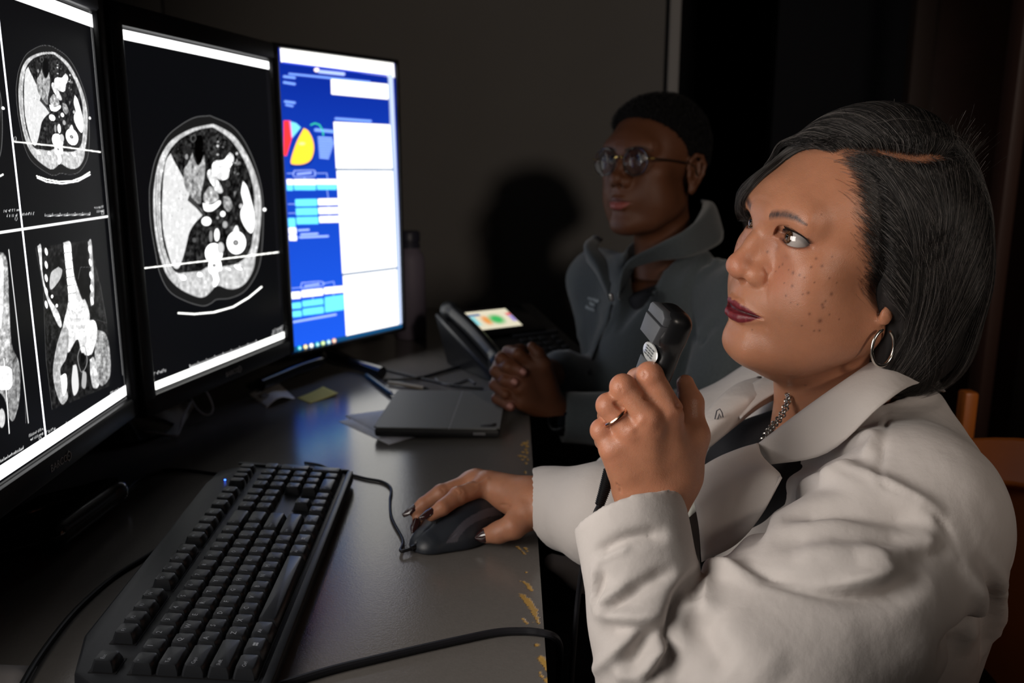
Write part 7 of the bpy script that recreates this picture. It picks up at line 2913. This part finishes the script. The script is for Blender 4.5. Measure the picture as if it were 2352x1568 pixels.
# fleece
s = Sculpt(np.arange(-0.06, 0.62, 0.0042), np.arange(1.22, 1.98, 0.0042), np.arange(0.42, 1.06, 0.0042))
s.ell(W2p(0.29, 1.565, -0.42), (0.125, 0.135, 0.22))
s.ell(W2p(0.225, 1.52, -0.40), (0.09, 0.10, 0.12), 0.05)
s.cone(S2L + [-0.005, 0.03, 0.0], S2R + [0, -0.02, 0], 0.062, 0.060, 0.06)
s.cone(W2p(0.285, 1.56, -0.27), W2p(0.280, 1.555, -0.175), 0.088, 0.066, 0.06)
s.cone(S2L, E2L, 0.062, 0.056, 0.03)
CF = B_(1296, 958, 1.338)
s.cone(E2L, CF, 0.056, 0.042, 0.02)
s.cone(S2R, E2R, 0.060, 0.052, 0.03)
s.cone(E2R, WR2 + np.array([0.02, 0.03, 0]), 0.052, 0.036, 0.02)
ct = CF - E2L
ct /= np.linalg.norm(ct)
s.op(CF - 0.08, CF + 0.08, lambda X, Y, Z: (-((X - CF[0]) * ct[0] + (Y - CF[1]) * ct[1] + (Z - CF[2]) * ct[2] - 0.004)).astype(np.float32)
     + 10.0 * (np.sqrt((X - CF[0]) ** 2 + (Y - CF[1]) ** 2 + (Z - CF[2]) ** 2) > 0.062), 0.003, 's', 0)
s.cone(CF - ct * 0.03, CF + ct * 0.05, 0.030, 0.034, 0.003, 's')
# neck opening
s.cone(W2p(0.275, 1.548, -0.255), W2p(0.268, 1.54, -0.10), 0.050, 0.066, 0.006, 's')
s.chain([W2p(0.255, 1.53, -0.16), W2p(0.215, 1.495, -0.225), W2p(0.190, 1.475, -0.285)], [.052, .034, .010], 0.006, 's')
V, F = s.nets()
V = relax(V, F, 2)
N = vnormals(V, F)
PV = pix(V)


def k2(pts):
    return [(1280 + x / 2.529, 180 + y / 2.529) for x, y in pts]


for pts, w_, h_ in [([(320, 1290), (300, 1380), (250, 1480), (215, 1568)], .006, -.006), ([(345, 1290), (320, 1400), (260, 1500)], .006, .004),
                    ([(780, 1180), (760, 1300), (790, 1440), (800, 1568)], .006, -.006), ([(1000, 1040), (860, 1120), (790, 1190)], .008, .006),
                    ([(980, 960), (820, 1060), (700, 1250)], .010, .006), ([(950, 1400), (860, 1480), (800, 1560)], .010, -.008), ([(100, 1400), (80, 1500), (70, 1568)], .01, .004)]:
    q = surf(V, N, catmull(k2(pts), 3), 5, PV)
    if len(q) > 2:
        stroke(V, N, q, w_, h_)
V += N * (0.0018 * vnoise(V, 25, 3))[:, None]
m_fleece = mat('grey_fleece', (0.075, 0.090, 0.098), 0.95, var=0.28, var_scale=300, bump=[(700, 0.0006, 'noise')], sheen=0.4)
fl = link('fleece_jacket', mesh_np('fleece_jacket', V, F), m_fleece, person2)
N = vnormals(V, F)
PV = pix(V)
u_s = Sculpt(np.arange(0.16, 0.38, 0.005), np.arange(1.43, 1.65, 0.005), np.arange(0.84, 0.98, 0.005))
u_s.cone(W2p(0.270, 1.545, -0.275), W2p(0.266, 1.540, -0.222), 0.068, 0.056)
u_s.op((0, 1, 0), (1, 2, 2), lambda X, Y, Z: (-(Z - (CAMZ - 0.212) + (0.27 - X) * 0.5)).astype(np.float32) + 0 * Y, 0.004, 's', 0)
Vt, Ft = u_s.nets()
link('undershirt', mesh_np('undershirt', relax(Vt, Ft, 2), Ft), mat('black_knit'), person2)
# stand-up collar, open, with the zip
cloth_strip('collar', [[B_(1424, 690, 1.415), B_(1432, 630, 1.405), B_(1500, 600, 1.40), B_(1580, 590, 1.415), B_(1650, 560, 1.50), B_(1660, 530, 1.60)],
                       [B_(1420, 680, 1.41), B_(1440, 605, 1.395), B_(1510, 565, 1.39), B_(1580, 530, 1.41), B_(1630, 490, 1.50), B_(1640, 470, 1.60)],
                       [B_(1432, 664, 1.42), B_(1462, 608, 1.41), B_(1520, 575, 1.41), B_(1580, 535, 1.43), B_(1612, 480, 1.51), B_(1610, 460, 1.60)],
                       ], m_fleece, fl, 0.004)
cloth_strip('collar', [[B_(1402, 690, 1.43), B_(1372, 630, 1.46), B_(1350, 600, 1.50), B_(1352, 600, 1.58)],
                       [B_(1400, 680, 1.425), B_(1372, 610, 1.455), B_(1344, 565, 1.50), B_(1362, 545, 1.58)],
                       [B_(1402, 650, 1.435), B_(1392, 600, 1.47), B_(1372, 572, 1.51), B_(1384, 550, 1.58)]], m_fleece, fl, 0.004)
b = MB()
zp = surf(V, N, [(1404, 700), (1396, 740), (1378, 780), (1362, 820), (1352, 860)], 5, PV)
if len(zp) > 2:
    b.tube([q + np.array([0, -0.002, 0]) for q in catmull(zp, 4)], 0.0028, 6)
b.build('zip', mat('dark_zip', (0.02, 0.022, 0.024), 0.5), fl)
MB().box(B_(1405, 683, 1.40), (0.006, 0.004, 0.014), 0.0015, Euler((0, -0.2, 0))).build('zip_pull', mat('steel', (0.6, 0.6, 0.6), 0.3, metal=1.0), fl)
# embroidered lettering: dark dome emblem with three words, and a pale staff text
import mathutils
from mathutils.bvhtree import BVHTree


def patch(name, body_, size, x, y, m, parent, rotz=0.0, line=0.8, roll=0.0):
    q = surf(V, N, [(x, y)], 6, PV)
    if not len(q):
        return
    i = int(np.argmin(np.linalg.norm(V - q[0], axis=1)))
    near_ = np.linalg.norm(V - q[0], axis=1) < 0.03
    n_ = Vector(N[near_].mean(0)).normalized()
    up = Vector((0, 0, 1))
    xx = up.cross(n_).normalized()
    yy = n_.cross(xx)
    M = Matrix(((xx.x, yy.x, n_.x, q[0][0] + n_.x * .003), (xx.y, yy.y, n_.y, q[0][1] + n_.y * .003), (xx.z, yy.z, n_.z, q[0][2] + n_.z * .003), (0, 0, 0, 1))) @ Matrix.Rotation(roll, 4, 'Z')
    if body_:
        o = text_mesh(name, body_, size, m, parent, 0.0006, M)
    return M


m_thr = mat('black_thread', (0.006, 0.007, 0.009), 0.6)
M = patch('embroidery', 'THE\nNORTH\nFACE', 0.0105, 1502, 668, m_thr, fl, roll=-0.12)
if M is not None:
    b = MB()
    for r0, r1 in ((0.006, 0.011), (0.013, 0.018), (0.020, 0.025)):
        n_ = 14
        prev = None
        for k in range(n_ + 1):
            a = PI / 2 - k / n_ * PI / 2
            p0 = M @ Vector((0.018 + r0 * math.cos(a), -0.022 + r0 * math.sin(a) + 0.002, 0.0006))
            p1 = M @ Vector((0.018 + r1 * math.cos(a), -0.022 + r1 * math.sin(a) + 0.002, 0.0006))
            v0, v1 = b.bm.verts.new(p0), b.bm.verts.new(p1)
            if prev:
                b.bm.faces.new((prev[0], prev[1], v1, v0))
            prev = (v0, v1)
    b.build('emblem', m_thr, fl)['kind'] = 'stuff'
M = patch('embroidery', '', 0.0085, 1362, 700, None, fl, roll=-0.1)
if M is not None:                # pale stitched name lines, too small and soft to read
    b = MB()
    rq = np.random.RandomState(9)
    for row, (x0, n_) in enumerate(((-0.014, 8), (-0.006, 4), (-0.016, 7))):
        for k in range(n_):
            hgt = rq.uniform(0.004, 0.007)
            c_ = Vector((x0 + k * 0.0042, 0.008 - row * 0.0095 + hgt / 2, 0.0005))
            r_ = MB()
            r_.box(c_, (rq.uniform(0.0016, 0.0032), hgt, 0.0008), 0.0, Euler((0, 0, rq.uniform(-0.3, 0.3))))
            bmesh.ops.transform(r_.bm, matrix=M, verts=r_.bm.verts)
            t_ = bpy.data.meshes.new('t')
            r_.bm.to_mesh(t_)
            b.bm.from_mesh(t_)
            r_.bm.free()
    b.build('embroidery', mat('white_thread', (0.45, 0.50, 0.52), 0.7), fl)['kind'] = 'stuff'
# watch on the near wrist
wd = WL2 - WLf
wd /= np.linalg.norm(wd)
wc = WL2 * 0.62 + WLf * 0.38
u_ = np.cross(wd, [0, 0, 1])
u_ /= np.linalg.norm(u_)
v_ = np.cross(wd, u_)
b = MB()
for k in (-1, 0, 1):
    b.tube([wc + wd * 0.006 * k + (u_ * math.cos(a) + v_ * math.sin(a)) * 0.0275 for a in np.linspace(0, 2 * PI, 28, endpoint=False)], 0.0038, 8, closed=True)
wt = b.build('wrist_watch', mat('watch_black', (0.008, 0.008, 0.009), 0.4), person2, label='black wrist watch')
MB().box(wc + np.array([0.0, -0.028, 0.004]), (0.022, 0.007, 0.028), 0.003, Euler((0.2, 0, 0.2))).build('watch_case', mat('watch_glass', (0.01, 0.012, 0.016), 0.1), wt)
# dark lower half, seated
s = Sculpt(np.arange(-0.30, 0.50, 0.012), np.arange(1.22, 1.86, 0.012), np.arange(0.06, 0.68, 0.012))
s.ell((0.30, 1.56, 0.50), (0.15, 0.17, 0.115))
for a_, b_ in (((0.27, 1.47, 0.50), (-0.02, 1.32, 0.54)), ((0.24, 1.65, 0.50), (-0.05, 1.50, 0.54))):
    s.cone(a_, b_, 0.08, 0.062, 0.03)
    s.cone(b_, (b_[0] - 0.05, b_[1] - 0.03, 0.10), 0.06, 0.042, 0.02)
Vt, Ft = s.nets()
link('trousers', mesh_np('trousers', relax(Vt, Ft, 2), Ft), mat('black_trousers'), person2)
for a_, b_ in (((-0.07, 1.29), 0), ((-0.10, 1.47), 0)):
    b = Sculpt(np.arange(a_[0] - 0.22, a_[0] + 0.08, 0.006), np.arange(a_[1] - 0.16, a_[1] + 0.08, 0.006), np.arange(-0.005, 0.13, 0.006))
    b.cone((a_[0], a_[1], 0.055), (a_[0] - 0.13, a_[1] - 0.07, 0.033), 0.042, 0.034)
    b.cone((a_[0], a_[1], 0.10), (a_[0], a_[1], 0.05), 0.038, 0.042, 0.02)
    b.op((-1, 0, -1), (1, 2, 1), lambda X, Y, Z: (Z - 0.003 + 0 * X + 0 * Y).astype(np.float32), 0.002, 's', 0)
    Vt, Ft = b.nets()
    link('shoe', mesh_np('shoe', relax(Vt, Ft, 1), Ft), mat('black_leather'), person2)
st2_ = thing('office_stool', 'dark padded stool under the person in the grey fleece', 'stool', (0.32, 1.58, 0))
MB().lathe([(0, 0.33), (0.17, 0.33), (0.19, 0.345), (0.19, 0.365), (0.17, 0.38), (0, 0.38)], 32).build('seat', mat('seat_cushion'), st2_)
MB().tube([(0, 0, 0.33), (0, 0, 0.06)], 0.025, 14).build('pole', m_blackmetal, st2_)
for k in range(5):
    a = 2 * PI * k / 5
    MB().tube([(0, 0, 0.07), (0.24 * math.cos(a), 0.24 * math.sin(a), 0.035)], [0.02, 0.012], 10).build('leg', m_blackmetal, st2_)
    MB().lathe([(0, 0), (0.02, 0.003), (0.024, 0.018), (0.012, 0.036), (0, 0.036)], 14, Matrix.Translation((0.24 * math.cos(a), 0.24 * math.sin(a), 0.0))).build('caster', m_blackmetal, st2_)
